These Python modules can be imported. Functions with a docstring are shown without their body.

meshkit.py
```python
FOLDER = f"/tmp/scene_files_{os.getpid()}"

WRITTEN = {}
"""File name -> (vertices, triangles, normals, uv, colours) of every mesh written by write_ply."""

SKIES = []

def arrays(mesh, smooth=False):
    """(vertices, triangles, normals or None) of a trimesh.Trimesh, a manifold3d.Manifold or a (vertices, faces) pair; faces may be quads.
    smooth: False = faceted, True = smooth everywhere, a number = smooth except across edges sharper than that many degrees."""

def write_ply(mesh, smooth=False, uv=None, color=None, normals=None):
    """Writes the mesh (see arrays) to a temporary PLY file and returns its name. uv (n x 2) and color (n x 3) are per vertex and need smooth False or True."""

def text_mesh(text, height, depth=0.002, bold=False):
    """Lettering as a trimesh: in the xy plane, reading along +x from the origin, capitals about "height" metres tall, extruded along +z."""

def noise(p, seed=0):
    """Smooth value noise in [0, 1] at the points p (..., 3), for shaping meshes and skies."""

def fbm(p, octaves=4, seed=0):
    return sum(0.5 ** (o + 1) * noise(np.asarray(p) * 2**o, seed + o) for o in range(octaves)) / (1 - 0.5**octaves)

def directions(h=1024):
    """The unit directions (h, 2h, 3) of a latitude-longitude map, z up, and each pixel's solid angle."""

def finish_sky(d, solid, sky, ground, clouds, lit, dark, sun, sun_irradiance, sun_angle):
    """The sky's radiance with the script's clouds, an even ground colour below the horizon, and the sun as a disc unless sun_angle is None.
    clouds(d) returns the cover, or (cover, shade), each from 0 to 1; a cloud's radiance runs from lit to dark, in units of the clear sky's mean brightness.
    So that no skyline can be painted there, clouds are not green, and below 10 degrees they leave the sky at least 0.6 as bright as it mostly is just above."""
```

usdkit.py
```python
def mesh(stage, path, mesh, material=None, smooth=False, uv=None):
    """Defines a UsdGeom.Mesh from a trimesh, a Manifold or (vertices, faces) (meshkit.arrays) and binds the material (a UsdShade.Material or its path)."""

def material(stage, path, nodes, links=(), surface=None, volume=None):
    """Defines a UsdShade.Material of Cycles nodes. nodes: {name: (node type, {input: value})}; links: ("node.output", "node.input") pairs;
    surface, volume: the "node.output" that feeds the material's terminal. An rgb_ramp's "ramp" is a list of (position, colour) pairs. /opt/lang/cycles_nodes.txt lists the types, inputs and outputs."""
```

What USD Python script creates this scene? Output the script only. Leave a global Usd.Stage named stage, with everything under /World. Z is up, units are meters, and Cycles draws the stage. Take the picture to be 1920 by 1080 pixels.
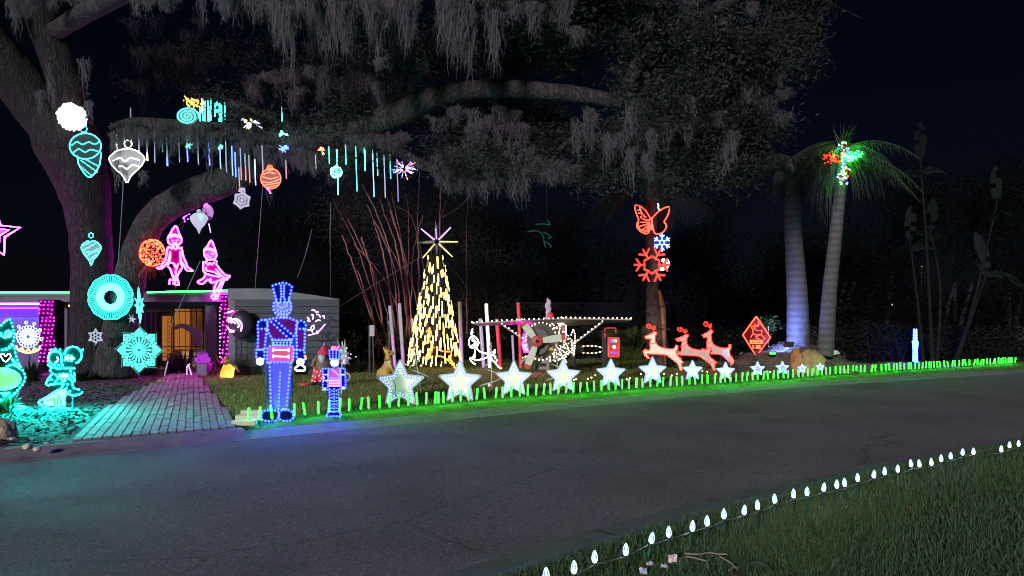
import math, random
import numpy as np, trimesh, usdkit, meshkit
from shapely.geometry import Polygon, Point, LineString
from shapely.ops import unary_union
from pxr import Usd, UsdGeom, UsdLux, UsdShade, Sdf, Gf

stage = Usd.Stage.CreateInMemory()
UsdGeom.SetStageUpAxis(stage, 'Z')
UsdGeom.SetStageMetersPerUnit(stage, 1.0)
UsdGeom.Xform.Define(stage, '/World')
UsdGeom.Scope.Define(stage, '/World/Looks')
rng = np.random.default_rng(7)
random.seed(7)

# ---------------------------------------------------------------- camera, sky, moonlight
F, CX, HY, CH = 1370.0, 960.0, 605.0, 1.6
cam = UsdGeom.Camera.Define(stage, '/World/camera')
cam.CreateHorizontalApertureAttr(36.0)
cam.CreateVerticalApertureAttr(20.25)
cam.CreateFocalLengthAttr(36.0 * F / 1920)
cam.CreateVerticalApertureOffsetAttr(36.0 * (HY - 540) / 1920)
cam.AddTranslateOp().Set((0, 0, CH))
cam.AddRotateXOp().Set(90.0)
cam.CreateExposureAttr(0.4)
SUN_AZ, SUN_EL = math.radians(202), math.radians(14)
sky = UsdLux.DomeLight.Define(stage, '/World/sky')
skym = usdkit.material(stage, '/World/Looks/night_sky', {
    'sky': ('sky_texture', {'sky_type': 'single_scattering', 'sun_disc': False, 'sun_elevation': SUN_EL, 'sun_rotation': SUN_AZ}),
    'navy': ('mix_color', {'blend_type': 'multiply', 'fac': 1.0, 'b': (0.32, 0.36, 0.75)}),
    'bg': ('background_shader', {'strength': 0.0012})},
    [('sky.color', 'navy.a'), ('navy.result', 'bg.color')], surface='bg.background')
UsdShade.MaterialBindingAPI.Apply(sky.GetPrim()).Bind(skym)
moon = UsdLux.DistantLight.Define(stage, '/World/night_light')
moon.CreateNormalizeAttr(True)
moon.CreateIntensityAttr(0.66)
moon.CreateAngleAttr(6.0)
moon.CreateColorAttr((0.97, 0.90, 1.0))
_d = Gf.Vec3d(math.sin(SUN_AZ) * math.cos(SUN_EL), math.cos(SUN_AZ) * math.cos(SUN_EL), math.sin(SUN_EL))
moon.AddTransformOp().Set(Gf.Matrix4d().SetRotate(Gf.Rotation(Gf.Vec3d(0, 0, 1), _d)))


# ---------------------------------------------------------------- helpers
def P(px, py, D):
    return np.array([(px - CX) / F * D, D, CH + (HY - py) / F * D])


def GD(py, z=0.11):
    return (CH - z) * F / (py - HY)


def GP(px, py, z=0.11):
    d = GD(py, z)
    return np.array([(px - CX) / F * d, d, z])


_names = {}


def numbered(parent, name):
    k = (parent, name)
    n = _names.get(k, 0)
    _names[k] = n + 1
    return f'{parent}/{name}' if n == 0 else f'{parent}/{name}_{n:03d}'


def tag(prim, label=None, cat=None, group=None, kind=None):
    for k, v in (('label', label), ('category', cat), ('group', group), ('kind', kind)):
        if v:
            prim.SetCustomDataByKey(k, v)
    return prim


def thing(name, label, cat, loc=(0, 0, 0), group=None, rz=0.0, kind=None, scale=None):
    x = UsdGeom.Xform.Define(stage, numbered('/World', name))
    x.AddTranslateOp().Set(tuple(float(a) for a in loc))
    if rz:
        x.AddRotateZOp().Set(float(rz))
    return tag(x.GetPrim(), label, cat, group, kind)


def copy_of(src, loc, rz=0.0, label=None, group=None, tilt=0.0, scale=1.0):
    was = src.GetCustomData()
    x = UsdGeom.Xform.Define(stage, numbered('/World', src.GetName()))
    p = x.GetPrim()
    p.GetReferences().AddInternalReference(src.GetPath())
    x.ClearXformOpOrder()
    m = Gf.Matrix4d().SetScale(scale) * Gf.Matrix4d().SetRotate(Gf.Rotation(Gf.Vec3d(0, 1, 0), tilt)) * Gf.Matrix4d().SetRotate(Gf.Rotation(Gf.Vec3d(0, 0, 1), rz)) * Gf.Matrix4d().SetTranslate(Gf.Vec3d(*[float(a) for a in loc]))
    x.MakeMatrixXform().Set(m)
    tag(p, label or was.get('label'), was.get('category'), group or was.get('group'))
    p.SetInstanceable(True)
    return p


OCT_V = np.array([[1, 0, 0], [-1, 0, 0], [0, 1, 0], [0, -1, 0], [0, 0, 1], [0, 0, -1]], float)
OCT_F = np.array([[0, 2, 4], [2, 1, 4], [1, 3, 4], [3, 0, 4], [2, 0, 5], [1, 2, 5], [3, 1, 5], [0, 3, 5]])
_ico = trimesh.creation.icosphere(1, 1.0)
_ico0 = trimesh.creation.icosahedron()
ICO0 = (np.array(_ico0.vertices) / np.linalg.norm(_ico0.vertices[0]), np.array(_ico0.faces))
ICO1 = (np.array(_ico.vertices), np.array(_ico.faces))
_ico2 = trimesh.creation.icosphere(2, 1.0)
ICO2 = (np.array(_ico2.vertices), np.array(_ico2.faces))
_ico3 = trimesh.creation.icosphere(3, 1.0)
ICO3 = (np.array(_ico3.vertices), np.array(_ico3.faces))


def rotm(ax, deg):
    return trimesh.transformations.rotation_matrix(math.radians(deg), ax)[:3, :3]


class MB:
    def __init__(s):
        s.v, s.f, s.n = [], [], 0

    def add(s, v, f):
        v, f = np.asarray(v, float), np.asarray(f, int)
        if f.shape[1] == 4:
            f = np.vstack([f[:, [0, 1, 2]], f[:, [0, 2, 3]]])
        s.v.append(v)
        s.f.append(f + s.n)
        s.n += len(v)
        return s

    def box(s, c, size, R=None, bev=0.0):
        if bev:
            h = np.array(size) / 2 - bev
            pts = []
            for sx in (-1, 1):
                for sy in (-1, 1):
                    for sz in (-1, 1):
                        q = np.array([sx, sy, sz])
                        for k in range(3):
                            e = h * q
                            e[k] += bev * q[k]
                            pts.append(e)
            m = trimesh.convex.convex_hull(np.array(pts))
            v, f = np.array(m.vertices), np.array(m.faces)
        else:
            m = trimesh.creation.box(size)
            v, f = np.array(m.vertices), np.array(m.faces)
        if R is not None:
            v = v @ np.asarray(R).T
        return s.add(v + np.asarray(c), f)

    def tube(s, pts, r, sides=6, caps=True):
        p = np.asarray(pts, float)
        n = len(p)
        t = np.gradient(p, axis=0)
        t /= np.linalg.norm(t, axis=1, keepdims=True) + 1e-12
        a = np.zeros_like(p)
        ref = np.array([0, 0, 1.0]) if abs(t[0][2]) < 0.9 else np.array([1.0, 0, 0])
        a0 = np.cross(t[0], ref)
        a0 /= np.linalg.norm(a0) + 1e-12
        for i in range(n):
            a0 = a0 - t[i] * (a0 @ t[i])
            a0 /= np.linalg.norm(a0) + 1e-12
            a[i] = a0
        b = np.cross(t, a)
        ang = np.arange(sides) * 2 * np.pi / sides
        rr = np.broadcast_to(np.asarray(r, float), (n,))
        v = p[:, None] + rr[:, None, None] * (np.cos(ang)[None, :, None] * a[:, None] + np.sin(ang)[None, :, None] * b[:, None])
        i, j = np.meshgrid(np.arange(n - 1), np.arange(sides), indexing='ij')
        q = np.stack([i * sides + j, i * sides + (j + 1) % sides, (i + 1) * sides + (j + 1) % sides, (i + 1) * sides + j], -1).reshape(-1, 4)
        f = np.vstack([q[:, [0, 1, 2]], q[:, [0, 2, 3]]])
        if caps:
            k = np.arange(1, sides - 1)
            c0 = np.stack([np.zeros_like(k), k + 1, k], 1)
            c1 = np.stack([np.zeros_like(k), k, k + 1], 1) + (n - 1) * sides
            f = np.vstack([f, c0, c1])
        return s.add(v.reshape(-1, 3), f)

    def balls(s, c, r, shape=(OCT_V, OCT_F)):
        c = np.atleast_2d(np.asarray(c, float))
        if not len(c) or c.size == 0:
            return s
        V, Fa = shape
        r = np.broadcast_to(np.asarray(r, float), (len(c),))
        v = c[:, None] + r[:, None, None] * V[None]
        f = Fa[None] + (np.arange(len(c)) * len(V))[:, None, None]
        return s.add(v.reshape(-1, 3), f.reshape(-1, 3))

    def ell(s, c, r3, R=None, shape=ICO2):
        v = shape[0] * np.asarray(r3)
        if R is not None:
            v = v @ np.asarray(R).T
        return s.add(v + np.asarray(c), shape[1])

    def prism(s, poly, y0, y1, holes=()):
        """poly in the local x-z plane, from y0 (front) to y1 (back)"""
        g = poly if hasattr(poly, 'geom_type') else Polygon(poly, holes)
        if not g.is_valid:
            g = g.buffer(0)
        for q in getattr(g, 'geoms', [g]):
            if q.area < 1e-7:
                continue
            m = trimesh.creation.extrude_polygon(q, y1 - y0, engine='earcut')
            v = np.array(m.vertices)
            s.add(np.stack([v[:, 0], y1 - v[:, 2], v[:, 1]], 1), m.faces)
        return s

    def flat(s, poly, z0, z1):
        """poly in the x-y plane"""
        g = poly if hasattr(poly, 'geom_type') else Polygon(poly)
        for q in getattr(g, 'geoms', [g]):
            m = trimesh.creation.extrude_polygon(q, z1 - z0, engine='earcut')
            s.add(np.array(m.vertices) + [0, 0, z0], m.faces)
        return s

    def lathe(s, prof, n=16, c=(0, 0, 0), R=None):
        prof = np.asarray(prof, float)
        ang = np.arange(n) * 2 * np.pi / n
        v = np.stack([prof[:, None, 0] * np.cos(ang), prof[:, None, 0] * np.sin(ang), np.broadcast_to(prof[:, None, 1], (len(prof), n))], -1).reshape(-1, 3)
        i, j = np.meshgrid(np.arange(len(prof) - 1), np.arange(n), indexing='ij')
        q = np.stack([i * n + j, i * n + (j + 1) % n, (i + 1) * n + (j + 1) % n, (i + 1) * n + j], -1).reshape(-1, 4)
        if R is not None:
            v = v @ np.asarray(R).T
        return s.add(v + np.asarray(c), q)

    def arrays(s):
        return np.vstack(s.v), np.vstack(s.f)


def part(name, mb, mat, parent, smooth=False, label=None, kind=None):
    if mb.n == 0:
        return None
    path = numbered(str(parent.GetPath()), name)
    if kind is None and name.endswith(('bulbs', 'dots', 'spikes', 'petals', 'cords', 'wires', 'marks', 'scallops', 'ends')):
        kind = 'stuff'
    m = usdkit.mesh(stage, path, mb.arrays(), mat, smooth=smooth)
    return tag(m.GetPrim(), label, None, None, kind)


def solo(name, mb, mat, label=None, cat=None, group=None, kind=None, smooth=False):
    m = usdkit.mesh(stage, numbered('/World', name), mb.arrays(), mat, smooth=smooth)
    return tag(m.GetPrim(), label, cat, group, kind)


def spl(pts, n=8, closed=False):
    """Catmull-Rom through the points (any dimension)"""
    p = np.asarray(pts, float)
    m = len(p)
    out = []
    for i in range(m if closed else m - 1):
        if closed:
            a, b, c, d = p[(i - 1) % m], p[i], p[(i + 1) % m], p[(i + 2) % m]
        else:
            b, c = p[i], p[i + 1]
            a = p[i - 1] if i else 2 * b - c
            d = p[i + 2] if i + 2 < m else 2 * c - b
        for t in np.arange(n) / n:
            out.append(0.5 * (2 * b + (c - a) * t + (2 * a - 5 * b + 4 * c - d) * t * t + (3 * b - a - 3 * c + d) * t ** 3))
    if not closed:
        out.append(p[-1])
    return np.array(out)


def along(pts, step, closed=False):
    p = np.asarray(pts, float)
    if closed:
        p = np.vstack([p, p[:1]])
    d = np.r_[0, np.cumsum(np.linalg.norm(np.diff(p, axis=0), axis=1))]
    n = max(2, int(round(d[-1] / step)) + (0 if closed else 1))
    q = np.linspace(0, d[-1], n, endpoint=not closed)
    return np.stack([np.interp(q, d, p[:, k]) for k in range(p.shape[1])], 1)


def circ(cx, cy, r, n=32, a0=0.0, a1=360.0, ry=None, closed=True):
    a = np.radians(np.linspace(a0, a1, n, endpoint=not closed))
    return np.stack([cx + r * np.cos(a), cy + (ry or r) * np.sin(a)], 1)


class Fig:
    """A flat lit display: points are given on a drawing with k units per photo pixel; D is its distance."""

    def __init__(s, name, label, cat, crop, anchor, D, group=None):
        s.x0, s.y0, s.k = crop
        s.D, s.S, s.a = D, D / F / s.k, np.array(anchor, float)
        s.o = thing(name, label, cat, P(s.x0 + anchor[0] / s.k, s.y0 + anchor[1] / s.k, D), group)

    def L(s, pts, y=0.0):
        p = np.atleast_2d(np.asarray(pts, float)) - s.a
        return np.stack([p[:, 0] * s.S, np.full(len(p), float(y)), -p[:, 1] * s.S], 1)

    def panel(s, name, poly, mat, y=0.0, th=0.015, holes=(), label=None, parent=None):
        q = s.L(poly)[:, [0, 2]]
        h = [s.L(x)[:, [0, 2]] for x in holes]
        return part(name, MB().prism(q, y, y + th, h), mat, parent or s.o, label=label)

    def bulbs(s, name, pts, mat, r=0.02, y=-0.022, label=None, parent=None):
        return part(name, MB().balls(s.L(pts, y), r), mat, parent or s.o, label=label)

    def rope(s, name, lines, mat, r=0.012, y=-0.015, sides=6, label=None, parent=None):
        if name in ('stake', 'leg', 'stalk', 'frame', 'petal', 'lit_letter', 'amber_band'):
            for l in lines:
                o = part(name, MB().tube(s.L(l, y), r, sides), mat, parent or s.o, label=label)
            return o
        m = MB()
        for l in lines:
            m.tube(s.L(l, y), r, sides)
        return part(name, m, mat, parent or s.o, label=label, kind='stuff' if len(lines) > 1 else None)


# ---------------------------------------------------------------- materials
_mats = {}


def emis(name, color, strength):
    if name not in _mats:
        _mats[name] = usdkit.material(stage, '/World/Looks/' + name, {'e': ('emission', {'color': color, 'strength': float(strength)})}, surface='e.emission')
    return _mats[name]


def plain(name, color, rough=0.6, metal=0.0, spec=0.4, var=0.0, scale=6.0, bump=0.0, bscale=40.0, trans=0.0, bdist=0.01):
    """a surface with two-scale colour variation and fine relief"""
    if name in _mats:
        return _mats[name]
    c = np.array(color, float)
    nodes = {'p': ('principled_bsdf', {'roughness': rough, 'metallic': metal, 'specular_ior_level': spec, 'base_color': tuple(c)})}
    links = []
    if var or bump:
        nodes['g'] = ('texture_coordinate', {})
    if var:
        nodes['n'] = ('noise_texture', {'scale': scale, 'detail': 6.0, 'roughness': 0.65})
        nodes['r'] = ('rgb_ramp', {'ramp': [(0.25, tuple(np.clip(c * (1 - var), 0, 1))), (0.75, tuple(np.clip(c * (1 + var), 0, 1)))]})
        links += [('g.object', 'n.vector'), ('n.fac', 'r.fac'), ('r.color', 'p.base_color')]
    if bump:
        nodes['bn'] = ('noise_texture', {'scale': bscale, 'detail': 5.0, 'roughness': 0.6})
        nodes['b'] = ('bump', {'strength': bump, 'distance': bdist})
        links += [('g.object', 'bn.vector'), ('bn.fac', 'b.height'), ('b.normal', 'p.normal')]
    _mats[name] = usdkit.material(stage, '/World/Looks/' + name, nodes, links, surface='p.BSDF')
    return _mats[name]


def leafy(name, c0, c1, trans=0.3, rough=0.5, spec=0.12):
    """foliage: each leaf its own tone, some light passes through"""
    if name in _mats:
        return _mats[name]
    _mats[name] = usdkit.material(stage, '/World/Looks/' + name, {
        'g': ('geometry', {}), 'r': ('rgb_ramp', {'ramp': [(0.0, c0), (1.0, c1)]}),
        'p': ('principled_bsdf', {'roughness': rough, 'specular_ior_level': spec}),
        't': ('translucent_bsdf', {}), 'm': ('mix_closure', {'fac': trans})},
        [('g.random_per_island', 'r.fac'), ('r.color', 'p.base_color'), ('r.color', 't.color'), ('p.BSDF', 'm.closure1'), ('t.BSDF', 'm.closure2')], surface='m.closure')
    return _mats[name]


# lamps: strong in their own colour, a trace of the others so that the cores read pale
TEAL = emis('teal_led', (0.00045, 1.0, 0.84), 900)
TEALR = emis('teal_rope', (0.05, 1.0, 0.8), 7)
GREEN = emis('green_led', (0.0038, 1.0, 0.0048), 130)
GREENR = emis('green_strip_light', (0.05, 1.0, 0.12), 5)
BLUE = emis('blue_led', (0.005, 0.009, 1.0), 58)
TEALS = emis('teal_mini_led', (0.05, 1.0, 0.8), 6)
BLUER = emis('blue_rope', (0.10, 0.18, 1.0), 9)
ICE = emis('ice_white_led', (0.42, 0.62, 1.0), 2.6)
WHITE = emis('cool_white_led', (0.85, 0.95, 1.0), 9)
WARM = emis('warm_white_led', (1.0, 0.78, 0.5), 5)
YELLOW = emis('warm_yellow_tube', (1.0, 0.80, 0.27), 2.3)
RED = emis('red_led', (1.0, 0.022, 0.014), 5.0)
REDR = emis('red_rope', (1.0, 0.05, 0.03), 5)
ORANGE = emis('orange_led', (1.0, 0.08, 0.01), 12)
AMBER = emis('amber_led', (1.0, 0.42, 0.06), 7)
PINK = emis('magenta_led', (1.0, 0.001, 0.62), 480)
NEON = emis('pink_neon', (1.0, 0.012, 0.95), 48)
PINKS = emis('soft_pink_led', (1.0, 0.25, 0.5), 3)
PURPLE = emis('purple_led', (0.55, 0.05, 1.0), 8)
LILAC = emis('lilac_led', (0.75, 0.35, 1.0), 3.2)
ICEBLUE = emis('dim_blue_tube', (0.12, 0.2, 1.0), 2.6)
PALE = plain('pale_plastic_tube', (0.55, 0.6, 0.68), 0.3)

BLACKM = plain('black_metal', (0.015, 0.015, 0.017), 0.45)
WIRE = plain('dark_wire', (0.02, 0.02, 0.022), 0.6)
WHITEP = plain('white_panel', (0.36, 0.38, 0.41), 0.5, var=0.06)
CREAM = plain('cream_panel', (0.84, 0.79, 0.60), 0.55, var=0.08)
GREYP = plain('grey_panel', (0.35, 0.34, 0.36), 0.6, var=0.1)
BLUEP = plain('blue_panel', (0.003, 0.005, 0.018), 0.8, spec=0.04, var=0.12)
LBLUEP = plain('light_blue_panel', (0.10, 0.11, 0.17), 0.8, spec=0.04, var=0.08)
REDP = plain('red_panel', (0.55, 0.03, 0.06), 0.5, var=0.12)
DREDP = plain('dark_red_panel', (0.09, 0.006, 0.02), 0.8, spec=0.04, var=0.15)
SMOKE = plain('smoky_panel', (0.03, 0.036, 0.04), 0.7, spec=0.1)
TEALP = plain('teal_panel', (0.0008, 0.0012, 0.0012), 0.9, spec=0.02, var=0.15)
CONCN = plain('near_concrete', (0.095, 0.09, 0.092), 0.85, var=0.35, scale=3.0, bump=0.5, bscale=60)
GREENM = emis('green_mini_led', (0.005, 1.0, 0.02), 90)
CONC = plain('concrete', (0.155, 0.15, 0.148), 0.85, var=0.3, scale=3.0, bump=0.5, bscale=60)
def bark_mat(nm, k):
    return usdkit.material(stage, '/World/Looks/' + nm, {
    'g': ('geometry', {}), 'm': ('mapping', {'scale': (1.0, 1.0, 0.13)}), 'm2': ('mapping', {'scale': (1.0, 1.0, 0.18)}),
    'v': ('voronoi_texture', {'scale': 15.0, 'feature': 'distance_to_edge'}), 'vr': ('map_range', {'from_min': 0.0, 'from_max': 0.16, 'clamp': True}),
    'n': ('noise_texture', {'scale': 16.0, 'detail': 6.0, 'roughness': 0.7}), 'nw': ('noise_texture', {'scale': 3.0, 'detail': 3.0}), 'w': ('mix_vector', {'fac': 0.28}),
    'h': ('math', {'math_type': 'multiply_add', 'value2': 0.28}), 'r': ('rgb_ramp', {'ramp': [(0.25, (0.005 * k, 0.0045 * k, 0.0048 * k)), (0.6, (0.017 * k, 0.0142 * k, 0.0145 * k)), (0.9, (0.042 * k, 0.037 * k, 0.036 * k))]}),
    'hn': ('math', {'math_type': 'multiply', 'value2': 0.85}),
    'b': ('bump', {'strength': 1.0, 'distance': 0.06}), 'p': ('principled_bsdf', {'roughness': 0.92, 'specular_ior_level': 0.2})},
    [('g.position', 'nw.vector'), ('g.position', 'w.a'), ('nw.color', 'w.b'), ('w.result', 'm.vector'), ('g.position', 'm2.vector'), ('m.vector', 'v.vector'), ('m2.vector', 'n.vector'),
     ('v.distance', 'vr.value'), ('vr.result', 'h.value1'), ('n.fac', 'h.value3'), ('h.value', 'hn.value1'), ('hn.value', 'r.fac'), ('r.color', 'p.base_color'), ('h.value', 'b.height'), ('b.normal', 'p.normal')], surface='p.BSDF')

BARK, BARK2 = bark_mat('oak_bark', 1.0), bark_mat('oak_limb_bark', 2.0)

# ================================================================ THE SETTING
far_pts = np.array([(-40, -22), (-26, -8.5), (-14, 2.4), (-9.5, 5.75), (-5.84, 8.33), (-3.27, 10.2), (-0.5, 12.4), (2.9, 15.1), (6.82, 17.9), (10.5, 20.1), (16.3, 23.3), (24, 27.2), (42, 34.5), (75, 44)], float)
near_pts = np.array([(-22, -14), (-10, -4.2), (-4.5, 0.35), (-1.6, 3.35), (0.0, 5.05), (1.8, 6.62), (3.6, 7.95), (5.85, 9.4), (9.5, 11.6), (15, 14.8), (24, 19.6), (42, 27.5), (75, 37)], float)
far_c, near_c = spl(far_pts, 10), spl(near_pts, 10)


def offset(c, d):
    t = np.gradient(c, axis=0)
    t /= np.linalg.norm(t, axis=1, keepdims=True)
    return c + d * np.stack([-t[:, 1], t[:, 0]], 1)


def strip_mesh(curves, zs):
    n = len(curves[0])
    v = np.vstack([np.column_stack([c, np.full(n, z)]) for c, z in zip(curves, zs)])
    f = []
    for k in range(len(curves) - 1):
        i = np.arange(n - 1)
        a, b = k * n + i, (k + 1) * n + i
        f.append(np.stack([a, a + 1, b + 1, b], 1))
    return v, np.vstack(f)


EARTH = plain('dark_earth', (0.035, 0.03, 0.024), 0.95, var=0.5, scale=2.0, bump=0.6, bscale=30)
ASPH = usdkit.material(stage, '/World/Looks/asphalt', {
    'g': ('geometry', {}),
    'n1': ('noise_texture', {'scale': 0.45, 'detail': 7.0, 'roughness': 0.6, 'distortion': 0.6}), 'r1': ('rgb_ramp', {'ramp': [(0.3, (0.115, 0.104, 0.115)), (0.5, (0.155, 0.141, 0.155)), (0.7, (0.185, 0.17, 0.186))]}),
    'n2': ('voronoi_texture', {'scale': 62.0}), 'r2': ('rgb_ramp', {'ramp': [(0.0, (0.68, 0.68, 0.68)), (0.6, (1, 1, 1)), (1.0, (1.35, 1.35, 1.35))]}),
    'mx': ('mix_color', {'blend_type': 'multiply', 'fac': 1.0}),
    'cn': ('noise_texture', {'scale': 1.1, 'detail': 5.0}), 'cw': ('mix_vector', {'fac': 0.35}), 'cv': ('voronoi_texture', {'scale': 0.26, 'feature': 'distance_to_edge'}), 'cr': ('rgb_ramp', {'ramp': [(0.0, (0.72, 0.72, 0.72)), (0.0039, (1, 1, 1)), (1, (1, 1, 1))]}), 'mc': ('mix_color', {'blend_type': 'multiply', 'fac': 1.0}),
    'n3': ('noise_texture', {'scale': 95.0, 'detail': 4.0, 'roughness': 0.7}), 'bp': ('bump', {'strength': 0.6, 'distance': 0.009}),
    'n4': ('noise_texture', {'scale': 1.2, 'detail': 5.0}), 'rr': ('map_range', {'from_min': 0.3, 'from_max': 0.7, 'to_min': 0.8, 'to_max': 1.0}),
    'p': ('principled_bsdf', {'specular_ior_level': 0.02})},
    [('g.position', 'n1.vector'), ('g.position', 'n2.vector'), ('g.position', 'n3.vector'), ('g.position', 'n4.vector'),
     ('n1.fac', 'r1.fac'), ('n2.color', 'r2.fac'), ('r1.color', 'mx.a'), ('r2.color', 'mx.b'), ('g.position', 'cn.vector'), ('g.position', 'cw.a'), ('cn.color', 'cw.b'), ('cw.result', 'cv.vector'), ('cv.distance', 'cr.fac'), ('mx.result', 'mc.a'), ('cr.color', 'mc.b'), ('mc.result', 'p.base_color'),
     ('n3.fac', 'bp.height'), ('bp.normal', 'p.normal'), ('n4.fac', 'rr.value'), ('rr.result', 'p.roughness')], surface='p.BSDF')
SOIL = usdkit.material(stage, '/World/Looks/lawn_soil', {
    'g': ('geometry', {}), 'n': ('noise_texture', {'scale': 2.2, 'detail': 6.0, 'roughness': 0.7}),
    'r': ('rgb_ramp', {'ramp': [(0.3, (0.06, 0.08, 0.025)), (0.55, (0.115, 0.14, 0.045)), (0.75, (0.15, 0.15, 0.06))]}),
    'nb': ('noise_texture', {'scale': 30.0, 'detail': 4.0}), 'b': ('bump', {'strength': 0.8, 'distance': 0.04}),
    'p': ('principled_bsdf', {'roughness': 0.95, 'specular_ior_level': 0.1})},
    [('g.position', 'n.vector'), ('g.position', 'nb.vector'), ('n.fac', 'r.fac'), ('r.color', 'p.base_color'), ('nb.fac', 'b.height'), ('b.normal', 'p.normal')], surface='p.BSDF')

g = 400.0
solo('ground', MB().add([(-g, -g, -0.06), (g, -g, -0.06), (g, g, -0.06), (-g, g, -0.06)], [[0, 1, 2, 3]]), EARTH, kind='structure')
# the road: one sheet between the two kerbs
fr, nr = along(far_c, 0.6), along(near_c, 0.6)
m_ = min(len(fr), len(nr))
fr2, nr2 = along(far_c, np.sum(np.linalg.norm(np.diff(far_c, axis=0), axis=1)) / 200), along(near_c, np.sum(np.linalg.norm(np.diff(near_c, axis=0), axis=1)) / 200)
m_ = min(len(fr2), len(nr2))
fr2, nr2 = fr2[:m_], nr2[:m_]
mid = [nr2 * (1 - t) + fr2 * t for t in (0, 0.25, 0.5, 0.75, 1)]
v, f = strip_mesh(mid, [0.0, 0.012, 0.02, 0.012, 0.0])
solo('road', MB().add(v, f), ASPH, kind='structure')
# lawns
n_ = len(fr)
outer = fr + np.array([-0.6, 0.8]) * 95
v, f = strip_mesh([offset(fr, 0.49), offset(fr, 0.62), offset(fr, 0.95), offset(fr, 1.2), fr * 0.9 + outer * 0.1, outer], [0.058, 0.064, 0.102, 0.11, 0.11, 0.11])
solo('far_lawn', MB().add(v, f), SOIL, kind='structure')
outer = nr + np.array([0.6, -0.8]) * 60
v, f = strip_mesh([outer, nr * 0.9 + outer * 0.1, offset(nr, -0.54)], [0.10, 0.10, 0.098])
solo('near_lawn', MB().add(v, f), SOIL, kind='structure')


def kerb(name, c, sign, prof, seg=3.0, prof2=None):
    o = tag(UsdGeom.Xform.Define(stage, f'/World/{name}').GetPrim(), kind='structure')
    cc = along(c, 0.3)
    per = int(seg / 0.3)
    first_ = int(np.argmin(np.abs(cc[:, 0] + 3.55))) % per if prof2 is not None else 0
    for i in range(first_, len(cc) - 1, per):
        q = cc[max(0, i - 2): i + per + 3]
        lo = i - max(0, i - 2)
        pf = prof2 if (prof2 is not None and cc[i][0] < -3.7) else prof
        cur = [offset(q, sign * d)[lo: lo + per + 1] for d, z in pf]
        if len(cur[0]) < 2:
            continue
        mid_ = cur[0].mean(0)
        if not (-10 < mid_[0] < 34):
            continue
        cur = [np.vstack([a[:1] + (a[1:2] - a[:1]) * 0.025, a[1:-1], a[-1:] + (a[-2:-1] - a[-1:]) * 0.025]) for a in cur]
        v, f = strip_mesh(cur, [z for d, z in pf])
        if sign < 0:
            f = f[:, ::-1]
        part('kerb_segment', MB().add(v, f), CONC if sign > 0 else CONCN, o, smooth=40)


kerb('far_kerb', far_c, 1, [(-0.02, -0.05), (0.0, 0.006), (0.10, 0.008), (0.22, 0.022), (0.34, 0.042), (0.44, 0.056), (0.50, 0.060), (0.51, -0.05)], 3.0,
     [(-0.02, -0.05), (0.0, 0.006), (0.12, 0.012), (0.22, 0.045), (0.30, 0.092), (0.36, 0.108), (0.50, 0.113), (0.51, -0.05)])
kerb('near_kerb', near_c, -1, [(-0.02, -0.05), (0.0, 0.006), (0.22, 0.008), (0.32, 0.05), (0.42, 0.098), (0.48, 0.108), (0.55, 0.108), (0.56, -0.05)])

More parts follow.
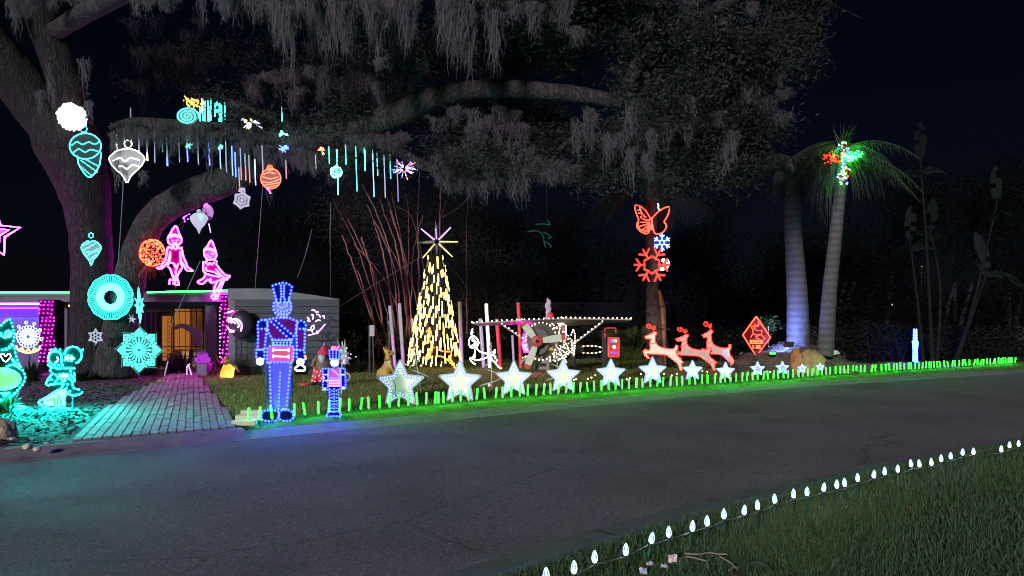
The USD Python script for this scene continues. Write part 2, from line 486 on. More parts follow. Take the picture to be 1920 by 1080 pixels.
# ---------------------------------------------------------------- brick path
pl = [GP(122, 840)[:2], GP(150, 806)[:2], GP(185, 776)[:2], GP(235, 745)[:2], GP(275, 725)[:2], GP(312, 705)[:2], GP(318, 694)[:2]]
pr = [GP(450, 811)[:2], GP(440, 795)[:2], GP(425, 772)[:2], GP(404, 745)[:2], GP(385, 722)[:2], GP(372, 705)[:2], GP(368, 694)[:2]]
path_poly = Polygon(list(pl) + list(pr)[::-1])
kerb_line = LineString(offset(far_c, 0.52))
pd = np.array([-0.40, 0.917])
pdn = np.array([pd[1], -pd[0]])
o0 = np.array(pl[0])
brickmats = [plain(f'path_brick_{a}', c, 0.8, var=0.28, scale=14, bump=0.5, bscale=60) for a, c in
             zip(('red', 'brown', 'pale', 'grey'), ((0.17, 0.135, 0.13), (0.14, 0.13, 0.13), (0.19, 0.17, 0.17), (0.15, 0.15, 0.15)))]
path = tag(UsdGeom.Xform.Define(stage, '/World/path').GetPrim(), kind='structure')
side = Polygon(list(offset(far_c, 0.50)) + [(60, 120), (-60, 120)])
bed = MB().flat(path_poly.buffer(0.02).intersection(side), 0.085, 0.1145)
part('path_bed', bed, EARTH, path)
bricks = []
r2 = np.random.default_rng(3)
BW, BL = 0.108, 0.44
ppoly = path_poly.intersection(side)
for i in range(-14, 44):
    a_ = o0 + pdn * (i + 0.5) * BW
    ln = LineString([a_ - pd * 4, a_ + pd * 20]).intersection(ppoly)
    for sg in getattr(ln, 'geoms', [ln]):
        if sg.is_empty or sg.geom_type != 'LineString':
            continue
        q_ = np.array(sg.coords)
        L_ = np.linalg.norm(q_[-1] - q_[0])
        t_ = 0.0
        nx = BL * (0.35 + (i * 0.37) % 0.65)
        while t_ < L_ - .05:
            e_ = min(t_ + nx, L_)
            bricks.append((*(q_[0] + pd * (t_ + e_) / 2), e_ - t_))
            t_, nx = e_, BL
bricks.sort(key=lambda c: c[1])
R0 = math.degrees(math.atan2(pd[1], pd[0]))


def brick_box(m, c):
    h = 0.122 + r2.uniform(-0.004, 0.005)
    R = rotm([0, 0, 1], R0 + r2.uniform(-1.5, 1.5)) @ rotm([1, 0, 0], r2.uniform(-1.2, 1.2))
    m.box((c[0], c[1], h), (c[2] - 0.022, BW - 0.010, 0.03), R, bev=0.004)


for c in bricks[:300]:
    m = MB()
    brick_box(m, c)
    part('brick', m, brickmats[r2.integers(4)], path)
rest = [MB() for _ in range(4)]
for c in bricks[300:]:
    brick_box(rest[r2.integers(4)], c)
allr = MB()
for k in range(4):
    if rest[k].n:
        part('far_bricks', rest[k], brickmats[k], path, kind='stuff')

# ---------------------------------------------------------------- mulch bed, grass
mulch_poly = Polygon([GP(-160, 872)[:2], GP(0, 850)[:2], GP(118, 838)[:2]] + list(pl)[1:] + [GP(250, 692)[:2], GP(-300, 700)[:2]]).intersection(side)
bm = MB().flat(mulch_poly, 0.10, 0.118)
solo('mulch_bed', bm, EARTH, kind='structure')


def in_poly(poly, n, rg):
    x0, y0, x1, y1 = poly.bounds
    import shapely
    p = np.column_stack([rg.uniform(x0, x1, n), rg.uniform(y0, y1, n)])
    return p[shapely.contains_xy(poly, p[:, 0], p[:, 1])]


def chips(p, z, lmin, lmax, rg, th=0.35):
    """small irregular flakes lying about"""
    n = len(p)
    L = rg.uniform(lmin, lmax, n)
    a = rg.uniform(0, 2 * np.pi, n)
    d = np.stack([np.cos(a), np.sin(a), rg.normal(0, 0.35, n)], 1)
    w = np.stack([-np.sin(a), np.cos(a), rg.normal(0, 0.5, n)], 1)
    c = np.column_stack([p, z + rg.uniform(0, 0.02, n)])
    V = np.stack([c - d * L[:, None] * .5, c + w * (L * th)[:, None] * .5, c + d * L[:, None] * .5, c - w * (L * th)[:, None] * .5], 1).reshape(-1, 3)
    V[:, 2] = np.maximum(V[:, 2], z - 0.002)
    i = np.arange(n)[:, None] * 4
    return V, np.vstack([i + [0, 2, 1], i + [0, 3, 2]])[:, ::-1]


MULCH = leafy('mulch_chip', (0.035, 0.022, 0.016), (0.22, 0.16, 0.12), trans=0.0, rough=0.85)
rg = np.random.default_rng(11)
p = in_poly(mulch_poly, 60000, rg)
keep = rg.uniform(0, 1, len(p)) < np.clip(13.0 / p[:, 1], 0, 1) ** 2
V, Fc = chips(p[keep], 0.122, 0.03, 0.10, rg)
solo('wood_mulch', MB().add(V, Fc), MULCH, 'brown wood chips and dry leaves covering the bed left of the brick path', 'mulch', kind='stuff')


def blades(p, z, hmin, hmax, w, rg, lean=0.6):
    n = len(p)
    a = rg.uniform(0, 2 * np.pi, n)
    la = rg.uniform(0, 2 * np.pi, n)
    h = rg.uniform(hmin, hmax, n)
    ln = np.abs(rg.normal(0, lean, n)) * h
    b = np.column_stack([p, np.full(n, z)])
    s_ = np.stack([np.cos(a), np.sin(a), np.zeros(n)], 1) * w * rg.uniform(0.7, 1.3, n)[:, None] / 2
    l_ = np.stack([np.cos(la), np.sin(la), np.zeros(n)], 1) * ln[:, None]
    up = np.array([0, 0, 1.0])
    md = b + l_ * 0.35 + up * (h * 0.6)[:, None]
    tp = b + l_ + up * (h * np.sqrt(np.clip(1 - (ln / h) ** 2 * .4, .2, 1)))[:, None]
    V = np.stack([b - s_, b + s_, md + s_ * .8, md - s_ * .8, tp], 1).reshape(-1, 3)
    i = np.arange(n)[:, None] * 5
    return V, np.vstack([i + [0, 1, 2], i + [0, 2, 3], i + [3, 2, 4]])


GRASS_N = leafy('near_grass_blade', (0.055, 0.11, 0.042), (0.25, 0.34, 0.15), trans=0.25, rough=0.55)
GRASS_F = leafy('far_grass_blade', (0.17, 0.215, 0.05), (0.48, 0.50, 0.16), trans=0.25, rough=0.6)
lawn_n = Polygon(list(offset(near_c, -0.52)) + [(60, -60), (-10, -60)]).buffer(0).intersection(Polygon([(-1.6, 2.6), (-0.6, 5.0), (3.0, 8.2), (9.5, 13.0), (16, 20), (20, 18), (5.5, 5.0), (2.6, 3.0), (-0.2, 2.2)]))
p = in_poly(lawn_n, 620000, rg)
keep = rg.uniform(0, 1, len(p)) < np.clip(5.2 / p[:, 1], 0, 1) ** 1.6
p = p[keep]
patch = meshkit.fbm(np.column_stack([p * 0.9, np.zeros(len(p))]), 3, 5)
p = p[rg.uniform(0, 1, len(p)) < np.clip(0.35 + patch * 1.1, 0, 1)]
V, Fc = blades(p, 0.095, 0.035, 0.09, 0.0062, rg, 0.95)
solo('near_grass', MB().add(V, Fc), GRASS_N, 'thick dark green grass of the near lawn beside the white bulbs', 'grass', kind='stuff')
lawn_f = side.intersection(Polygon([(-5.0, 8.0), (-3.0, 9.0), (30, 28), (32, 34), (-12, 34), (-12, 18)])).difference(path_poly.buffer(0.03)).difference(mulch_poly)
p = in_poly(lawn_f, 1900000, rg)
keep = rg.uniform(0, 1, len(p)) < np.clip(10.5 / p[:, 1], 0, 1) ** 2.6
p = p[keep]
patch = meshkit.fbm(np.column_stack([p * 0.7, np.zeros(len(p))]), 3, 9)
p = p[rg.uniform(0, 1, len(p)) < np.clip(0.1 + patch * 1.5, 0.1, 1)]
import shapely
dk = shapely.distance(shapely.points(p), LineString(offset(far_c, 0.5)))
p = p[(dk > 1.15) | (rg.uniform(0, 1, len(p)) < .30)]
dk = shapely.distance(shapely.points(p), LineString(offset(far_c, 0.5)))
V, Fc = blades(p, 0.0, 0.03, 0.075, 0.011, rg, 0.9)
V = V.reshape(-1, 5, 3)
V[:, :, 2] *= np.where(dk < 1.15, .45, 1.0)[:, None]
V[:, :, 2] += (.055 + .05 * np.clip((dk - .1) / .6, 0, 1))[:, None]
V = V.reshape(-1, 3)
solo('far_grass', MB().add(V, Fc), GRASS_F, 'short patchy yellow green grass of the decorated front lawn', 'grass', kind='stuff')
# leaf crumbs on the road
road_poly = Polygon(list(far_c) + list(near_c)[::-1]).buffer(0)
p = in_poly(road_poly.intersection(Polygon([(-8, 4), (14, 4), (20, 24), (-8, 24)])), 1100, rg)
edge = offset(far_c, -0.25)
e = along(edge, 0.05)
e = e[(e[:, 0] > -7) & (e[:, 0] < 12)]
e = e[rg.integers(0, len(e), 160)] + rg.normal(0, 0.16, (160, 2))
V, Fc = chips(np.vstack([p, e]), 0.024, 0.015, 0.05, rg, 0.4)
solo('leaf_litter', MB().add(V, Fc), leafy('dry_leaf', (0.2, 0.14, 0.08), (0.45, 0.38, 0.28), 0.0, 0.8), 'small dry leaves and twigs scattered over the road', 'leaf litter', kind='stuff')

# ================================================================ THE HOUSE
WALL = plain('dimmed_block', (0.036, 0.034, 0.042), 0.75, var=0.1, scale=4, bump=0.25, bscale=50)  # wall and trim tones darkened to stand in for street light falling off
TRIM = plain('grey_trim', (0.07, 0.067, 0.078), 0.6, var=0.08)
ROOFM = plain('roofing', (0.10, 0.10, 0.11), 0.85, var=0.3, scale=8)
house = thing('house', 'low single storey house with flat eave, barred porch and grey block wing', 'house', P(380, 692, 23.0))
ho = P(380, 692, 23.0)


def hx(px, D):
    return (px - CX) / F * D - ho[0]


def hz(py, D):
    return CH + (HY - py) / F * D - ho[2]


def hbox(name, px0, px1, py0, py1, D0, D1, mat, Dref=None, label=None, parent=None, bev=0):
    Dr = Dref or D0
    x0, x1, z1, z0 = hx(px0, Dr), hx(px1, Dr), hz(py0, Dr), hz(py1, Dr)
    return part(name, MB().box(((x0 + x1) / 2, (D0 + D1) / 2 - ho[1], (z0 + z1) / 2), (x1 - x0, D1 - D0, z1 - z0), bev=bev), mat, parent or house, label=label)


zg = 0.11 - ho[2]
hbox('roof', -330, 428, 549, 563, 21.95, 29.0, ROOFM, 22.0)
hbox('fascia', -330, 428.2, 548, 566, 21.90, 21.95, TRIM, 21.95)
hbox('soffit', -330, 404, 563.3, 565.5, 21.97, 23.4, TRIM, 22.0)
VWALL = plain('lightened_left_wall', (0.10, 0.095, 0.11), 0.8, spec=.1, var=0.1)  # lighter copy of the wall tone, so the violet glow reads stronger
wall = hbox('wall', -330, 76, 560, 692, 23.4, 23.6, VWALL, label='wall under the eave lit violet')
for k in range(9):
    z = zg + 0.06 + k * 0.27
    part('siding_course', MB().box(((hx(-330, 23.4) + hx(76, 23.4)) / 2, 23.385 - ho[1], z + 0.13), (hx(76, 23.4) - hx(-330, 23.4) - 0.01, 0.024, 0.262), bev=0.006), VWALL, house)
hbox('pillar', 113, 131, 566, 695, 22.6, 22.9, TRIM)
hbox('pillar', 385, 406, 565, 697, 22.3, 22.7, TRIM)
hbox('wall', 158, 262, 566, 693, 23.4, 23.55, plain('dark_wall', (0.13, 0.13, 0.15), 0.8), label='dark wall behind the oak trunk')
hbox('lintel', 131, 386, 566, 579, 22.75, 22.95, TRIM)
# lit porch room behind the bars
GLOWC = emis('porch_glow', (1.0, 0.36, 0.07), 0.30)  # emission put into the curtains stands in for a lamp behind them
GLOWD = emis('porch_glow_dim', (0.75, 0.22, 0.07), 0.13)
GLOWR = emis('porch_glow_red', (1.0, 0.16, 0.14), 0.22)
hbox('back_wall', 126, 410, 570, 693, 25.2, 25.3, plain('porch_back_wall', (0.2, 0.14, 0.1), 0.8))
wf = hbox('window_frame', 302, 354, 588, 672, 25.0, 25.1, plain('window_wood', (0.35, 0.2, 0.08), 0.6), 25.0, label='window frame of the lit porch window')
for k in range(5):
    hbox('curtain_fold', 304.5 + k * 4.1, 308 + k * 4.1, 593, 662, 24.97 + 0.012 * (k % 2), 24.995, GLOWC, 24.98, parent=wf)
for k in range(11):
    hbox('curtain_fold', 328 + k * 4.6, 331.6 + k * 4.6, 578, 655, 24.75 + 0.015 * (k % 2), 24.78, GLOWD if k > 5 else GLOWC, 24.76)
hbox('lamp_glow', 306, 316, 663, 676, 24.6, 24.7, GLOWC, 24.65, label='bright amber lamp low in the porch')
for k in range(4):
    hbox('curtain_fold', 133 + k * 4.6, 136.8 + k * 4.6, 574, 650, 23.6 + 0.02 * (k % 2), 23.65, GLOWR, 23.6, label='red curtain fold with its own glow')
# iron gate with scrolls
gate = MB()
IRON = plain('wrought_iron', (0.012, 0.012, 0.014), 0.5)


def bar(px0, py0, px1, py1, D, r=0.012):
    gate.tube([P(px0, py0, D) - ho, P(px1, py1, D) - ho], r, 5)


for py in (577.5, 583.5, 650, 668):
    bar(270, py, 383, py, 22.6, 0.016)
for px in (273, 283.5, 292, 322, 325, 337, 348, 359, 368, 382):
    bar(px, 574, px, 692, 22.6, 0.018 if px in (322, 325, 382) else 0.011)
for px in (316, 374):
    for k in range(11):
        c = circ(px, 600 + k * 7.6, 3.0, 9, ry=3.6)
        gate.tube([P(a, b, 22.6) - ho for a, b in np.vstack([c, c[:1]])], 0.009, 4)
for py in (577.5, 583.5, 592, 640):
    bar(131, py, 158, py, 22.8, 0.014)
for px in (134, 143, 152):
    bar(px, 572, px, 690, 22.8, 0.012)
part('iron_gate', gate, IRON, house, kind='stuff')
# wing with block courses and low gable
Dw = 21.0
nco = 11
zt = hz(562, Dw)
ch = (zt - zg) / nco
_wp = [(hx(441, Dw), Dw + .03 - ho[1]), (hx(635, Dw), Dw + .03 - ho[1]), (hx(630, Dw + 5), Dw + 5 - ho[1]), (hx(441, Dw) - 1.5, Dw + 5 - ho[1])]
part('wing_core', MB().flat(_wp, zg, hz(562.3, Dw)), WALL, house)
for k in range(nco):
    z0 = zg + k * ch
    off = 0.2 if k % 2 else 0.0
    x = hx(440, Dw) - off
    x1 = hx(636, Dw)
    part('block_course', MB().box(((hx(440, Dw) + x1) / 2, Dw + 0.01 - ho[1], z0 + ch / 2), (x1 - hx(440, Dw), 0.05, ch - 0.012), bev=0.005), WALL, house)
gab = [(hx(428, Dw), hz(562, Dw)), (hx(428, Dw), hz(541, Dw)), (hx(505, Dw), hz(541, Dw)), (hx(620, Dw), hz(558, Dw)), (hx(637, Dw), hz(560.5, Dw)), (hx(637, Dw), hz(562, Dw))]
part('gable', MB().prism(gab, Dw - 0.04 - ho[1], Dw + .05 - ho[1]), TRIM, house)
_rp = [(a, z) for a, z in gab]
_n = len(gab)
_v = np.array([(a, Dw + .05 - ho[1], z) for a, z in gab] + [((a + ho[0]) / Dw * (Dw + 5) - .06 - ho[0], Dw + 5.2 - ho[1], z) for a, z in gab])
part('wing_roof', MB().add(_v, [[k, (k + 1) % _n, (k + 1) % _n + _n, k + _n] for k in range(_n)]), ROOFM, house)
hbox('wing_return', 428, 440, 562.5, 699, Dw, Dw + 0.4, TRIM)

# light strips along the eave
for x0, x1, lab in ((-330, 143, 'bright green light tube along the eave left of the oak trunk'), (276, 427, 'bright green light tube along the eave right of the oak trunk')):
    a, b = P(x0, 548, 21.83), P(x1, 543.5 if x1 > 200 else 548, 21.83)
    b[2] = a[2] if x1 < 200 else P(x1, 545, 21.83)[2]
    o = thing('eave_light_strip', lab, 'light strip', a)
    part('tube', MB().tube([(0, 0, 0), b - a], 0.028, 8), GREENR, o)
    part('channel', MB().box(((b - a) / 2 + [0, 0.035, -0.06]), ((b - a)[0], 0.03, 0.09)), TRIM, o)
a, b = P(-300, 580, 23.3), P(112, 577.5, 22.5)
o = thing('wall_rope_light', 'thin red rope light running along the violet wall under the eave', 'rope light', a)
part('rope', MB().tube([(0, 0, 0), b - a], 0.02, 6), emis('crimson_rope', (1.0, 0.06, 0.14), 4), o)
a, b = P(-300, 569.5, 22.95), P(74, 569.5, 22.95)
o = thing('soffit_rope_light', 'violet rope light tucked up under the soffit over the left wall', 'rope light', a)
part('rope', MB().tube([(0, 0, 0), b - a], 0.022, 6), emis('violet_rope', (0.15, 0.03, 1.0), 260), o)

# ================================================================ OAK
def limb(pts, n=7):
    """pts: (px, py, D, radius)"""
    q = np.array([list(P(a, b, d)) + [r] for a, b, d, r in pts])
    return spl(q, n)


oak_base = GP(178, 705)
oak = thing('oak_tree', 'huge old oak with long horizontal limb, leafy crown and hanging moss', 'tree', oak_base)


def bark(m, pts, sides=16, amp=0.07, n=9):
    q = limb(pts, n)
    t = MB().tube(q[:, :3] - oak_base, q[:, 3], sides)
    v, f = t.arrays()
    ctr = np.repeat(q[:, :3] - oak_base, sides, 0)
    w = v - ctr
    k = 1 + amp * 2 * (meshkit.fbm(v * np.array([3.2, 3.2, 1.2]), 3, 4) - 0.5) + amp * (meshkit.noise(v * np.array([11, 11, 4.0]), 8) - 0.5)
    m.add(ctr + w * k[:, None], f)


tr = MB()
bark(tr, [(182, 712, 19.6, .80), (177, 690, 19.6, .62), (174, 600, 19.5, .53), (172, 500, 19.4, .50), (166, 410, 19.3, .54), (152, 340, 19.2, .66), (128, 270, 19.1, .80), (104, 205, 19.0, .78)], 22)
part('trunk', tr, BARK, oak, smooth=True)
limbs = {}
for nm, pts, sd in [
    ('a', [(118, 255, 19.0, .66), (66, 190, 18.8, .62), (10, 120, 18.4, .56), (-60, 40, 18.0, .5)], 16),
    ('b', [(128, 280, 18.9, .55), (128, 190, 18.6, .45), (112, 120, 18.4, .42), (88, 60, 18.2, .40), (60, -40, 18, .38)], 16),
    ('c', [(212, 705, 19.4, .55), (222, 640, 19.4, .46), (236, 560, 19.3, .40), (254, 480, 19.2, .37), (290, 408, 19.0, .36), (350, 368, 18.7, .37), (420, 340, 18.3, .37), (490, 302, 17.9, .36), (550, 268, 17.5, .36), (620, 248, 17.1, .33), (700, 232, 16.8, .31), (765, 205, 16.5, .285), (830, 178, 16.2, .235), (920, 167, 15.9, .205), (1010, 170, 15.6, .185), (1090, 178, 15.4, .165), (1160, 192, 15.2, .14), (1215, 214, 15.0, .10)], 16),
    ('d', [(545, 262, 17.5, .30), (480, 252, 17.3, .24), (400, 245, 17.1, .20), (320, 236, 16.9, .16), (250, 228, 16.8, .10), (205, 240, 16.7, .05)], 12),
    ('e', [(690, 252, 16.8, .16), (750, 285, 16.6, .13), (800, 312, 16.4, .115), (880, 325, 16.2, .10), (980, 324, 16.0, .10), (1080, 316, 15.8, .09), (1180, 312, 15.6, .07), (1280, 300, 15.4, .05), (1370, 300, 15.2, .03)], 10),
    ('f', [(1172, 196, 15.2, .12), (1186, 140, 15.0, .15), (1218, 92, 14.8, .165), (1270, 50, 14.6, .15), (1330, 22, 14.4, .13), (1410, -20, 14.2, .10)], 12),
    ('g', [(1192, 120, 15.0, .07), (1220, 60, 15.0, .06), (1245, -10, 15.0, .05)], 8),
    ('h', [(560, 255, 17.4, .14), (520, 225, 17.2, .11), (470, 205, 17.0, .09), (430, 190, 16.9, .06)], 8),
    ('i', [(735, 225, 16.6, .05), (770, 130, 16.5, .04), (830, 85, 16.4, .035), (900, 60, 16.4, .02)], 6),
    ('j', [(1160, 195, 15.2, .07), (1250, 235, 15.0, .055), (1330, 225, 14.8, .04), (1440, 190, 14.6, .02)], 7),
    ('k', [(1020, 320, 15.9, .05), (1060, 270, 15.8, .045), (1110, 235, 15.7, .03)], 6),
    ('l', [(1300, 35, 14.5, .07), (1400, 60, 14.4, .05), (1480, 80, 14.3, .03)], 6),
    ('m', [(100, 60, 18, .2), (240, -20, 16.5, .25), (400, -80, 15, .28), (700, -150, 13.5, .25), (1000, -120, 12.8, .2), (1250, -60, 12.6, .12)], 8),
]:
    m = MB()
    bark(m, pts, sd, 0.08)
    part('limb', m, BARK if nm in 'ab' else BARK2, oak, smooth=True)


def leaves(c, L, w, rg, up=0.0, droop=0.0):
    """two-triangle folded leaves at points c"""
    n = len(c)
    d = rg.normal(0, 1, (n, 3))
    d[:, 2] = d[:, 2] * 0.7 + up - droop
    d /= np.linalg.norm(d, axis=1, keepdims=True)
    s_ = np.cross(d, rg.normal(0, 1, (n, 3)))
    s_ /= np.linalg.norm(s_, axis=1, keepdims=True)
    nn = np.cross(d, s_)
    Ln = (L * rg.uniform(0.65, 1.35, n))[:, None]
    wn = (w * rg.uniform(0.7, 1.3, n))[:, None]
    b, tp = c, c + d * Ln
    md = c + d * Ln * 0.45
    V = np.stack([b, md + s_ * wn / 2 + nn * wn * .2, tp, md - s_ * wn / 2 + nn * wn * .2], 1).reshape(-1, 3)
    i = np.arange(n)[:, None] * 4
    return V, np.vstack([i + [0, 1, 2], i + [0, 2, 3]])


def cluster_pts(cx, cy, rx, ry, D, dr, n, rg, per=20, spread=0.15, gaps=False):
    """leaf positions: twigs spread through an ellipsoid given in photo units at distance D"""
    k = max(1, n // per)
    q = rg.normal(0, 1, (k, 3))
    q /= np.linalg.norm(q, axis=1, keepdims=True)
    q *= rg.uniform(0, 1, (k, 1)) ** 0.45
    c = P(cx, cy, D) + q * np.array([rx / F * D, dr, ry / F * D])
    if gaps:
        c = c[meshkit.fbm(c * np.array([1.1, 1.1, 1.5]), 2, 6) > .44]
        k = len(c)
    t = np.repeat(c, per, 0) + rg.normal(0, spread, (k * per, 3))
    return t


MOSSD = leafy('spanish_moss_shaded', (0.02, 0.017, 0.022), (0.075, 0.065, 0.08), trans=0.25, rough=0.9)  # moss tone darkened to carry the shade at the back of the crown
LEAFD = leafy('oak_leaf_shaded', (0.008, 0.009, 0.009), (0.06, 0.06, 0.06), trans=0.15, rough=0.7)  # same leaf, with the shade of the rear crown put into its colour
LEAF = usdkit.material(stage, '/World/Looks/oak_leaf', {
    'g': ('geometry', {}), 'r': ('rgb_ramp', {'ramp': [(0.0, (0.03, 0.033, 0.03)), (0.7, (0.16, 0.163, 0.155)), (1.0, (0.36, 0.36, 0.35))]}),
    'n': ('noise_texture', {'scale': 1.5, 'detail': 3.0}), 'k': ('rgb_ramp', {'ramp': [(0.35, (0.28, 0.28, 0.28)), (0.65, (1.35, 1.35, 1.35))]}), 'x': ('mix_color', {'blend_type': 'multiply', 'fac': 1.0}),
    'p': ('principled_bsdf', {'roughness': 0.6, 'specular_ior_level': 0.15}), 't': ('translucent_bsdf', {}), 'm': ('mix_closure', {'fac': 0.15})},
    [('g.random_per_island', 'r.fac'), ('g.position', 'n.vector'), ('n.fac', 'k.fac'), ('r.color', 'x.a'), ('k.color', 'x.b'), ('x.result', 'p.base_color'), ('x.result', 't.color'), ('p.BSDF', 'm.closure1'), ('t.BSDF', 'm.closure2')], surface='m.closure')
rl = np.random.default_rng(21)
crown = [
    (420, 110, 150, 60, 20.5, .8, 1500), (600, 150, 120, 60, 20.5, .8, 1300), (300, 150, 90, 50, 20.8, .6, 700), (760, 60, 120, 50, 19.5, .8, 1000),
    (1130, 60, 150, 70, 15.2, 1.2, 3600), (1290, 110, 170, 95, 14.6, 1.4, 6500), (1420, 130, 110, 90, 14.2, 1.2, 4200), (1300, 220, 170, 75, 14.6, 1.3, 5600),
    (1420, 230, 70, 60, 14.3, .8, 1500), (1190, 270, 120, 50, 15.6, .9, 2600), (1340, 300, 100, 40, 14.8, .8, 1600), (1375, 315, 45, 28, 14.4, .4, 700), (1490, 40, 60, 50, 14.2, .8, 1300), (1540, 15, 40, 20, 14.0, .5, 350),
    (1010, 100, 120, 50, 16.8, 1.0, 2400), (900, 105, 90, 45, 17.0, .9, 1500), (960, 230, 130, 40, 17.2, .9, 2600), (860, 260, 90, 50, 17.2, .8, 1700), (1040, 275, 90, 40, 16.8, .9, 1500), (930, 300, 130, 28, 15.9, .9, 1500),
    (690, 150, 55, 60, 17.6, .8, 1700), (740, 180, 40, 36, 17.6, .6, 700), (660, 215, 55, 25, 16.8, .6, 900), (590, 235, 50, 18, 17.0, .5, 400), (470, 222, 60, 18, 17.1, .5, 500), (780, 110, 50, 50, 16.4, .8, 600),
    (1060, 20, 260, 40, 14.6, 1.2, 3200), (640, 300, 40, 22, 16.8, .4, 400), (740, 300, 40, 18, 16.6, .4, 350), (1250, 330, 90, 30, 15.0, .8, 900), (1120, 330, 60, 22, 15.2, .6, 450), (420, 185, 70, 16, 17.1, .4, 250),
]
for c in crown:
    pts = cluster_pts(*c[:6], int(c[6] * 2.3) + 20, rl, gaps=True)
    if len(pts) == 0:
        continue
    V, Fc = leaves(pts, 0.105, 0.037, rl, droop=0.25)
    tw = MB()
    for c_ in pts.reshape(-1, 20, 3)[::4]:
        m_0 = c_.mean(0)
        tw.tube(np.array([m_0 + rl.normal(0, .30, 3), m_0, m_0 + (c_[0] - m_0) * 1.1]) - oak_base, [.010, .006, .003], 3, caps=False)
    part('twigs', tw, BARK, oak, kind='stuff')
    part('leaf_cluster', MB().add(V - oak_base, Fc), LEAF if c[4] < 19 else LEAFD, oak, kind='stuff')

MOSS = leafy('spanish_moss', (0.09, 0.084, 0.09), (0.30, 0.28, 0.295), trans=0.25, rough=0.9)


def moss_clump(m, top, length, width, rg, n=26, dep=0.35):
    """hanging moss: thin wavy strands, longest in the middle"""
    k = 8
    t = np.linspace(0, 1, k)
    for _ in range(int(n * 1.9)):
        u = rg.normal(0, 0.4)
        L = length * rg.uniform(0.15, 1.0) ** 1.3 * math.exp(-1.6 * u * u)
        x0 = u * width
        ph, fr_, am = rg.uniform(0, 6.3), rg.uniform(4, 9), rg.uniform(0.012, 0.05)
        x = x0 * (1 - 0.65 * t) + np.cumsum(rg.normal(0, 0.022, k)) + am * np.sin(fr_ * t + ph)
        y = rg.normal(0, dep) * (1 - .5 * t) * width + am * np.cos(fr_ * t + ph)
        z = -L * t + rg.normal(0, .03)
        c = np.stack([x, y, z], 1) + top
        a = rg.uniform(0, np.pi)
        s_ = np.array([math.cos(a), math.sin(a) * .6, 0])
        wd = rg.uniform(0.0035, 0.0105) * np.array([.7, 1, 1.1, 1, .9, .7, .5, .15])[:, None]
        V = np.vstack([c - s_ * wd, c + s_ * wd])
        i = np.arange(k - 1)
        m.add(V, np.stack([i, i + 1, i + 1 + k, i + k], 1))
        # little side curls give the strand its ragged edge
        q = rg.integers(1, k - 1, 9)
        b = c[q]
        e = b + np.stack([rg.normal(0, .05, 9), rg.normal(0, .03, 9), rg.uniform(-.13, -.01, 9)], 1)
        o_ = np.stack([np.full(9, .007), np.zeros(9), np.full(9, .004)], 1)
        m.add(np.vstack([b, e, b + o_]), np.stack([np.arange(9), np.arange(9) + 9, np.arange(9) + 18], 1))


rm = np.random.default_rng(5)
clumps = []


def moss_row(x0, x1, y0, y1, l0, l1, D0, D1, n, w=(.12, .32), st=(18, 34)):
    for _ in range(n):
        clumps.append((rm.uniform(x0, x1), rm.uniform(y0, y1), rm.uniform(D0, D1), rm.uniform(l0, l1), rm.uniform(*w), int(rm.integers(*st))))


moss_row(520, 780, -40, 20, .7, 1.6, 13.5, 15, 34, (.2, .45), (30, 55))
moss_row(830, 930, -30, 30, .8, 1.7, 13.8, 14.8, 16, (.15, .35), (34, 60))
moss_row(930, 1070, -40, 10, .4, 1.0, 13.5, 15, 16)
moss_row(1080, 1500, -30, 60, .3, .8, 13.8, 14.6, 12)
moss_row(370, 560, -30, 5, .4, 1.1, 14.5, 16, 14)
moss_row(20, 330, -30, 0, .2, .8, 15, 17, 16)
moss_row(470, 700, 120, 180, .3, .8, 17.5, 18.5, 22, (.2, .4), (20, 34))
moss_row(250, 620, 30, 150, .5, 1.2, 19.5, 21, 26, (.25, .5), (16, 30))
moss_row(700, 790, 100, 190, .3, .7, 16.3, 16.8, 10)
moss_row(815, 1010, 285, 325, .4, .95, 15.8, 16.3, 34, (.1, .25), (24, 44))
moss_row(1000, 1120, 300, 330, .25, .5, 15.6, 16.0, 10)
moss_row(820, 1010, 200, 280, .3, .7, 15.7, 16.2, 18)
moss_row(215, 420, 225, 250, .25, .75, 16.6, 17.2, 34, (.1, .22), (18, 30))
moss_row(420, 560, 258, 285, .3, .75, 17.1, 17.6, 26, (.1, .22), (18, 30))
moss_row(560, 660, 275, 300, .3, .8, 16.9, 17.3, 16, (.12, .25), (20, 34))
moss_row(640, 790, 250, 270, .2, .45, 16.4, 16.9, 12)
moss_row(1150, 1330, 190, 290, .4, .8, 14.8, 15.3, 16, (.1, .3), (18, 34))
moss_row(1330, 1480, 100, 250, .25, .6, 13.6, 14.4, 10)
moss_row(1080, 1400, 150, 300, .5, 1.3, 13.6, 14.4, 15, (.04, .13), (10, 20))
clumps += [(985, 318, 15.7, .95, .06, 12), (968, 325, 15.7, .8, .08, 14), (908, 335, 15.8, .9, .05, 12), (395, 262, 17.0, 1.25, .05, 10), (440, 280, 16.9, 1.3, .05, 8), (330, 245, 16.8, 1.0, .05, 9), (1128, 300, 15.3, .8, .04, 8), (1240, 200, 14.9, 1.2, .06, 14),
           (218, 300, 16.7, .9, .05, 10), (268, 322, 16.6, .5, .04, 8), (505, 300, 17.0, 1.5, .03, 6), (95, 120, 18.0, 1.2, .22, 16), (160, 110, 18.0, 1.3, .25, 16), (30, 20, 17.5, .8, .12, 20), (75, 170, 18.0, .7, .08, 14), (165, 190, 18.0, .8, .06, 16)]
for (px, py, D, L, w, n) in clumps:
    m = MB()
    moss_clump(m, P(px, py, D) - oak_base, L, w, rm, n)
    part('hanging_moss', m, MOSS if D < 19 else MOSSD, oak, kind='stuff')


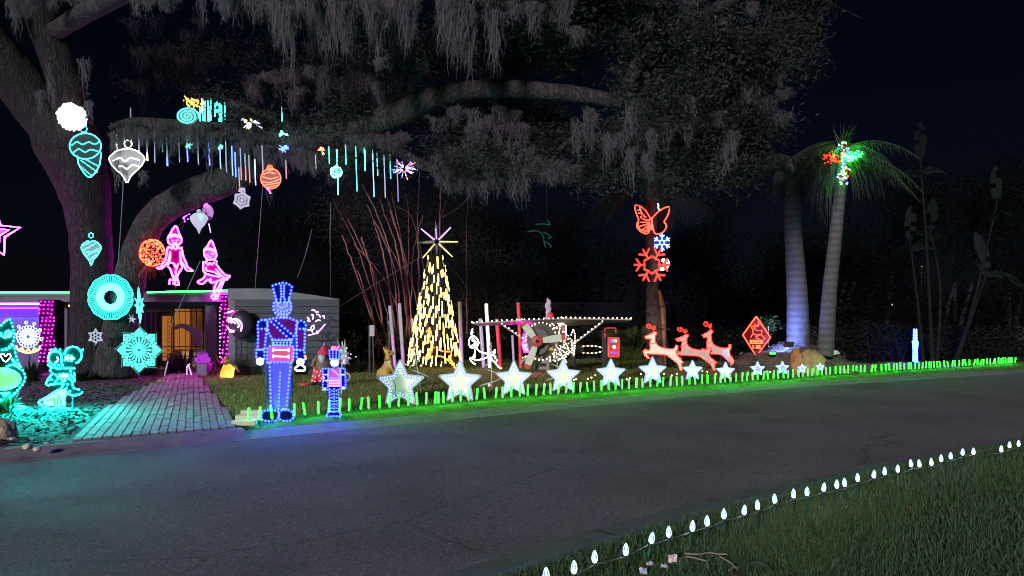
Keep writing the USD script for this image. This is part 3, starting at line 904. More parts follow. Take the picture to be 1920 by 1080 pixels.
# ================================================================ LIT FIGURES ALONG THE ROAD
# ---- big toy soldier
fb = Fig('toy_soldier', 'tallest blue lit toy soldier board in red jacket beside the brick path', 'light display', (470, 520, 3.858), (205, 1042), GD(790.5))
hat = [(163, 62), (200, 46), (235, 40), (272, 46), (302, 68), (282, 150), (282, 182), (188, 182), (186, 150)]
head = spl([(172, 186), (168, 225), (190, 268), (235, 292), (275, 268), (297, 225), (293, 186)], 5)
torso = [(118, 308), (190, 294), (280, 294), (345, 320), (330, 400), (300, 452), (165, 452), (132, 400)]
belt = [(160, 455), (300, 455), (292, 490), (166, 490)]
coat = [(124, 515), (150, 491), (300, 491), (318, 515), (306, 614), (124, 614)]
slv_l = [(58, 372), (120, 372), (103, 522), (56, 522)]
shd_l = spl([(56, 372), (58, 325), (92, 308), (128, 325), (122, 372)], 4)
cuf_l = [(46, 524), (105, 524), (100, 590), (44, 590)]
slv_r = [(334, 372), (396, 372), (392, 525), (338, 525)]
shd_r = spl([(332, 372), (336, 332), (366, 314), (400, 334), (398, 372)], 4)
cuf_r = [(336, 527), (392, 527), (396, 592), (338, 592)]
trou = [(138, 615), (300, 615), (284, 880), (262, 952), (146, 952)]
fb.panel('hat', hat, BLUEP)
fb.panel('face', head, plain('face_panel', (0.16, 0.14, 0.30), 0.5), y=.002)
fb.panel('chest', torso, DREDP)
fb.panel('sash', [(150, 318), (188, 306), (318, 428), (285, 450)], BLUEP, y=-.008, th=.008)
fb.panel('belt', belt, BLUEP)
fb.panel('coat_skirt', coat, REDP)
for s_, a_, c_ in ((slv_l, shd_l, cuf_l), (slv_r, shd_r, cuf_r)):
    fb.panel('sleeve', s_, DREDP)
    fb.panel('epaulette', a_, BLUEP)
    fb.panel('cuff', c_, BLUEP)
for c_ in ((70, 608), (362, 612)):
    fb.panel('glove', circ(*c_, 27, 16), WHITEP, y=-.006)
fb.panel('trousers', trou, LBLUEP)
fb.panel('boot', spl([(78, 1002), (95, 968), (150, 958), (205, 968), (204, 1010), (185, 1040), (95, 1040)], 4, True), BLUEP, y=-.02)
fb.panel('boot', spl([(206, 1004), (215, 966), (262, 956), (306, 972), (312, 1004), (298, 1036), (225, 1038)], 4, True), BLUEP, y=-.02)
fb.rope('frame', [[(112, 1040), (112, 560), (128, 330)], [(296, 1040), (296, 560), (330, 330)], [(112, 700), (296, 700)]], BLACKM, .014, y=.03)
BL = [along(hat, 25, True), along(head, 25), along([(190, 158), (280, 158)], 26), along([(190, 176), (280, 176)], 26), along([(222, 60), (226, 140)], 22), along([(245, 60), (243, 140)], 22),
      [(198, 205), (215, 215), (232, 222), (250, 215), (268, 205), (205, 190), (262, 190)], along([(200, 240), (235, 252), (268, 240)], 22), along([(205, 268), (265, 268)], 23),
      along(torso, 25, True), along([(152, 322), (283, 445)], 28), along([(186, 314), (314, 424)], 28), along(belt, 22, True), along([(170, 472), (290, 472)], 23),
      along(coat, 25, True), along(slv_l, 25, True), along(shd_l, 25), along(cuf_l, 25, True), along(slv_r, 25, True), along(shd_r, 25), along(cuf_r, 25, True),
      along([(140, 622), (152, 950)], 28), along([(292, 622), (262, 950)], 28), along([(218, 690), (205, 950)], 25),
      along(spl([(80, 1005), (95, 970), (150, 960), (204, 972), (203, 1010), (182, 1036), (98, 1034)], 4, True), 25, True), along(spl([(208, 1004), (216, 968), (262, 958), (304, 974), (310, 1004), (296, 1032), (228, 1034)], 4, True), 25, True)]
fb.bulbs('bulbs', np.vstack(BL), BLUE, .0195)
fb.bulbs('glove_bulbs', np.vstack([circ(70, 608, 20, 9), [(70, 608)], circ(362, 612, 20, 9), [(362, 612)]]), WHITE, .017)
for y_ in (525, 571):
    fb.rope('frog_button', [[(170, y_), (275, y_ + 3)]], ICE, .011, y=-.015)
    fb.bulbs('frog_ends', [(168, y_ - 7), (166, y_ + 7), (172, y_), (277, y_ - 5), (279, y_ + 9), (273, y_ + 2)], ICE, .017)

fb.rope('white_loop', [spl([(345, 640), (326, 655), (332, 672), (362, 674), (392, 672), (396, 652), (376, 638)], 4)], WHITE, .011, y=-.02)
fb.bulbs('orange_bulbs', [(398, 570), (402, 580), (398, 590)], ORANGE, .018)

# ---- small toy soldier
fs = Fig('toy_soldier', 'small blue and red lit toy soldier board behind the green stakes', 'light display', (560, 560, 4.5), (302, 1000), GD(782.5))
hat = [(262, 440), (280, 428), (330, 428), (348, 440), (340, 510), (268, 510)]
fs.panel('hat', hat, BLUEP)
fs.panel('face', [(270, 512), (340, 512), (334, 560), (305, 578), (276, 560)], plain('pale_face', (0.5, 0.5, 0.6), 0.5))
fs.panel('chest', [(255, 588), (352, 588), (354, 668), (256, 668)], REDP)
fs.panel('sash', [(262, 592), (285, 588), (350, 646), (346, 662)], WHITEP, y=-.008, th=.008)
fs.panel('coat_skirt', [(258, 672), (350, 672), (354, 742), (252, 742)], plain('pink_panel', (0.5, 0.12, 0.35), 0.5))
for q in ([(208, 592), (252, 592), (246, 770), (206, 770)], [(358, 590), (394, 590), (398, 760), (362, 760)]):
    fs.panel('sleeve', q, BLUEP)
for c_ in ((222, 762), (378, 752)):
    fs.panel('glove', circ(*c_, 13, 10), WHITEP, y=-.006)
fs.panel('trousers', [(260, 745), (344, 745), (340, 955), (266, 955)], BLUEP)
fs.panel('boot', [(238, 985), (262, 945), (300, 955), (300, 1000), (245, 1000)], BLUEP, y=-.01)
fs.panel('boot', [(303, 955), (335, 945), (358, 970), (356, 1000), (303, 1000)], BLUEP, y=-.01)
fs.bulbs('bulbs', np.vstack([along(hat, 20, True), along([(290, 440), (292, 500)], 18), along([(320, 440), (318, 500)], 18), along([(270, 512), (340, 512), (334, 560), (305, 578), (276, 560)], 20, True),
                             along([(208, 592), (252, 592), (246, 770), (206, 770)], 22, True), along([(358, 590), (394, 590), (398, 760), (362, 760)], 22, True), along([(256, 590), (256, 668), (354, 668), (352, 590)], 20),
                             along([(264, 765), (270, 950)], 22), along([(302, 760), (302, 950)], 22), along([(340, 765), (336, 950)], 22), along([(283, 775), (286, 950)], 30), along([(322, 775), (319, 950)], 30),
                             along([(238, 985), (262, 945), (300, 955)], 18), along([(303, 955), (335, 945), (358, 970), (352, 996)], 18), along([(245, 990), (345, 990)], 22)]), BLUE, .0155)
fs.bulbs('coat_bulbs', np.vstack([along([(262, 690), (346, 690)], 17), along([(262, 712), (346, 712)], 17), along([(262, 734), (346, 734)], 17), along([(214, 640), (244, 640)], 15), along([(214, 690), (244, 690)], 15), along([(366, 640), (392, 640)], 13)]), LILAC, .014)
fs.bulbs('beard_bulbs', np.vstack([along([(280, 540), (330, 540)], 12), along([(288, 555), (322, 555)], 11), [(222, 762), (378, 752), (215, 665)]]), WHITE, .014)
fs.rope('plume', [[(290, 428), (284, 410), (296, 402)], [(305, 428), (306, 404), (318, 410)], [(322, 428), (332, 408), (340, 404)]], PINK, .007)
fs.rope('stake', [[(302, 560), (302, 1015)]], BLACKM, .01, y=.025)


# ---- the row of stars
def star_poly(cx, cy, R, r, ph=-90, n=5, sx=1.0):
    a = np.radians(ph + np.arange(2 * n) * 180 / n)
    rr = np.where(np.arange(2 * n) % 2 == 0, R, r)
    return np.stack([cx + rr * np.cos(a) * sx, cy + rr * np.sin(a)], 1)


STARS = [(750.5, 721, 83, 758.5, -3), (862.5, 717, 74, 752.5, -4), (963.5, 711, 62.5, 743.5, 0), (1056, 706, 59, 738, 0), (1145.5, 701, 51.5, 732, 0), (1223.5, 696, 49, 723.5, 0),
         (1298.5, 695, 36, 718, -4), (1360.5, 697, 33.5, 717, 0), (1420.5, 692, 26, 714, 0), (1467, 690, 24, 711, 0), (1504, 691, 16.5, 709.5, 0), (1537.5, 688.5, 15.5, 706.5, 0)]
STAR_L = ['largest cream star of the row, cracked, in front of the kangaroo figure', 'second largest cream star, in front of the cone tree foot', 'cream star left of the aeroplane propeller blade', 'cream star under the aeroplane nose',
          'pale star below the red hanging lantern sign', 'pale star below the leading red reindeer', 'blue white star under the middle red reindeer', 'blue white star under the hind hooves of the rear red reindeer',
          'small blue star directly below the red diamond sign', 'small blue star in front of the rock mound, right of the diamond sign', 'tiny blue star in front of the orange boulder', 'tiny blue star last in the row, below the palms']
for i, (cx, cy, w, yb, tilt) in enumerate(STARS):
    D = GD(yb)
    h = (yb - cy)
    fg = Fig('star_light', STAR_L[i], 'star light', (0, 0, 1.0), (cx, yb), D, 'stars standing along the kerb')
    R = w / 1.9
    sy = 1.0
    outer = star_poly(cx, cy, R, R * .47)
    outer = np.array(Polygon(outer).buffer(R * .07).exterior.coords)[:-1]
    far = i > 6
    fg.panel('rim', outer, WHITEP, y=.0, th=.03, holes=[star_poly(cx, cy, R * .70, R * .33)])
    fg.panel('face', star_poly(cx, cy, R * .705, R * .335), CREAM if i < 8 else plain('dimmed_star_face', (0.35, 0.4, 0.6), .5), y=.006, th=.015)  # farther faces get a darker bluish tone in place of weaker light
    b1 = along(star_poly(cx, cy, R * .93, R * .45), R * .10, True)
    b2 = along(star_poly(cx, cy, R * .74, R * .355), R * .14, True)
    rad = .0135 - .0004 * i
    fg.bulbs('outer_bulbs', b1, BLUER if i > 3 else ICE, rad, y=-.022)
    fg.bulbs('inner_bulbs', b2, BLUER if i > 5 else ICE, rad, y=-.026)
    fg.rope('prop', [[(cx, cy), (cx, yb)]], BLACKM, .008, y=.05)
    if i == 0:
        fg.rope('cable', [spl([(738, 712), (742, 726), (741, 738), (750, 750)], 4)], BLACKM, .006, y=-.02)

# ---- green stake lights
base_y = np.array([(466, 797), (573, 783.5), (675, 773), (832, 759.5), (929, 750.5), (1032, 743), (1205, 730), (1340, 721.5), (1470, 712), (1550, 705.6), (1661, 697.8), (1764, 691.2), (1905, 682.4)])
xs = [440 + u / 4.8 for u in (125, 225, 340, 440, 537, 637, 755, 845, 940, 1027, 1130, 1210, 1305, 1395, 1475, 1562, 1643, 1722, 1800)] + \
     [820 + u / 4.8 for u in (8, 57, 135, 210, 282, 353, 430, 522, 588, 665, 740, 812, 887, 955, 1020, 1082, 1155, 1220, 1285, 1355, 1412, 1477, 1545, 1605, 1663, 1723, 1788)] + \
     [1200 + u / 5.333 for u in (-35, 28, 103, 168, 230, 302, 370, 425, 495, 557, 620, 678, 748, 803, 852, 908, 960, 1020, 1068, 1130, 1180, 1232, 1282, 1335, 1385, 1438, 1482, 1532, 1588, 1630, 1678, 1720, 1775)] + \
     [1540 + u / 5.05 for u in (5, 48, 82, 135, 178, 222, 252, 297, 332, 375, 410, 465, 485, 512, 572, 612, 650, 685, 715, 750, 787, 828, 855, 890, 922, 958, 988, 1022, 1042, 1068, 1105, 1130, 1170, 1205, 1240, 1265, 1300, 1340, 1370, 1405, 1440, 1480, 1497, 1535, 1570, 1600, 1625, 1650, 1680, 1702, 1720, 1745, 1770, 1785, 1808, 1838)]
first = None
rt = np.random.default_rng(17)
SHIELD = plain('added_stake_shield', (0.02, 0.06, 0.03), 0.5)
for i, x in enumerate(xs):
    loc = GP(x, np.interp(x, base_y[:, 0], base_y[:, 1]), 0.11)
    tilt = rt.normal(0, 4.0) + (18 if i in (90, 119, 121) else 0)
    if first is None:
        first = thing('stake_light', 'slim green LED stake standing in the grass along the far kerb', 'stake light', loc, 'green stake lights along the kerb')
        part('channel', MB().box((0, .019, .135), (.040, .008, .235)), SHIELD, first)  # opaque backing added to keep green light off the stars behind
        part('bulbs', MB().balls([(0, -.004, .072 + .0405 * k) for k in range(5)], .0145), GREEN, first)
        part('spike', MB().tube([(0, 0, -.05), (0, 0, .03)], .007, 5), BLACKM, first)
    else:
        copy_of(first, loc, rt.uniform(-20, 20), tilt=tilt, scale=rt.uniform(.94, 1.06))

# ---- white bulbs of the near lawn
bp = [(50, 535), (158, 508), (240, 467), (358, 437), (447, 393), (529, 370), (617, 343), (679, 326), (745, 298), (817, 283), (881, 265), (946, 240), (1018, 220), (1069, 212), (1129, 195), (1188, 183), (1224, 177), (1271, 157), (1327, 143), (1375, 132), (1428, 123), (1485, 102), (1518, 102), (1562, 96), (1596, 82), (1635, 72), (1679, 57), (1722, 54), (1832, 45), (1865, 29), (1900, 23)]
SHELL = usdkit.material(stage, '/World/Looks/bulb_shell', {'t': ('transparent_bsdf', {'color': (0.9, 0.95, 1.0)}), 'g': ('glossy_bsdf', {'roughness': 0.3, 'color': (0.6, 0.7, 0.8)}), 'fr': ('fresnel', {'IOR': 1.25}),
                                                         'm': ('mix_closure', {}), 'e': ('emission', {'color': (0.62, 0.8, 1.0), 'strength': 0.16}), 'a': ('add_closure', {})},
                        [('fr.fac', 'm.fac'), ('t.BSDF', 'm.closure1'), ('g.BSDF', 'm.closure2'), ('m.closure', 'a.closure1'), ('e.emission', 'a.closure2')], surface='a.closure')
firstb = None
cordpts = []
ZB = 0.262
for i, (u, v_) in enumerate(bp):
    px, py = 1000 + u / 2.087, 820 + v_ / 2.087
    D = (CH - ZB) * F / (py - HY)
    loc = np.array([(px - CX) / F * D, D, 0.095])
    cordpts.append(loc + [0, 0, ZB - .095 - .045])
    if firstb is None:
        firstb = thing('path_bulb', 'clear cone shaped white bulb on a short stake along the near kerb', 'path light', loc, 'white bulbs along the near lawn')
        zc = ZB - .095
        part('shell', MB().lathe([(0.0001, zc - .033), (.013, zc - .031), (.0175, zc - .018), (.0185, zc - .008), (.016, zc + .010), (.010, zc + .026), (.0035, zc + .036), (.0001, zc + .038)], 14), SHELL, firstb, smooth=True)
        part('filament', MB().lathe([(.0001, zc - .026), (.008, zc - .026), (.0095, zc - .019), (.0035, zc - .010), (.0001, zc)], 8).tube([(-.004, 0, zc - .01), (0, .003, zc + .012), (.002, 0, zc + .022)], .0018, 5), emis('bulb_core', (0.75, 0.9, 1.0), 42), firstb)
        part('socket', MB().lathe([(.0001, zc - .062), (.010, zc - .062), (.0115, zc - .05), (.0115, zc - .034), (.0001, zc - .033)], 10), plain('green_socket', (0.012, 0.03, 0.018), .5), firstb)
        part('stake', MB().box((0, 0, zc / 2 - .05), (.008, .016, zc - .02)), plain('green_stake', (0.012, 0.03, 0.018), .5), firstb)
    else:
        copy_of(firstb, loc, rt.uniform(0, 360), tilt=rt.normal(0, 4))
m = MB()
for a, b in zip(cordpts[:-1], cordpts[1:]):
    t = np.linspace(0, 1, 7)[:, None]
    q = a * (1 - t) + b * t
    q[:, 2] -= (0.002 + rt.uniform(0, .008)) * 4 * (t * (1 - t))[:, 0]
    m.tube(q, .0035, 5)
solo('extension_cord', m, plain('grey_cord', (0.06, 0.07, 0.066), .5), 'thin cord joining the white bulbs along the near kerb', 'cord')

# ---- reindeer team
deer = np.array([(475, 485), (510, 470), (545, 455), (563, 438), (590, 440), (592, 458), (575, 478), (578, 540), (598, 570), (630, 592), (690, 606), (740, 612), (772, 604), (783, 575), (800, 572), (806, 592), (800, 615), (782, 640), (798, 680), (830, 712), (858, 742), (836, 758), (842, 792), (852, 822), (826, 822), (812, 780), (800, 752), (760, 722), (720, 690), (690, 668), (600, 662), (530, 660), (500, 652), (492, 668), (524, 698), (505, 708), (474, 676), (458, 630), (478, 613), (518, 628), (530, 600), (526, 560), (538, 510), (510, 505), (490, 508)], float)
ant = [[(566, 440), (566, 412), (552, 392), (530, 372)], [(552, 392), (500, 365), (492, 385), (512, 402)], [(530, 372), (520, 362)], [(548, 405), (520, 398)], [(560, 415), (578, 400), (572, 385)]]
collar = [[(528, 552), (555, 560), (580, 548)]]
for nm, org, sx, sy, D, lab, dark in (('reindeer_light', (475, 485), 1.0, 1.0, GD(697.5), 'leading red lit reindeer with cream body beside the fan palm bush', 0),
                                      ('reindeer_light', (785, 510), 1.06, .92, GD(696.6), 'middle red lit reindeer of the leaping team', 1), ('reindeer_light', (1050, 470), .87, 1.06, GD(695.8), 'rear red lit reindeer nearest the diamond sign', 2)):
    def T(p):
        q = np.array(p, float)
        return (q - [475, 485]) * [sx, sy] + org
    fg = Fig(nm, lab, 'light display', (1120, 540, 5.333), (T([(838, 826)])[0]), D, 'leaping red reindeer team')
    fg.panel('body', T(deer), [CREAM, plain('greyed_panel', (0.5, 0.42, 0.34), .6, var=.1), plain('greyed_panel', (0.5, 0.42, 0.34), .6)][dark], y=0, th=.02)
    fg.bulbs('outline_bulbs', along(T(deer), 27, True), RED, .027, y=-.012)
    fg.rope('antlers', [spl(T(a), 4) for a in ant], REDP, .014, y=0.0)
    fg.bulbs('antler_bulbs', np.vstack([along(spl(T(a), 4), 24) for a in ant] + [along(T(collar[0]), 22)]), RED, .026, y=-.02)
    fg.rope('stake', [[T((690, 640)), (T((690, 640))[0], T((838, 826))[1])], [T((530, 650)), (T((530, 650))[0], T((838, 826))[1])]], BLACKM, .012, y=.03)

# ---- reindeer crossing sign
fg = Fig('crossing_sign', 'red glowing diamond sign with leaping reindeer and lettering beside the rock mound', 'sign', (1390, 590, 12.0), (332, 1330), 21.3)
dia = [(332, 40), (650, 510), (332, 935), (28, 455)]
fg.panel('board', dia, plain('sign_red', (0.10, 0.008, 0.004), .8, spec=.05), y=0, th=.02)
fg.rope('border', [dia + dia[:1]], REDR, .022, y=-.02)
sd = [[(225, 290), (222, 262), (262, 258), (285, 265), (292, 310), (340, 352), (470, 362), (455, 380), (450, 455), (490, 490), (535, 560)], [(450, 455), (385, 450), (345, 452), (300, 440), (260, 408), (258, 330), (225, 290)], [(300, 440), (245, 450), (212, 510)], [(345, 455), (325, 520), (400, 545)], [(400, 455), (350, 500)],
      [(285, 265), (310, 235), (295, 205)], [(300, 262), (360, 268), (392, 225), (370, 160)], [(362, 265), (345, 225)], [(385, 235), (345, 215)]]
fg.rope('reindeer_outline', [spl(a, 4) for a in sd], REDR, .011, y=-.015)
SIGNT = emis('sign_lettering', (1.0, 0.22, 0.08), 2.2)
for txt, cx_, y_, h_ in (('REINDEER', 340, 658, 90), ('X-ING', 338, 768, 82)):
    tm = meshkit.text_mesh(txt, h_ * fg.S, .006, bold=True)
    w_ = tm.bounds[1][0] - tm.bounds[0][0]
    V = np.array(tm.vertices)
    sc = min(1.0, (300 if len(txt) > 5 else 185) * fg.S / w_)
    V[:, 0] *= sc
    o_ = fg.L([(cx_, y_)])[0]
    V2 = np.stack([V[:, 0] - w_ * sc / 2 - tm.bounds[0][0] * sc + o_[0], -.008 - V[:, 2], V[:, 1] + o_[2]], 1)
    part('lettering', MB().add(V2, tm.faces), SIGNT, fg.o, label='word ' + txt)
fg.rope('post', [[(332, 60), (332, 1330)]], BLACKM, .02, y=.04)

# ---- white leaping rope-light reindeer
fg = Fig('reindeer_light', 'bright white rope light reindeer leaping between the purple and red poles', 'light display', (860, 540, 4.908), (390, 742), 22.3)
wl = [[(100, 470), (118, 445), (150, 448), (178, 482), (182, 515), (165, 545), (195, 585), (262, 604), (318, 590), (335, 565), (330, 600), (302, 625), (308, 660), (340, 690), (365, 725), (395, 742)],
      [(302, 625), (285, 618), (240, 648), (170, 662), (138, 655), (112, 640), (108, 660), (128, 685), (155, 705)], [(165, 545), (150, 575), (148, 640)], [(100, 470), (95, 500), (105, 540), (135, 550), (165, 520)], [(105, 540), (165, 505)], [(130, 445), (112, 420), (118, 405)], [(118, 450), (160, 500), (120, 480)], [(150, 600), (130, 640)], [(318, 600), (335, 640), (355, 672)]]
fg.rope('rope_light', [spl(a, 4) for a in wl], emis('white_rope', (1.0, 0.9, 0.92), 5), .020, y=0, sides=7)
fg.rope('antler', [spl([(112, 432), (130, 405), (118, 388), (134, 375)], 4)], LILAC, .022, y=0)
fg.rope('stake', [[(395, 742), (396, 760)], [(150, 640), (150, 760)]], BLACKM, .012, y=.03)

# ---- cone tree of meteor tubes with an eight pointed star
tD = GD(692.5)
ct = P(816, 692.5, tD)
k = tD / F / 2.842


def CT(u, v_):
    return np.array([(680 + u / 2.842 - 816) / F * tD, 0, (692.5 - (400 + v_ / 2.842)) / F * tD])


tree = thing('cone_tree', 'tall cone shaped tree of hanging yellow light tubes', 'light tree', ct)
rt_, rb_ = 40 * k, 148 * k
zt_, zb_ = CT(388, 226)[2], CT(380, 808)[2]
part('mast', MB().tube([(0, 0, 0), (0, 0, CT(390, 150)[2])], .03, 8), BLACKM, tree)
ring = [np.column_stack([r_ * np.cos(np.radians(np.arange(0, 361, 10))), r_ * np.sin(np.radians(np.arange(0, 361, 10))), np.full(37, z)]) for r_, z in ((rt_, zt_), (rb_, zb_))]
part('top_ring', MB().tube(ring[0] + [CT(388, 226)[0], 0, 0], .02, 6), BLACKM, tree)
part('base_ring', MB().tube(ring[1] + [CT(380, 808)[0], 0, 0], .02, 6), BLACKM, tree)
NS = 36
rc = np.random.default_rng(8)
for s_ in range(NS):
    a = 2 * np.pi * s_ / NS
    top = np.array([rt_ * math.cos(a) + CT(388, 226)[0], rt_ * math.sin(a), zt_])
    bot = np.array([rb_ * math.cos(a) + CT(380, 808)[0], rb_ * math.sin(a), zb_])
    st = part('strand', MB().tube([top, bot], .011, 5), WIRE, tree)
    L = np.linalg.norm(bot - top)
    t = ((s_ * 5) % 13) / 13 * .74 - .1
    while t < 1.0:
        l_ = (.29 + .05 * rc.normal()) / L
        t0, t1 = max(t, 0), min(t + l_, 1)
        if t1 - t0 > .01:
            part('lit_tube', MB().tube([top + (bot - top) * t0, top + (bot - top) * t1], .027, 6), YELLOW, st)
        t += (.72 + rc.normal() * .05) / L
star_c = CT(395, 152)
for i, (u, v_, mat, lab) in enumerate([(388, 40, None, 'grey'), (474, 72, LILAC, 'lilac'), (513, 153, YELLOW, 'yellow'), (483, 236, YELLOW, 'yellow'), (395, 225, None, 'grey'), (318, 242, YELLOW, 'yellow'), (281, 157, None, 'grey'), (308, 80, LILAC, 'lilac')]):
    tip = CT(u, v_) - star_c
    d = tip / np.linalg.norm(tip)
    arm = part('star_arm', MB().tube([star_c + d * .05, star_c + d * .12, star_c + tip * .55, star_c + tip], [.02, .055, .045, .006], 6), GREYP, tree, label=lab + ' star arm')
    if mat is not None:
        pts = [star_c + tip * t + [0, -.055, 0] for t in np.linspace(.15, .92, 12)]
        part('arm_bulbs', MB().balls(pts, .022), mat, arm)
    elif i in (0, 6):
        pts = [star_c + tip * t + [0, -.055, 0] for t in np.linspace(.15, .6, 7)]
        part('arm_bulbs', MB().balls(pts, .018), LILAC if i == 0 else emis('faint_yellow', (1, .7, .3), .8), arm)
part('star_hub', MB().ell(star_c, (.09, .07, .09)), BLACKM, tree)
part('guy_wire', MB().tube([CT(440, 250), CT(560, 395)], .006, 4).tube([CT(340, 230), CT(40, 340)], .006, 4), WIRE, tree)

# orange reindeer inside the tree and a green bundle
fg = Fig('reindeer_light', 'orange dotted reindeer outline seen through the cone tree', 'light display', (620, 540, 6.0), (1110, 915), GD(691.0) - .05)
pts = np.vstack([along(spl([(1080, 490), (1100, 465), (1128, 490), (1130, 530), (1110, 560)], 4), 16), along(spl([(1115, 590), (1130, 630), (1150, 660), (1200, 690), (1280, 715), (1360, 715)], 4), 20), along(spl([(1085, 740), (1100, 700), (1120, 680)], 4), 15), along(spl([(1140, 690), (1130, 740), (1100, 800), (1090, 780)], 4), 16),
                 along(spl([(1190, 770), (1250, 770), (1300, 800), (1340, 830), (1380, 880), (1412, 915)], 4), 15), along(spl([(1360, 730), (1350, 790), (1380, 850)], 4), 15), along(spl([(1120, 700), (1115, 760), (1140, 800)], 3), 15), along(spl([(1310, 800), (1370, 860), (1410, 900)], 3), 14)])
fg.bulbs('bulbs', pts, ORANGE, .028, y=0)
fg.rope('frame', [spl([(1115, 590), (1130, 630), (1150, 660), (1200, 690), (1280, 715), (1360, 715), (1412, 915)], 4), [(1110, 680), (1110, 915)]], BLACKM, .01, y=.03)

# ---- pixel poles
POLEM = plain('frosted_pole', (0.42, 0.38, 0.50), .35)
POLER = plain('red_pole', (0.62, 0.05, 0.08), .4)
for (x0, y0, x1, y1, w, body, lit, lo, lab) in [
    (731, 574, 741, 692, 6.5, POLEM, PURPLE, .5, 'pale pole glowing purple low down, behind the kangaroo figure'), (729, 602, 728, 690, 5, POLEM, None, 0, 'shorter pale pole left of the kangaroo figure'),
    (749, 569.5, 756.5, 692, 6.5, POLEM, PURPLE, .35, 'tall pale pole glowing purple right of the kangaroo figure'), (772.5, 598, 778, 690, 5, POLEM, None, 0, 'pale pole half hidden by the left edge of the cone tree'),
    (862, 566.5, 866.5, 690, 7.5, POLEM, PURPLE, .45, 'tall lilac pole just right of the cone tree'), (900.5, 598, 907, 690, 6.5, POLEM, PURPLE, .3, 'short lilac pole behind the white reindeer'),
    (912, 570, 918.5, 690, 7.5, plain('white_pole', (.7, .7, .7), .4), WHITE, 1.0, 'tall glowing white pole behind the white reindeer'), (932, 599, 938.5, 690, 8, POLER, REDR, .8, 'shorter thick red pole under the left wing tip'),
    (972, 568.5, 977, 690, 7, POLER, REDR, .9, 'tall red pole crossing the left wing'), (961, 629, 963.5, 680, 5, POLEM, None, 0, 'short unlit grey pole between the two red poles')]:
    D = GD(max(y1, 689))
    a, b = P(x1, y1, D), P(x0, y0, D)
    o = thing('light_pole', lab, 'light pole', a, 'plastic light poles')
    r_ = w / 2 / F * D
    part('pole', MB().tube([(0, 0, 0), b - a], r_, 8), body, o, smooth=40)
    part('cap', MB().tube([(b - a) * .998, (b - a) * 1.006], r_ * 1.08, 8), GREYP, o)
    if lit is not None:
        n_ = int(np.linalg.norm(b - a) * lo / .07)
        low = {PURPLE: emis('pole_purple', (.5, .04, 1.0), 3.0), REDR: emis('pole_red', (1.0, .03, .05), 1.5), WHITE: emis('pole_white', (.9, .85, .95), 5)}[lit]
        pts = [(b - a) * (.02 + lo * .97 * t) + [rc.normal() * .004, -r_ * 1.0, 0] for t in np.linspace(0, 1, n_)]
        part('pixel_bulbs', MB().balls(pts, .024 if lit is not WHITE else .04), low, o)

# ---- wire spirals
SPM = plain('pale_spiral_tape', (0.50, 0.50, 0.44), .4)
for lab, top, base, rb, turns, ph in [('pale spiral tree on a rod just right of the first star', (760 + 16, 652), (790, 737.5), 24, 2.1, 2.0), ('pale spiral tree on a rod in front of the white reindeer', (921, 642), (922, 728.5), 21, 2.3, 2.6),
                                      ('pale spiral tree on a rod in front of the aeroplane', (1044, 643), (1045.5, 716), 20, 2.0, 2.9), ('pale spiral arcs standing behind the small toy soldier', (642, 640), (640, 741), 20, 2.0, 2.2)]:
    D = GD(base[1])
    a = P(base[0], base[1], D)
    tp = P(top[0], top[1], D) - a
    o = thing('spiral_tree', lab, 'spiral ornament', a, 'wire spirals on the lawn')
    part('rod', MB().tube([(0, 0, 0), tp], .011, 6), SPM, o)
    t = np.linspace(0, 1, 70)
    R_ = (rb / F * D) * (1 - t) ** .8 + .015
    th = ph + t * turns * 2 * np.pi
    q = np.stack([R_ * np.cos(th), R_ * np.sin(th), np.zeros(70)], 1) + tp * (t[:, None] * .97 + .01)
    part('spiral', MB().tube(q, .014, 6), SPM, o)

# ---- tiny lights strewn on the lawn behind the stars
lp = [(860 + u / 4.908, 540 + v / 4.908) for u, v in ((1060, 845), (1082, 838), (1188, 835), (1222, 825), (1257, 803), (1547, 840), (1575, 830))] + [(1120 + u / 5.333, 540 + v / 5.333) for u, v in ((435, 860), (668, 860), (745, 875), (795, 858), (1020, 790), (1050, 830), (1100, 838), (1183, 860), (1505, 860), (1730, 840))]
q = np.array([P(u, v, GD(v + 9)) for u, v in lp])
o = thing('string_lights', 'tiny warm white lights strewn over the lawn behind the stars', 'string lights', (*q[0][:2], .11))
part('bulbs', MB().balls(q - [*q[0][:2], .11], .022), WARM, o)
part('cord', MB().tube(spl(np.column_stack([q[:, :2], np.full(len(q), .16)]), 3) - [*q[0][:2], .11], .004, 4), WIRE, o)
for k, (u, v, lab) in enumerate(((1021, 721.5, 'single lilac bulb on the lawn left of the fourth star'), (917, 722, 'single pink bulb on the lawn under the spiral before the white reindeer'))):
    b_ = P(u, v, GD(v + 7))
    o = thing('lawn_bulb', lab, 'bulb', (*b_[:2], .11))
    part('bulb', MB().ell((0, 0, b_[2] - .11), (.028, .028, .032), shape=ICO1), LILAC if k == 0 else PINKS, o)
    part('socket', MB().tube([(0, 0, 0), (0, 0, b_[2] - .13)], .01, 5), BLACKM, o)

# ---- kangaroo figure
def chain(balls_, edge):
    """one smooth skin over spheres joined by hulls: balls_ {name: (x, y, z, r)}"""
    import manifold3d as m3
    out = None
    for a, b in edge:
        pts = []
        for n_ in (a, b):
            x, y, z, r = balls_[n_]
            pts.append(ICO2[0] * r + [x, y, z])
        h = m3.Manifold.hull_points(np.vstack(pts))
        out = h if out is None else out + h
    me = out.refine_to_length(.03).to_mesh()
    t = trimesh.Trimesh(me.vert_properties[:, :3], me.tri_verts, process=True)
    trimesh.smoothing.filter_taubin(t, iterations=14)
    return np.array(t.vertices), np.array(t.faces)


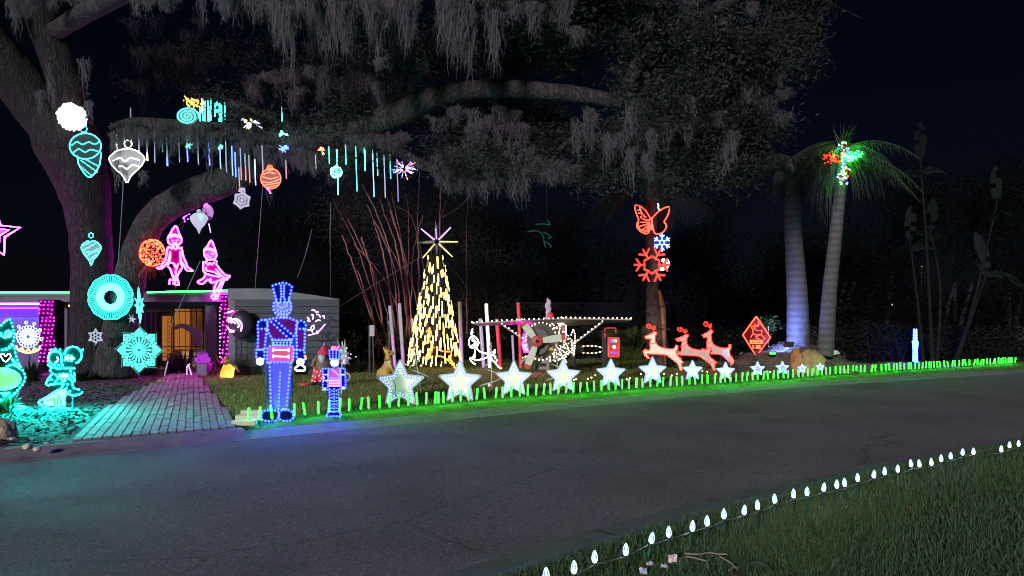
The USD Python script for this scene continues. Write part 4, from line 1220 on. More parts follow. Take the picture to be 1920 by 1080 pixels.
kD = 15.9
kS = kD / F / 6.0
ko = P(620 + 620 / 6, 540 + 1040 / 6, kD)
ko_z = ko[2]


def K(u, v_, y, r):
    return ((u - 620) * kS, y, (1040 - v_) * kS, r * kS)


kang = thing('kangaroo_figure', 'tan plastic kangaroo sitting upright behind the first star', 'figurine', ko)
KT = plain('tan_plastic', (0.42, 0.22, 0.035), .45, var=.15, scale=5)
bl = {'hip': K(580, 960, 0, 62), 'belly': K(625, 930, 0, 66), 'chest': K(650, 850, 0, 46), 'neck': K(648, 775, 0, 30), 'head': K(650, 728, 0, 40), 'muz': K(698, 735, 0, 19), 'ear0': K(612, 700, -.03, 12), 'ear1': K(600, 668, -.04, 8), 'ear2': K(628, 700, .04, 11), 'ear3': K(618, 664, .05, 7),
      'knee': K(640, 985, -.10, 40), 'foot0': K(600, 1022, -.10, 20), 'foot1': K(680, 1026, -.10, 16), 'arm0': K(672, 850, -.07, 17), 'arm1': K(698, 905, -.09, 15), 'arm2': K(718, 960, -.08, 13), 'armb': K(672, 850, .07, 17), 'armb1': K(700, 905, .09, 14), 'tail': K(535, 1015, .02, 24), 'knee2': K(640, 985, .10, 40), 'f2': K(600, 1022, .10, 20), 'f3': K(680, 1026, .10, 16)}
V, Fc = chain(bl, [('hip', 'belly'), ('belly', 'chest'), ('chest', 'neck'), ('neck', 'head'), ('head', 'muz'), ('head', 'ear0'), ('ear0', 'ear1'), ('head', 'ear2'), ('ear2', 'ear3'), ('belly', 'knee'), ('hip', 'knee'), ('knee', 'foot0'), ('foot0', 'foot1'), ('chest', 'arm0'), ('arm0', 'arm1'), ('arm1', 'arm2'), ('chest', 'armb'), ('armb', 'armb1'), ('hip', 'tail'), ('belly', 'knee2'), ('knee2', 'f2'), ('f2', 'f3')])
part('body', MB().add(V, Fc), KT, kang, smooth=True)
part('chest_patch', MB().ell(np.array(K(668, 860, -.05, 0)[:3]), (.05, .05, .12)), plain('cream_plastic', (.55, .42, .18), .5), kang, smooth=True)
for u, v_, y in ((662, 722, -.075), (662, 722, .075)):
    part('eye', MB().ell(np.array(K(u, v_, y, 0)[:3]), (.018, .014, .02), shape=ICO1), plain('black_paint', (.01, .01, .01), .3), kang)
part('nose', MB().ell(np.array(K(712, 738, 0, 0)[:3]), (.016, .02, .014), shape=ICO1), plain('black_paint', (.01, .01, .01), .3), kang)
part('mouth', MB().box(np.array(K(694, 752, -.03, 0)[:3]), (.05, .01, .008)), plain('black_paint', (.01, .01, .01), .3), kang)
part('scarf', MB().tube([np.array(K(640 + 34 * math.cos(a), 800 + 8 * math.sin(a), -.09 * math.sin(a), 0)[:3]) for a in np.linspace(0, 2 * np.pi, 13)], .018, 6), plain('red_green_scarf', (.3, .05, .03), .7), kang)

# ---- gnome
gD = GD(727)
go = P(560 + 165 / 4.5, 726.5, gD)
gS = gD / F / 4.5
gn = thing('gnome', 'gnome in pointed red hat with long pale beard and spotted red trousers', 'figurine', go)


def GN(u, v_, y=0.0):
    return np.array([(u - 165) * gS, y, ((726.5 - 560) * 4.5 - v_) * gS])


part('hat', MB().lathe([(.0001, GN(0, 388)[2]), (.03, GN(0, 398)[2]), (.09, GN(0, 430)[2]), (.145, GN(0, 462)[2]), (.155, GN(0, 470)[2]), (.10, GN(0, 474)[2])], 14, (GN(212, 0)[0], 0, 0)), REDP, gn, smooth=40)
part('pompom', MB().ell(GN(216, 386), (.03, .03, .03), shape=ICO1), WHITEP, gn)
part('body', MB().lathe([(.0001, GN(0, 470)[2]), (.12, GN(0, 475)[2]), (.17, GN(0, 520)[2]), (.19, GN(0, 570)[2]), (.17, GN(0, 600)[2])], 14, (GN(200, 0)[0], .05, 0)), plain('brown_fur', (.16, .09, .05), .9, var=.4, scale=14), gn, smooth=True)
part('beard', MB().lathe([(.0001, GN(0, 466)[2]), (.08, GN(0, 474)[2]), (.085, GN(0, 500)[2]), (.05, GN(0, 535)[2]), (.0001, GN(0, 552)[2])], 10, (GN(206, 0)[0], -.09, 0)), WHITEP, gn, smooth=True)
part('arm', MB().tube([GN(165, 490, -.02), GN(135, 530, -.08), GN(128, 570, -.1)], [.055, .05, .04], 8), plain('brown_fur', (.16, .09, .05), .9), gn)
for u0, u1 in ((150, 130), (190, 190)):
    part('trouser_leg', MB().tube([GN(u0 + 8, 580), GN(u0, 640), GN(u1, 712)], [.09, .095, .08], 10), REDP, gn, smooth=True)
part('trouser_dots', MB().balls([GN(*q, -.10) for q in ((140, 600), (165, 615), (195, 605), (128, 650), (152, 660), (180, 648), (200, 670), (122, 690), (145, 695), (190, 690))], .018), emis('soft_red_dot', (1.0, .55, .5), 1.3), gn)
for u in (130, 190):
    part('boot', MB().ell(GN(u, 714, -.05), (.08, .11, .05), shape=ICO1), BLACKM, gn)
o = thing('fallen_ornament', 'small fallen red ornament lying on the lawn left of the gnome feet', 'ornament', GP(568, 724))  # a red ornament on the grass, gives no light
part('ornament', MB().ell((0, 0, .04), (.09, .05, .04), shape=ICO1).ell((.09, .0, .05), (.05, .03, .03), shape=ICO1), REDP, o)
o = thing('silver_star', 'spiky silver tinsel star standing behind the small toy soldier', 'ornament', P(560 + 390 / 4.5, 724, GD(728)))
sS = GD(728) / F / 4.5
m = MB()
for i, (u, v_) in enumerate([(320, 345), (385, 340), (405, 400), (455, 505), (430, 560), (380, 575), (345, 545), (345, 480), (425, 445)]):
    tip = np.array([(u - 390) * sS, rc.normal() * .05, ((724 - 560) * 4.5 - v_) * sS])
    ctr = np.array([0, 0, ((724 - 560) * 4.5 - 510) * sS])
    m.tube([ctr, ctr + (tip - ctr) * .4, tip], [.03, .045, .003], 4)
part('spikes', m, plain('silver_tinsel', (.55, .55, .56), .3, metal=.6), o)
part('post', MB().tube([(0, 0, 0), (0, 0, ctr[2])], .012, 5), BLACKM, o)
part('pink_bulbs', MB().balls([ctr + [rc.normal() * .1, -.06, rc.normal() * .12] for _ in range(14)], .016), LILAC, o)

# ---- aeroplane
AD = 20.0
ao = P(860 + 770 / 4.908, 540 + 770 / 4.908, 20.6)
ao[2] = .11


def A(u, v_, D):
    return P(860 + u / 4.908, 540 + v_ / 4.908, D) - ao


pl_ = thing('aeroplane', 'home made aeroplane outlined in warm white bulbs with three bladed propeller', 'aeroplane', ao)
WOOD = plain('weathered_wood', (0.22, 0.2, 0.18), .8, var=.3, scale=9)
FRAME = plain('plane_frame', (0.32, 0.28, 0.25), .6)
PLB = emis('plane_bulb', (1.0, .80, .55), 6)
wingf = [A(945, 283, 20.3), A(1585, 291, 20.6), A(1560, 306, 21.5), A(1000, 343, 21.3)]
wingl = [A(580, 300, 20.3), A(125, 326, 20.5), A(200, 346, 21.4), A(560, 328, 21.3)]


def slab(q, th):
    q = np.array(q)
    V = np.vstack([q + [0, 0, th / 2], q - [0, 0, th / 2]])
    return V, [[0, 1, 2], [0, 2, 3], [4, 6, 5], [4, 7, 6], [0, 4, 5], [0, 5, 1], [1, 5, 6], [1, 6, 2], [2, 6, 7], [2, 7, 3], [3, 7, 4], [3, 4, 0]]


WSKIN = plain('wing_fabric', (.12, .11, .11), .7)
for nm, q in (('wing', wingf), ('wing', wingl)):
    w_ = part(nm, MB().add(*slab(q, .03)), WSKIN, pl_)
    m = MB()
    for i in range(4):
        m.tube([q[i], q[(i + 1) % 4]], .022, 6)
    part('spar', m, FRAME, w_)
    pts = np.vstack([along([q[0], q[1]], .135) + [0, -.02, .04], along([q[3], q[2]], .135) + [0, -.03, .02], along([q[1], q[2]], .13) + [0, 0, .03]])
    part('bulbs', MB().balls(pts, .021), PLB, w_)
cen = [A(560, 300, 20.3), A(960, 284, 20.3), A(1000, 343, 21.3), A(560, 330, 21.3)]
part('wing_centre', MB().add(*slab(cen, .035)), WSKIN, pl_)
part('centre_bulbs', MB().balls(np.vstack([along([cen[0], cen[1]], .13) + [0, -.03, .03], along([cen[3], cen[2]], .13) + [0, 0, .05]]), .02), PLB, pl_)
for a, b in ((A(1322, 316, 20.7), A(1060, 515, 20.7)), (A(398, 338, 20.7), A(655, 512, 20.7))):
    st = part('strut', MB().tube([a, b], .026, 6), FRAME, pl_)
    part('bulbs', MB().balls(along([a, b], .125) + [0, -.03, .035], .021), PLB, st)
# fuselage: rounded nose cowl, body tapering to the tail
sec = [(20.25, 735, 495, .30, .36), (20.6, 760, 490, .42, .50), (21.4, 820, 490, .46, .55), (22.2, 900, 520, .40, .45), (23.4, 1010, 545, .25, .28), (24.6, 1120, 560, .12, .16)]
m = MB()
ang = np.arange(16) * 2 * np.pi / 16
V = []
for d, u, v_, rx_, rz_ in sec:
    c_ = A(u, v_, d)
    V.append(np.stack([c_[0] + rx_ * np.cos(ang), np.full(16, c_[1]), c_[2] + rz_ * np.sin(ang)], 1))
i, j = np.meshgrid(np.arange(len(sec) - 1), np.arange(16), indexing='ij')
m.add(np.vstack(V), np.stack([i * 16 + j, i * 16 + (j + 1) % 16, (i + 1) * 16 + (j + 1) % 16, (i + 1) * 16 + j], -1).reshape(-1, 4))
m.add(V[0], [[0, b + 1, b] for b in range(1, 15)])
part('fuselage', m, plain('fuselage_cloth', (.11, .10, .10), .7, var=.3), pl_, smooth=50)
m = MB()
pts = []
for d, u, v_, rx_, rz_ in [(20.55, 758, 490, .43, .51), (20.9, 790, 490, .45, .53), (21.4, 820, 490, .47, .56), (21.9, 870, 510, .44, .51), (22.4, 920, 525, .38, .42)]:
    c_ = A(u, v_, d)
    n_ = 26
    th = np.linspace(0, 2 * np.pi, n_, endpoint=False)
    pts.append(np.stack([c_[0] + rx_ * np.cos(th) * 1.04, np.full(n_, c_[1]), c_[2] + rz_ * np.sin(th) * 1.04], 1))
part('fuselage_bulbs', MB().balls(np.vstack(pts), .020), PLB, pl_)
# cockpit cabin frame with bulbs between fuselage and wing
cab = [[(690, 410), (700, 320), (760, 300)], [(760, 385), (840, 340), (900, 305)], [(690, 400), (810, 400), (900, 360)], [(905, 300), (985, 345), (985, 420)], [(810, 430), (900, 445), (960, 470)], [(985, 360), (990, 430), (965, 520)], [(715, 320), (740, 400)], [(900, 305), (930, 350), (960, 330)], [(820, 375), (900, 370)], [(930, 330), (925, 440)]]
part('cabin_frame', (lambda m: [m.tube([A(u, v_, 20.9) for u, v_ in l], .016, 5) for l in cab] and m)(MB()), FRAME, pl_)
part('cabin_bulbs', MB().balls(np.vstack([along([A(u, v_, 20.85) for u, v_ in l], .075) for l in cab]) + [0, -.03, 0], .0195), PLB, pl_)
part('cabin_cloth', MB().add(*slab([A(905, 305, 21.0), A(985, 330, 21.0), A(985, 400, 21.1), A(915, 380, 21.1)], .02)), plain('pink_cloth', (.45, .2, .25), .8), pl_)
bl2 = [[(830, 520), (870, 540), (930, 560), (985, 600)], [(930, 590), (970, 640), (990, 680)], [(820, 570), (900, 600), (940, 620)], [(960, 480), (1000, 530), (1020, 590), (980, 620)], [(940, 540), (1000, 560)], [(590, 640), (640, 620)], [(860, 600), (920, 650)], [(1035, 430), (1055, 380), (1070, 430), (1070, 520), (1060, 620), (1045, 600), (1040, 480)], [(640, 430), (670, 480), (650, 540)], [(590, 520), (620, 560), (650, 560)]]
part('lower_frame', (lambda m: [m.tube([A(u, v_, 20.75) for u, v_ in l], .014, 5) for l in bl2] and m)(MB()), FRAME, pl_)
part('lower_bulbs', MB().balls(np.vstack([along([A(u, v_, 20.72) for u, v_ in l], .07) for l in bl2]) + [0, -.03, 0], .0205), PLB, pl_)
# tail plane
tl = np.array([A(u, v_, 24.4) for u, v_ in circ(1205, 566, 125, 24, ry=34)])
part('tail_plane', MB().tube(np.vstack([tl, tl[:1]]), .02, 5), FRAME, pl_)
part('tail_bulbs', MB().balls(along(tl, .14, True) + [0, -.04, 0], .024), PLB, pl_)
# propeller
hub = A(722, 490, 20.05)
pr_ = part('propeller_hub', MB().lathe([(.05, -.07), (.05, -.075), (.12, -.07), (.163, -.03), (.163, .02), (.0001, .03)], 24, hub, rotm([1, 0, 0], -90) @ np.diag([1, 1, 1])), plain('hub_red', (.42, .06, .05), .5), pl_, smooth=40)
part('hub_cap', MB().lathe([(.0001, -.10), (.03, -.095), (.052, -.07), (.052, .0)], 16, hub, rotm([1, 0, 0], -90)), BLACKM, pl_, smooth=40)
BLADE = plain('blade_cream', (.5, .53, .38), .5, var=.12)
for u, v_ in ((588, 318), (985, 450), (622, 742)):
    d = A(u, v_, 20.05) - hub
    L = np.linalg.norm(d)
    d /= L
    s_ = np.cross(d, [0, 1, 0])
    out = [(.10, .05), (.3, .085), (.6, .10), (.85, .095)]
    q = np.array([hub + d * (L * t) + s_ * w_ for t, w_ in out] + [hub + d * (L * t) - s_ * w_ for t, w_ in out[::-1]])
    tipq = np.array([hub + d * L * .85 + s_ * .095, hub + d * L * .96 + s_ * .08, hub + d * L + s_ * .03, hub + d * L - s_ * .03, hub + d * L * .96 - s_ * .08, hub + d * L * .85 - s_ * .095])
    bl_ = part('propeller_blade', MB().prism(q[:, [0, 2]], hub[1] - .02, hub[1] + .02), BLADE, pl_)
    part('blade_tip', MB().prism(tipq[:, [0, 2]], hub[1] - .021, hub[1] + .021), plain('hub_red', (.42, .06, .05), .5), bl_)
# stand under the nose
m = MB()
for u0, u1, v0, v1 in ((700, 722, 600, 765), (808, 836, 575, 765), (722, 808, 660, 695), (722, 808, 725, 750), (700, 836, 560, 600)):
    a, b = A(u0, v1, 20.55), A(u1, v0, 20.55)
    m.box((a + b) / 2 + [0, .12, 0], (b[0] - a[0], .22, b[2] - a[2]), bev=.006)
part('wooden_stand', m, WOOD, pl_)
part('stand_plank', MB().tube([A(745, 660, 20.45), A(775, 615, 20.45)], .03, 5), plain('pale_plank', (.5, .45, .28), .7), pl_)
part('yellow_box', MB().box(A(845, 560, 20.4), (.16, .1, .09), bev=.01), plain('yellow_plastic', (.6, .38, .06), .5), pl_)
# landing gear
wc = A(1056, 680, 20.9)
wh = part('wheel', MB().lathe([(.10, -.045), (.19, -.05), (.235, -.03), (.245, 0), (.235, .03), (.19, .05), (.10, .045)], 20, wc, rotm([0, 1, 0], 70)), plain('tyre', (.012, .012, .012), .8), pl_, smooth=40)
part('rim', MB().lathe([(.0001, -.03), (.10, -.04), (.10, .04), (.0001, .03)], 16, wc, rotm([0, 1, 0], 70)), GREYP, wh, smooth=40)
part('wheel_fork', MB().tube([wc + [.02, 0, 0], A(1060, 600, 20.8), A(1055, 510, 20.7)], .022, 6).tube([wc, A(1100, 660, 21.0)], .012, 5), FRAME, pl_)
part('landing_strut', MB().tube([A(1000, 690, 20.8), A(930, 600, 20.9)], .02, 5).tube([A(570, 690, 20.5), A(660, 610, 20.7)], .024, 6), plain('pale_strut', (.5, .47, .4), .6), pl_)
# figures near the plane
o = thing('wrapped_figure', 'pale twisted figure with red scarf rising behind the aeroplane wing', 'ornament', A(825, 300, 21.9) + ao)
m = MB()
for i, (v_, w_) in enumerate(((290, .13), (255, .12), (225, .08), (195, .10), (165, .11), (140, .09), (125, .04))):
    m.ell(A(825 + (6 if i % 2 else -6), v_, 21.9) - A(825, 300, 21.9), (w_ * .8, w_ * .7, .12), shape=ICO1)
part('body', m, plain('pale_inflatable', (.45, .36, .42), .6), o, smooth=True)
part('scarf', MB().ell(A(845, 262, 21.8) - A(825, 300, 21.9), (.10, .06, .14), shape=ICO1), REDP, o)
part('post', MB().tube([(0, 0, -2.0), (0, 0, 0)], .03, 6), BLACKM, o)
o = thing('purple_banner', 'lilac cartoon cut-out with magenta neon curl left of the propeller', 'ornament', P(860 + 620 / 4.908, 691, 21.6))
bs = 21.6 / F / 4.908


def BN(u, v_):
    return ((u - 620) * bs, ((691 - 540) * 4.908 - v_) * bs)


part('board', MB().prism([BN(*q) for q in ((600, 385), (640, 380), (665, 430), (660, 590), (600, 600), (580, 520), (585, 430))], 0, .02), plain('lilac_board', (.28, .16, .34), .6), o)
m = MB()
m.tube([(BN(u, v_)[0], -.03, BN(u, v_)[1]) for u, v_ in spl([(590, 520), (600, 560), (630, 570), (645, 545), (620, 520), (595, 525)], 4)], .02, 6)
part('neon_curl', m, PINK, o)
part('bulbs', MB().balls([(BN(u, v_)[0], -.03, BN(u, v_)[1]) for u, v_ in along([(630, 410), (655, 450), (650, 500), (610, 480), (630, 410)], 16)], .02), LILAC, o)
part('post', MB().tube([(0, .03, 0), (0, .03, .9)], .02, 6), BLACKM, o)

# ---- hanging lantern sign
lD = GD(718)
lo_ = P(860 + 1345 / 4.908, 718, lD)
ls = lD / F / 4.908
ln = thing('lantern_sign', 'red framed lit lantern sign with coloured symbols hanging on a dark post', 'sign', lo_)


def LN(u, v_, y=0.0):
    return np.array([(u - 1345) * ls, y, ((718 - 540) * 4.908 - v_) * ls])


def lbox(name, u0, u1, v0, v1, y0, y1, mat, parent=ln, label=None):
    a, b = LN(u0, v1), LN(u1, v0)
    return part(name, MB().box(((a[0] + b[0]) / 2, (y0 + y1) / 2, (a[2] + b[2]) / 2), (b[0] - a[0], y1 - y0, b[2] - a[2]), bev=.004), mat, parent, label=label)


lbox('post', 1325, 1358, 400, 870, -.05, .05, BLACKM)
part('arm', MB().tube([LN(1345, 400), LN(1348, 376), LN(1360, 370), LN(1440, 366), LN(1446, 380), LN(1446, 410)], .022, 6), REDP, ln)
lbox('arm_cap', 1336, 1352, 415, 455, -.07, -.05, REDP)
part('hanger', MB().tube([LN(1385, 372), LN(1385, 455)], .006, 4).tube([LN(1440, 372), LN(1440, 455)], .006, 4), WIRE, ln)
lbox('lantern_box', 1370, 1475, 455, 635, -.05, .1, plain('lantern_red', (.4, .04, .05), .5))
lbox('lantern_side', 1368, 1378, 520, 630, -.062, -.05, plain('olive_panel', (.22, .24, .1), .6))
m = MB()
for (u0, v0, u1, v1) in ((1375, 460, 1470, 460), (1375, 630, 1470, 630), (1380, 460, 1380, 630), (1470, 460, 1470, 630)):
    m.tube([LN(u0, v0, -.065), LN(u1, v1, -.065)], .013, 5)
part('border_light', m, emis('lantern_border', (1, .03, .03), 2.5), ln)
lbox('symbol', 1396, 1408, 472, 500, -.066, -.05, emis('sym_violet', (.3, .1, 1), 1.6), label='violet symbol')
lbox('symbol', 1410, 1424, 472, 500, -.066, -.05, emis('sym_blue', (.15, .3, 1), 1.6), label='blue symbol')
lbox('symbol', 1426, 1438, 472, 500, -.066, -.05, emis('sym_green', (.1, .9, .3), 1.2), label='green symbol')
lbox('symbol', 1440, 1452, 472, 500, -.066, -.05, emis('sym_yellow', (.9, .8, .3), 1.2), label='yellow symbol')
part('snow_bulb', MB().ell(LN(1428, 542, -.07), (.045, .03, .045), shape=ICO1), emis('sym_white', (1, .9, .95), 1.5), ln)
part('candle_row', MB().balls([LN(1400 + 12 * i, 598 + (6 if i % 2 else -6), -.065) for i in range(6)], .022), emis('sym_violet', (.3, .1, 1), 1.6), ln)
part('ribbon', MB().tube([LN(1395, 590, -.06), LN(1430, 575, -.06), LN(1462, 545, -.06)], .012, 5), emis('lantern_border', (1, .03, .03), 2.5), ln)

# ---- signs hung on the palm trunk: butterfly and snowflakes
pD = 24.2
fg = Fig('butterfly_light', 'red rope light butterfly high on the dark palm trunk', 'light display', (1180, 370, 6.356), (265, 440), pD)
lw = spl([(255, 262), (200, 170), (130, 108), (75, 96), (66, 130), (85, 200), (110, 270), (90, 310), (88, 350), (125, 400), (180, 432), (225, 425), (240, 380), (250, 330)], 5)
fg.rope('left_wing', [lw, spl([(255, 270), (190, 268), (135, 240), (160, 222), (200, 240)], 4), spl([(120, 120), (150, 190), (180, 222)], 3), spl([(100, 150), (140, 160)], 2), spl([(105, 190), (150, 195)], 2), [(250, 300), (130, 300)], [(245, 310), (115, 350)], [(245, 320), (140, 400)], [(248, 325), (180, 425)], [(250, 330), (215, 420)], spl([(110, 300), (105, 350), (150, 395), (215, 400)], 4)], REDR, .020)
fg.rope('right_wing', [spl([(262, 260), (330, 185), (400, 135), (455, 115), (478, 120), (475, 160), (450, 230), (415, 290), (440, 330), (435, 370), (400, 415), (345, 440), (300, 425), (285, 380), (275, 330), (268, 290)], 5)], REDR, .022)
fg.bulbs('wing_bulbs', along(lw, 14), RED, .014, y=-.03)
fg.rope('body', [spl([(262, 240), (270, 290), (262, 350), (265, 390)], 4)], REDR, .03)
fg.rope('bracket', [[(262, 300), (262, 440)]], BLACKM, .012, y=.02)
fg = Fig('snowflake_light', 'large red snowflake thick with bulbs on the palm trunk', 'light display', (1180, 370, 6.356), (265, 1000), pD)
cx_, cy_ = 268, 805
arms = []
hexa = star_poly(cx_, cy_, 105, 84, -90, 6)
lines = [np.vstack([hexa, hexa[:1]])]
for i in range(6):
    a = math.radians(60 * i)
    d = np.array([math.cos(a), math.sin(a)])
    lines.append(np.array([np.array([cx_, cy_]) + d * 90, np.array([cx_, cy_]) + d * 208]))
    for sg in (-1, 1):
        b = a + sg * math.radians(55)
        lines.append(np.array([np.array([cx_, cy_]) + d * 135, np.array([cx_, cy_]) + d * 135 + 82 * np.array([math.cos(b), math.sin(b)])]))
gm = unary_union([LineString(fg.L(l)[:, [0, 2]]).buffer(.045) for l in lines])
part('panel', MB().prism(gm, 0, .02), plain('snow_red_panel', (.4, .05, .04), .5), fg.o)
pts = np.vstack([along(np.array(l) + o_, 13) for l in lines for o_ in (np.array([0, -6]), np.array([0, 6]))])
fg.bulbs('bulbs', pts, emis('red_snow_led', (1, .03, .02), 9), .013, y=-.012)
fg.rope('bracket', [[(268, 720), (268, 1000)]], BLACKM, .012, y=.03)


def flake(fg, cx_, cy_, R, mat, r, ph=90, hexr=.28):
    L = []
    hx_ = circ(cx_, cy_, R * hexr, 6, ph, ph + 360)
    L.append(np.vstack([hx_, hx_[:1]]))
    pass
    for i in range(6):
        a = math.radians(ph + 60 * i)
        d = np.array([math.cos(a), math.sin(a)])
        c0 = np.array([cx_, cy_])
        L.append(np.array([c0 + d * R * hexr, c0 + d * R]))
        for sg in (-1, 1):
            b = a + sg * math.radians(50)
            L.append(np.array([c0 + d * R * .6, c0 + d * R * .6 + R * .34 * np.array([math.cos(b), math.sin(b)])]))
    fg.rope('rope_light', L, mat, r)


fg = Fig('snowflake_light', 'smaller blue snowflake between the butterfly and the red snowflake', 'light display', (1180, 370, 6.356), (388, 540), pD + .1)
flake(fg, 388, 540, 108, BLUER, .020)
fg.panel('backing', circ(388, 540, 75, 16), plain('deep_blue_panel', (.03, .05, .3), .5), y=.02)
fg.rope('hanger', [[(388, 430), (345, 75)]], WIRE, .008, y=.04)
o = thing('blue_icicle', 'short pale blue lit tube above the butterfly', 'light tube', P(1180 + 355 / 6.356, 370 + 155 / 6.356, pD + .2))
part('tube', MB().tube([(0, 0, 0), (-.03, 0, .1), (-.02, 0, .15), (-.05, 0, .24)], .026, 6), ICE, o)
fg = Fig('snowflake_light', 'small white flower shaped light half hidden by the red snowflake', 'light display', (1180, 370, 6.356), (420, 805), pD + .15)
for q in ((405, 750), (392, 855), (455, 765), (440, 830), (462, 800)):
    fg.rope('petal', [circ(*q, 17, 9)], WHITE, .022)

# ---- string lights wrapped in the second palm
o = thing('string_lights', 'red, green and many coloured string lights in the right palm crown', 'string lights', P(1574, 345, 20.6))
so = P(1574, 345, 20.6)


def SL(u, v_):
    return P(1440 + u / 6.354, 230 + v_ / 6.354, 20.6) - so


rs = np.random.default_rng(4)
p1 = [SL(rs.normal(765, 45), 480 - abs(rs.normal(0, 45)) + abs(u) * 0) for u in range(75)] + [SL(640 + rs.normal(25, 14), 415 + rs.normal(0, 18)) for _ in range(10)]
part('red_bulbs', MB().balls([q + [0, rs.uniform(-.25, .1), 0] for q in p1], .021), RED, o)
p2 = [SL(rs.uniform(870, 1100), 0) for _ in range(110)]
p2 = [SL(u, 390 + rs.normal(0, 1) * 26 + 18 * math.sin((u - 870) / 70)) for u in rs.uniform(870, 1095, 120)]
part('green_bulbs', MB().balls([q + [0, rs.uniform(-.25, .1), 0] for q in p2], .021), GREENM, o)
cols = [(BLUE, 'blue_bulbs'), (ORANGE, 'orange_bulbs'), (WHITE, 'white_bulbs'), (GREENM, 'green_bulbs'), (RED, 'red_bulbs')]
for i, (mt, nm) in enumerate(cols):
    q = [SL(rs.normal(870, 28) if v_ < 620 else rs.normal(855, 30), v_) + [0, rs.uniform(-.28, -.15), 0] for v_ in rs.uniform(250, 750, 22)]
    part(nm, MB().balls(q, .021), mt, o)
m = MB()
m.tube([SL(860 + 40 * math.sin(t * 9), 250 + 500 * t) + [0, -.2 + .05 * math.cos(t * 9), 0] for t in np.linspace(0, 1, 40)], .005, 4)
part('cord', m, WIRE, o)

# ---- edge-on blue star
D = GD(684)
o = thing('star_light', 'bright icy blue star seen edge on at the far right of the lawn', 'star light', P(1716, 684, D))
m = MB()
s_ = D / F
prof = [(1711.5, 614), (1714.5, 626), (1717, 628), (1719.5, 645), (1721, 650), (1720.5, 660), (1721.5, 672), (1718, 680), (1715, 676), (1715.5, 668), (1712.5, 660), (1713.5, 650), (1711, 640), (1710.5, 626)]
pp = np.array([((u - 1716) * s_, (684 - v_) * s_) for u, v_ in prof])
st_ = star_poly(0, .62, .63, .27, 90)
R = rotm([0, 0, 1], 65)
mm = MB().prism(st_, -.025, .025)
V, Fc = mm.arrays()
part('panel', MB().add(V @ R.T, Fc), emis('icy_star_face', (.30, .62, 1.0), 1.5), o)
bb = np.vstack([along(np.c_[st_[:, 0], np.full(10, -.04), st_[:, 1]], .06, True), along(np.c_[st_[:, 0], np.full(10, .04), st_[:, 1]], .06, True)])
part('bulbs', MB().balls(bb @ R.T, .034), emis('icy_blue_led', (.006, .02, 1.0), 90), o)
part('post', MB().tube([(0, .06, 0), (0, .06, .3)], .015, 5), BLACKM, o)

# ================================================================ LEFT GARDEN
LF = [TEAL]
# ---- owl figure, half out of the frame
oD = GD(768)
fg = Fig('owl_light', 'large teal lit owl board with heart and olive belly at the left edge', 'light display', (0, 560, 4.91), (20, 1020), oD)
body = spl([(-75, 470), (60, 470), (130, 430), (150, 500), (170, 570), (205, 640), (240, 715), (215, 790), (160, 850), (100, 905), (20, 930), (-60, 905), (-130, 850), (-200, 715), (-160, 600), (-110, 500)], 5, True)
headp = spl([(-120, 200), (-60, 260), (10, 250), (95, 190), (130, 280), (140, 340), (115, 420), (40, 470), (-60, 470), (-130, 420), (-150, 320)], 5, True)
OLIVE = plain('olive_panel_big', (.22, .24, .05), .6, var=.2, scale=3)
fg.panel('body', body, TEALP)
fg.panel('head', headp, plain('dark_teal_panel', (.0005, .0008, .0008), .9, spec=.01), y=-.004)
fg.panel('belly', circ(20, 740, 180, 28, ry=105), OLIVE, y=-.012, th=.01)
heart = spl([(60, 580), (20, 540), (15, 515), (40, 508), (60, 530), (82, 508), (105, 515), (100, 545)], 4, True)
fg.panel('heart', heart, TEALP, y=-.012)
fg.bulbs('body_bulbs', along(body, 36, True), TEAL, .018)
fg.bulbs('head_bulbs', along(headp, 34, True), TEAL, .018)
fg.bulbs('eye_bulbs', np.vstack([circ(85, 325, 28, 9), [(85, 325), (20, 320), (5, 335)], along([(20, 340), (50, 360), (80, 345), (110, 310)], 18), circ(-30, 325, 28, 9)]), TEAL, .018)
fg.bulbs('heart_bulbs', np.vstack([along(heart, 15, True)]), WHITE, .013)
fg.bulbs('wing_bulbs', np.vstack([along(spl([(40, 655), (80, 620), (130, 610), (185, 640)], 5), 24), along(spl([(120, 560), (150, 590), (190, 620)], 4), 26), along([(20, 870), (90, 870)], 20), along([(40, 890), (85, 890)], 20)]), TEAL, .018)
fg.bulbs('foot_bulbs', np.vstack([along([(30, 985), (60, 970)], 18), along(spl([(85, 1015), (130, 990), (180, 985), (240, 1000)], 4), 20), along([(100, 1022), (230, 1012)], 22)]), TEAL, .019)
fg.rope('stake', [[(20, 700), (20, 1020)], [(-60, 700), (-60, 1020)]], BLACKM, .014, y=.03)
# ---- koala figure
kD2 = GD(769)
fg = Fig('koala_light', 'teal lit koala board climbing a yellow branch left of the brick path', 'light display', (0, 560, 4.91), (520, 1026), kD2)
kb = spl([(480, 470), (540, 460), (600, 470), (640, 440), (700, 455), (765, 470), (755, 530), (700, 590), (680, 640), (690, 720), (690, 830), (740, 840), (765, 860), (720, 890), (640, 880), (620, 850), (560, 820), (500, 830), (440, 800), (430, 750), (500, 660), (440, 610), (455, 540)], 4, True)
fg.panel('body', kb, plain('dark_teal_panel', (.0005, .0008, .0008), .9, spec=.01))
log = spl([(560, 840), (600, 832), (615, 870), (590, 930), (600, 970), (540, 985), (430, 985), (400, 950), (440, 910), (500, 870)], 4, True)
fg.panel('branch', log, plain('ochre_panel', (.5, .32, .04), .6, var=.2), y=-.006)
fg.rope('branch_stripes', [[(500, 905), (505, 980)], [(540, 880), (530, 980)], [(555, 900), (560, 975)], [(430, 945), (490, 915)]], BLACKM, .008, y=-.01)
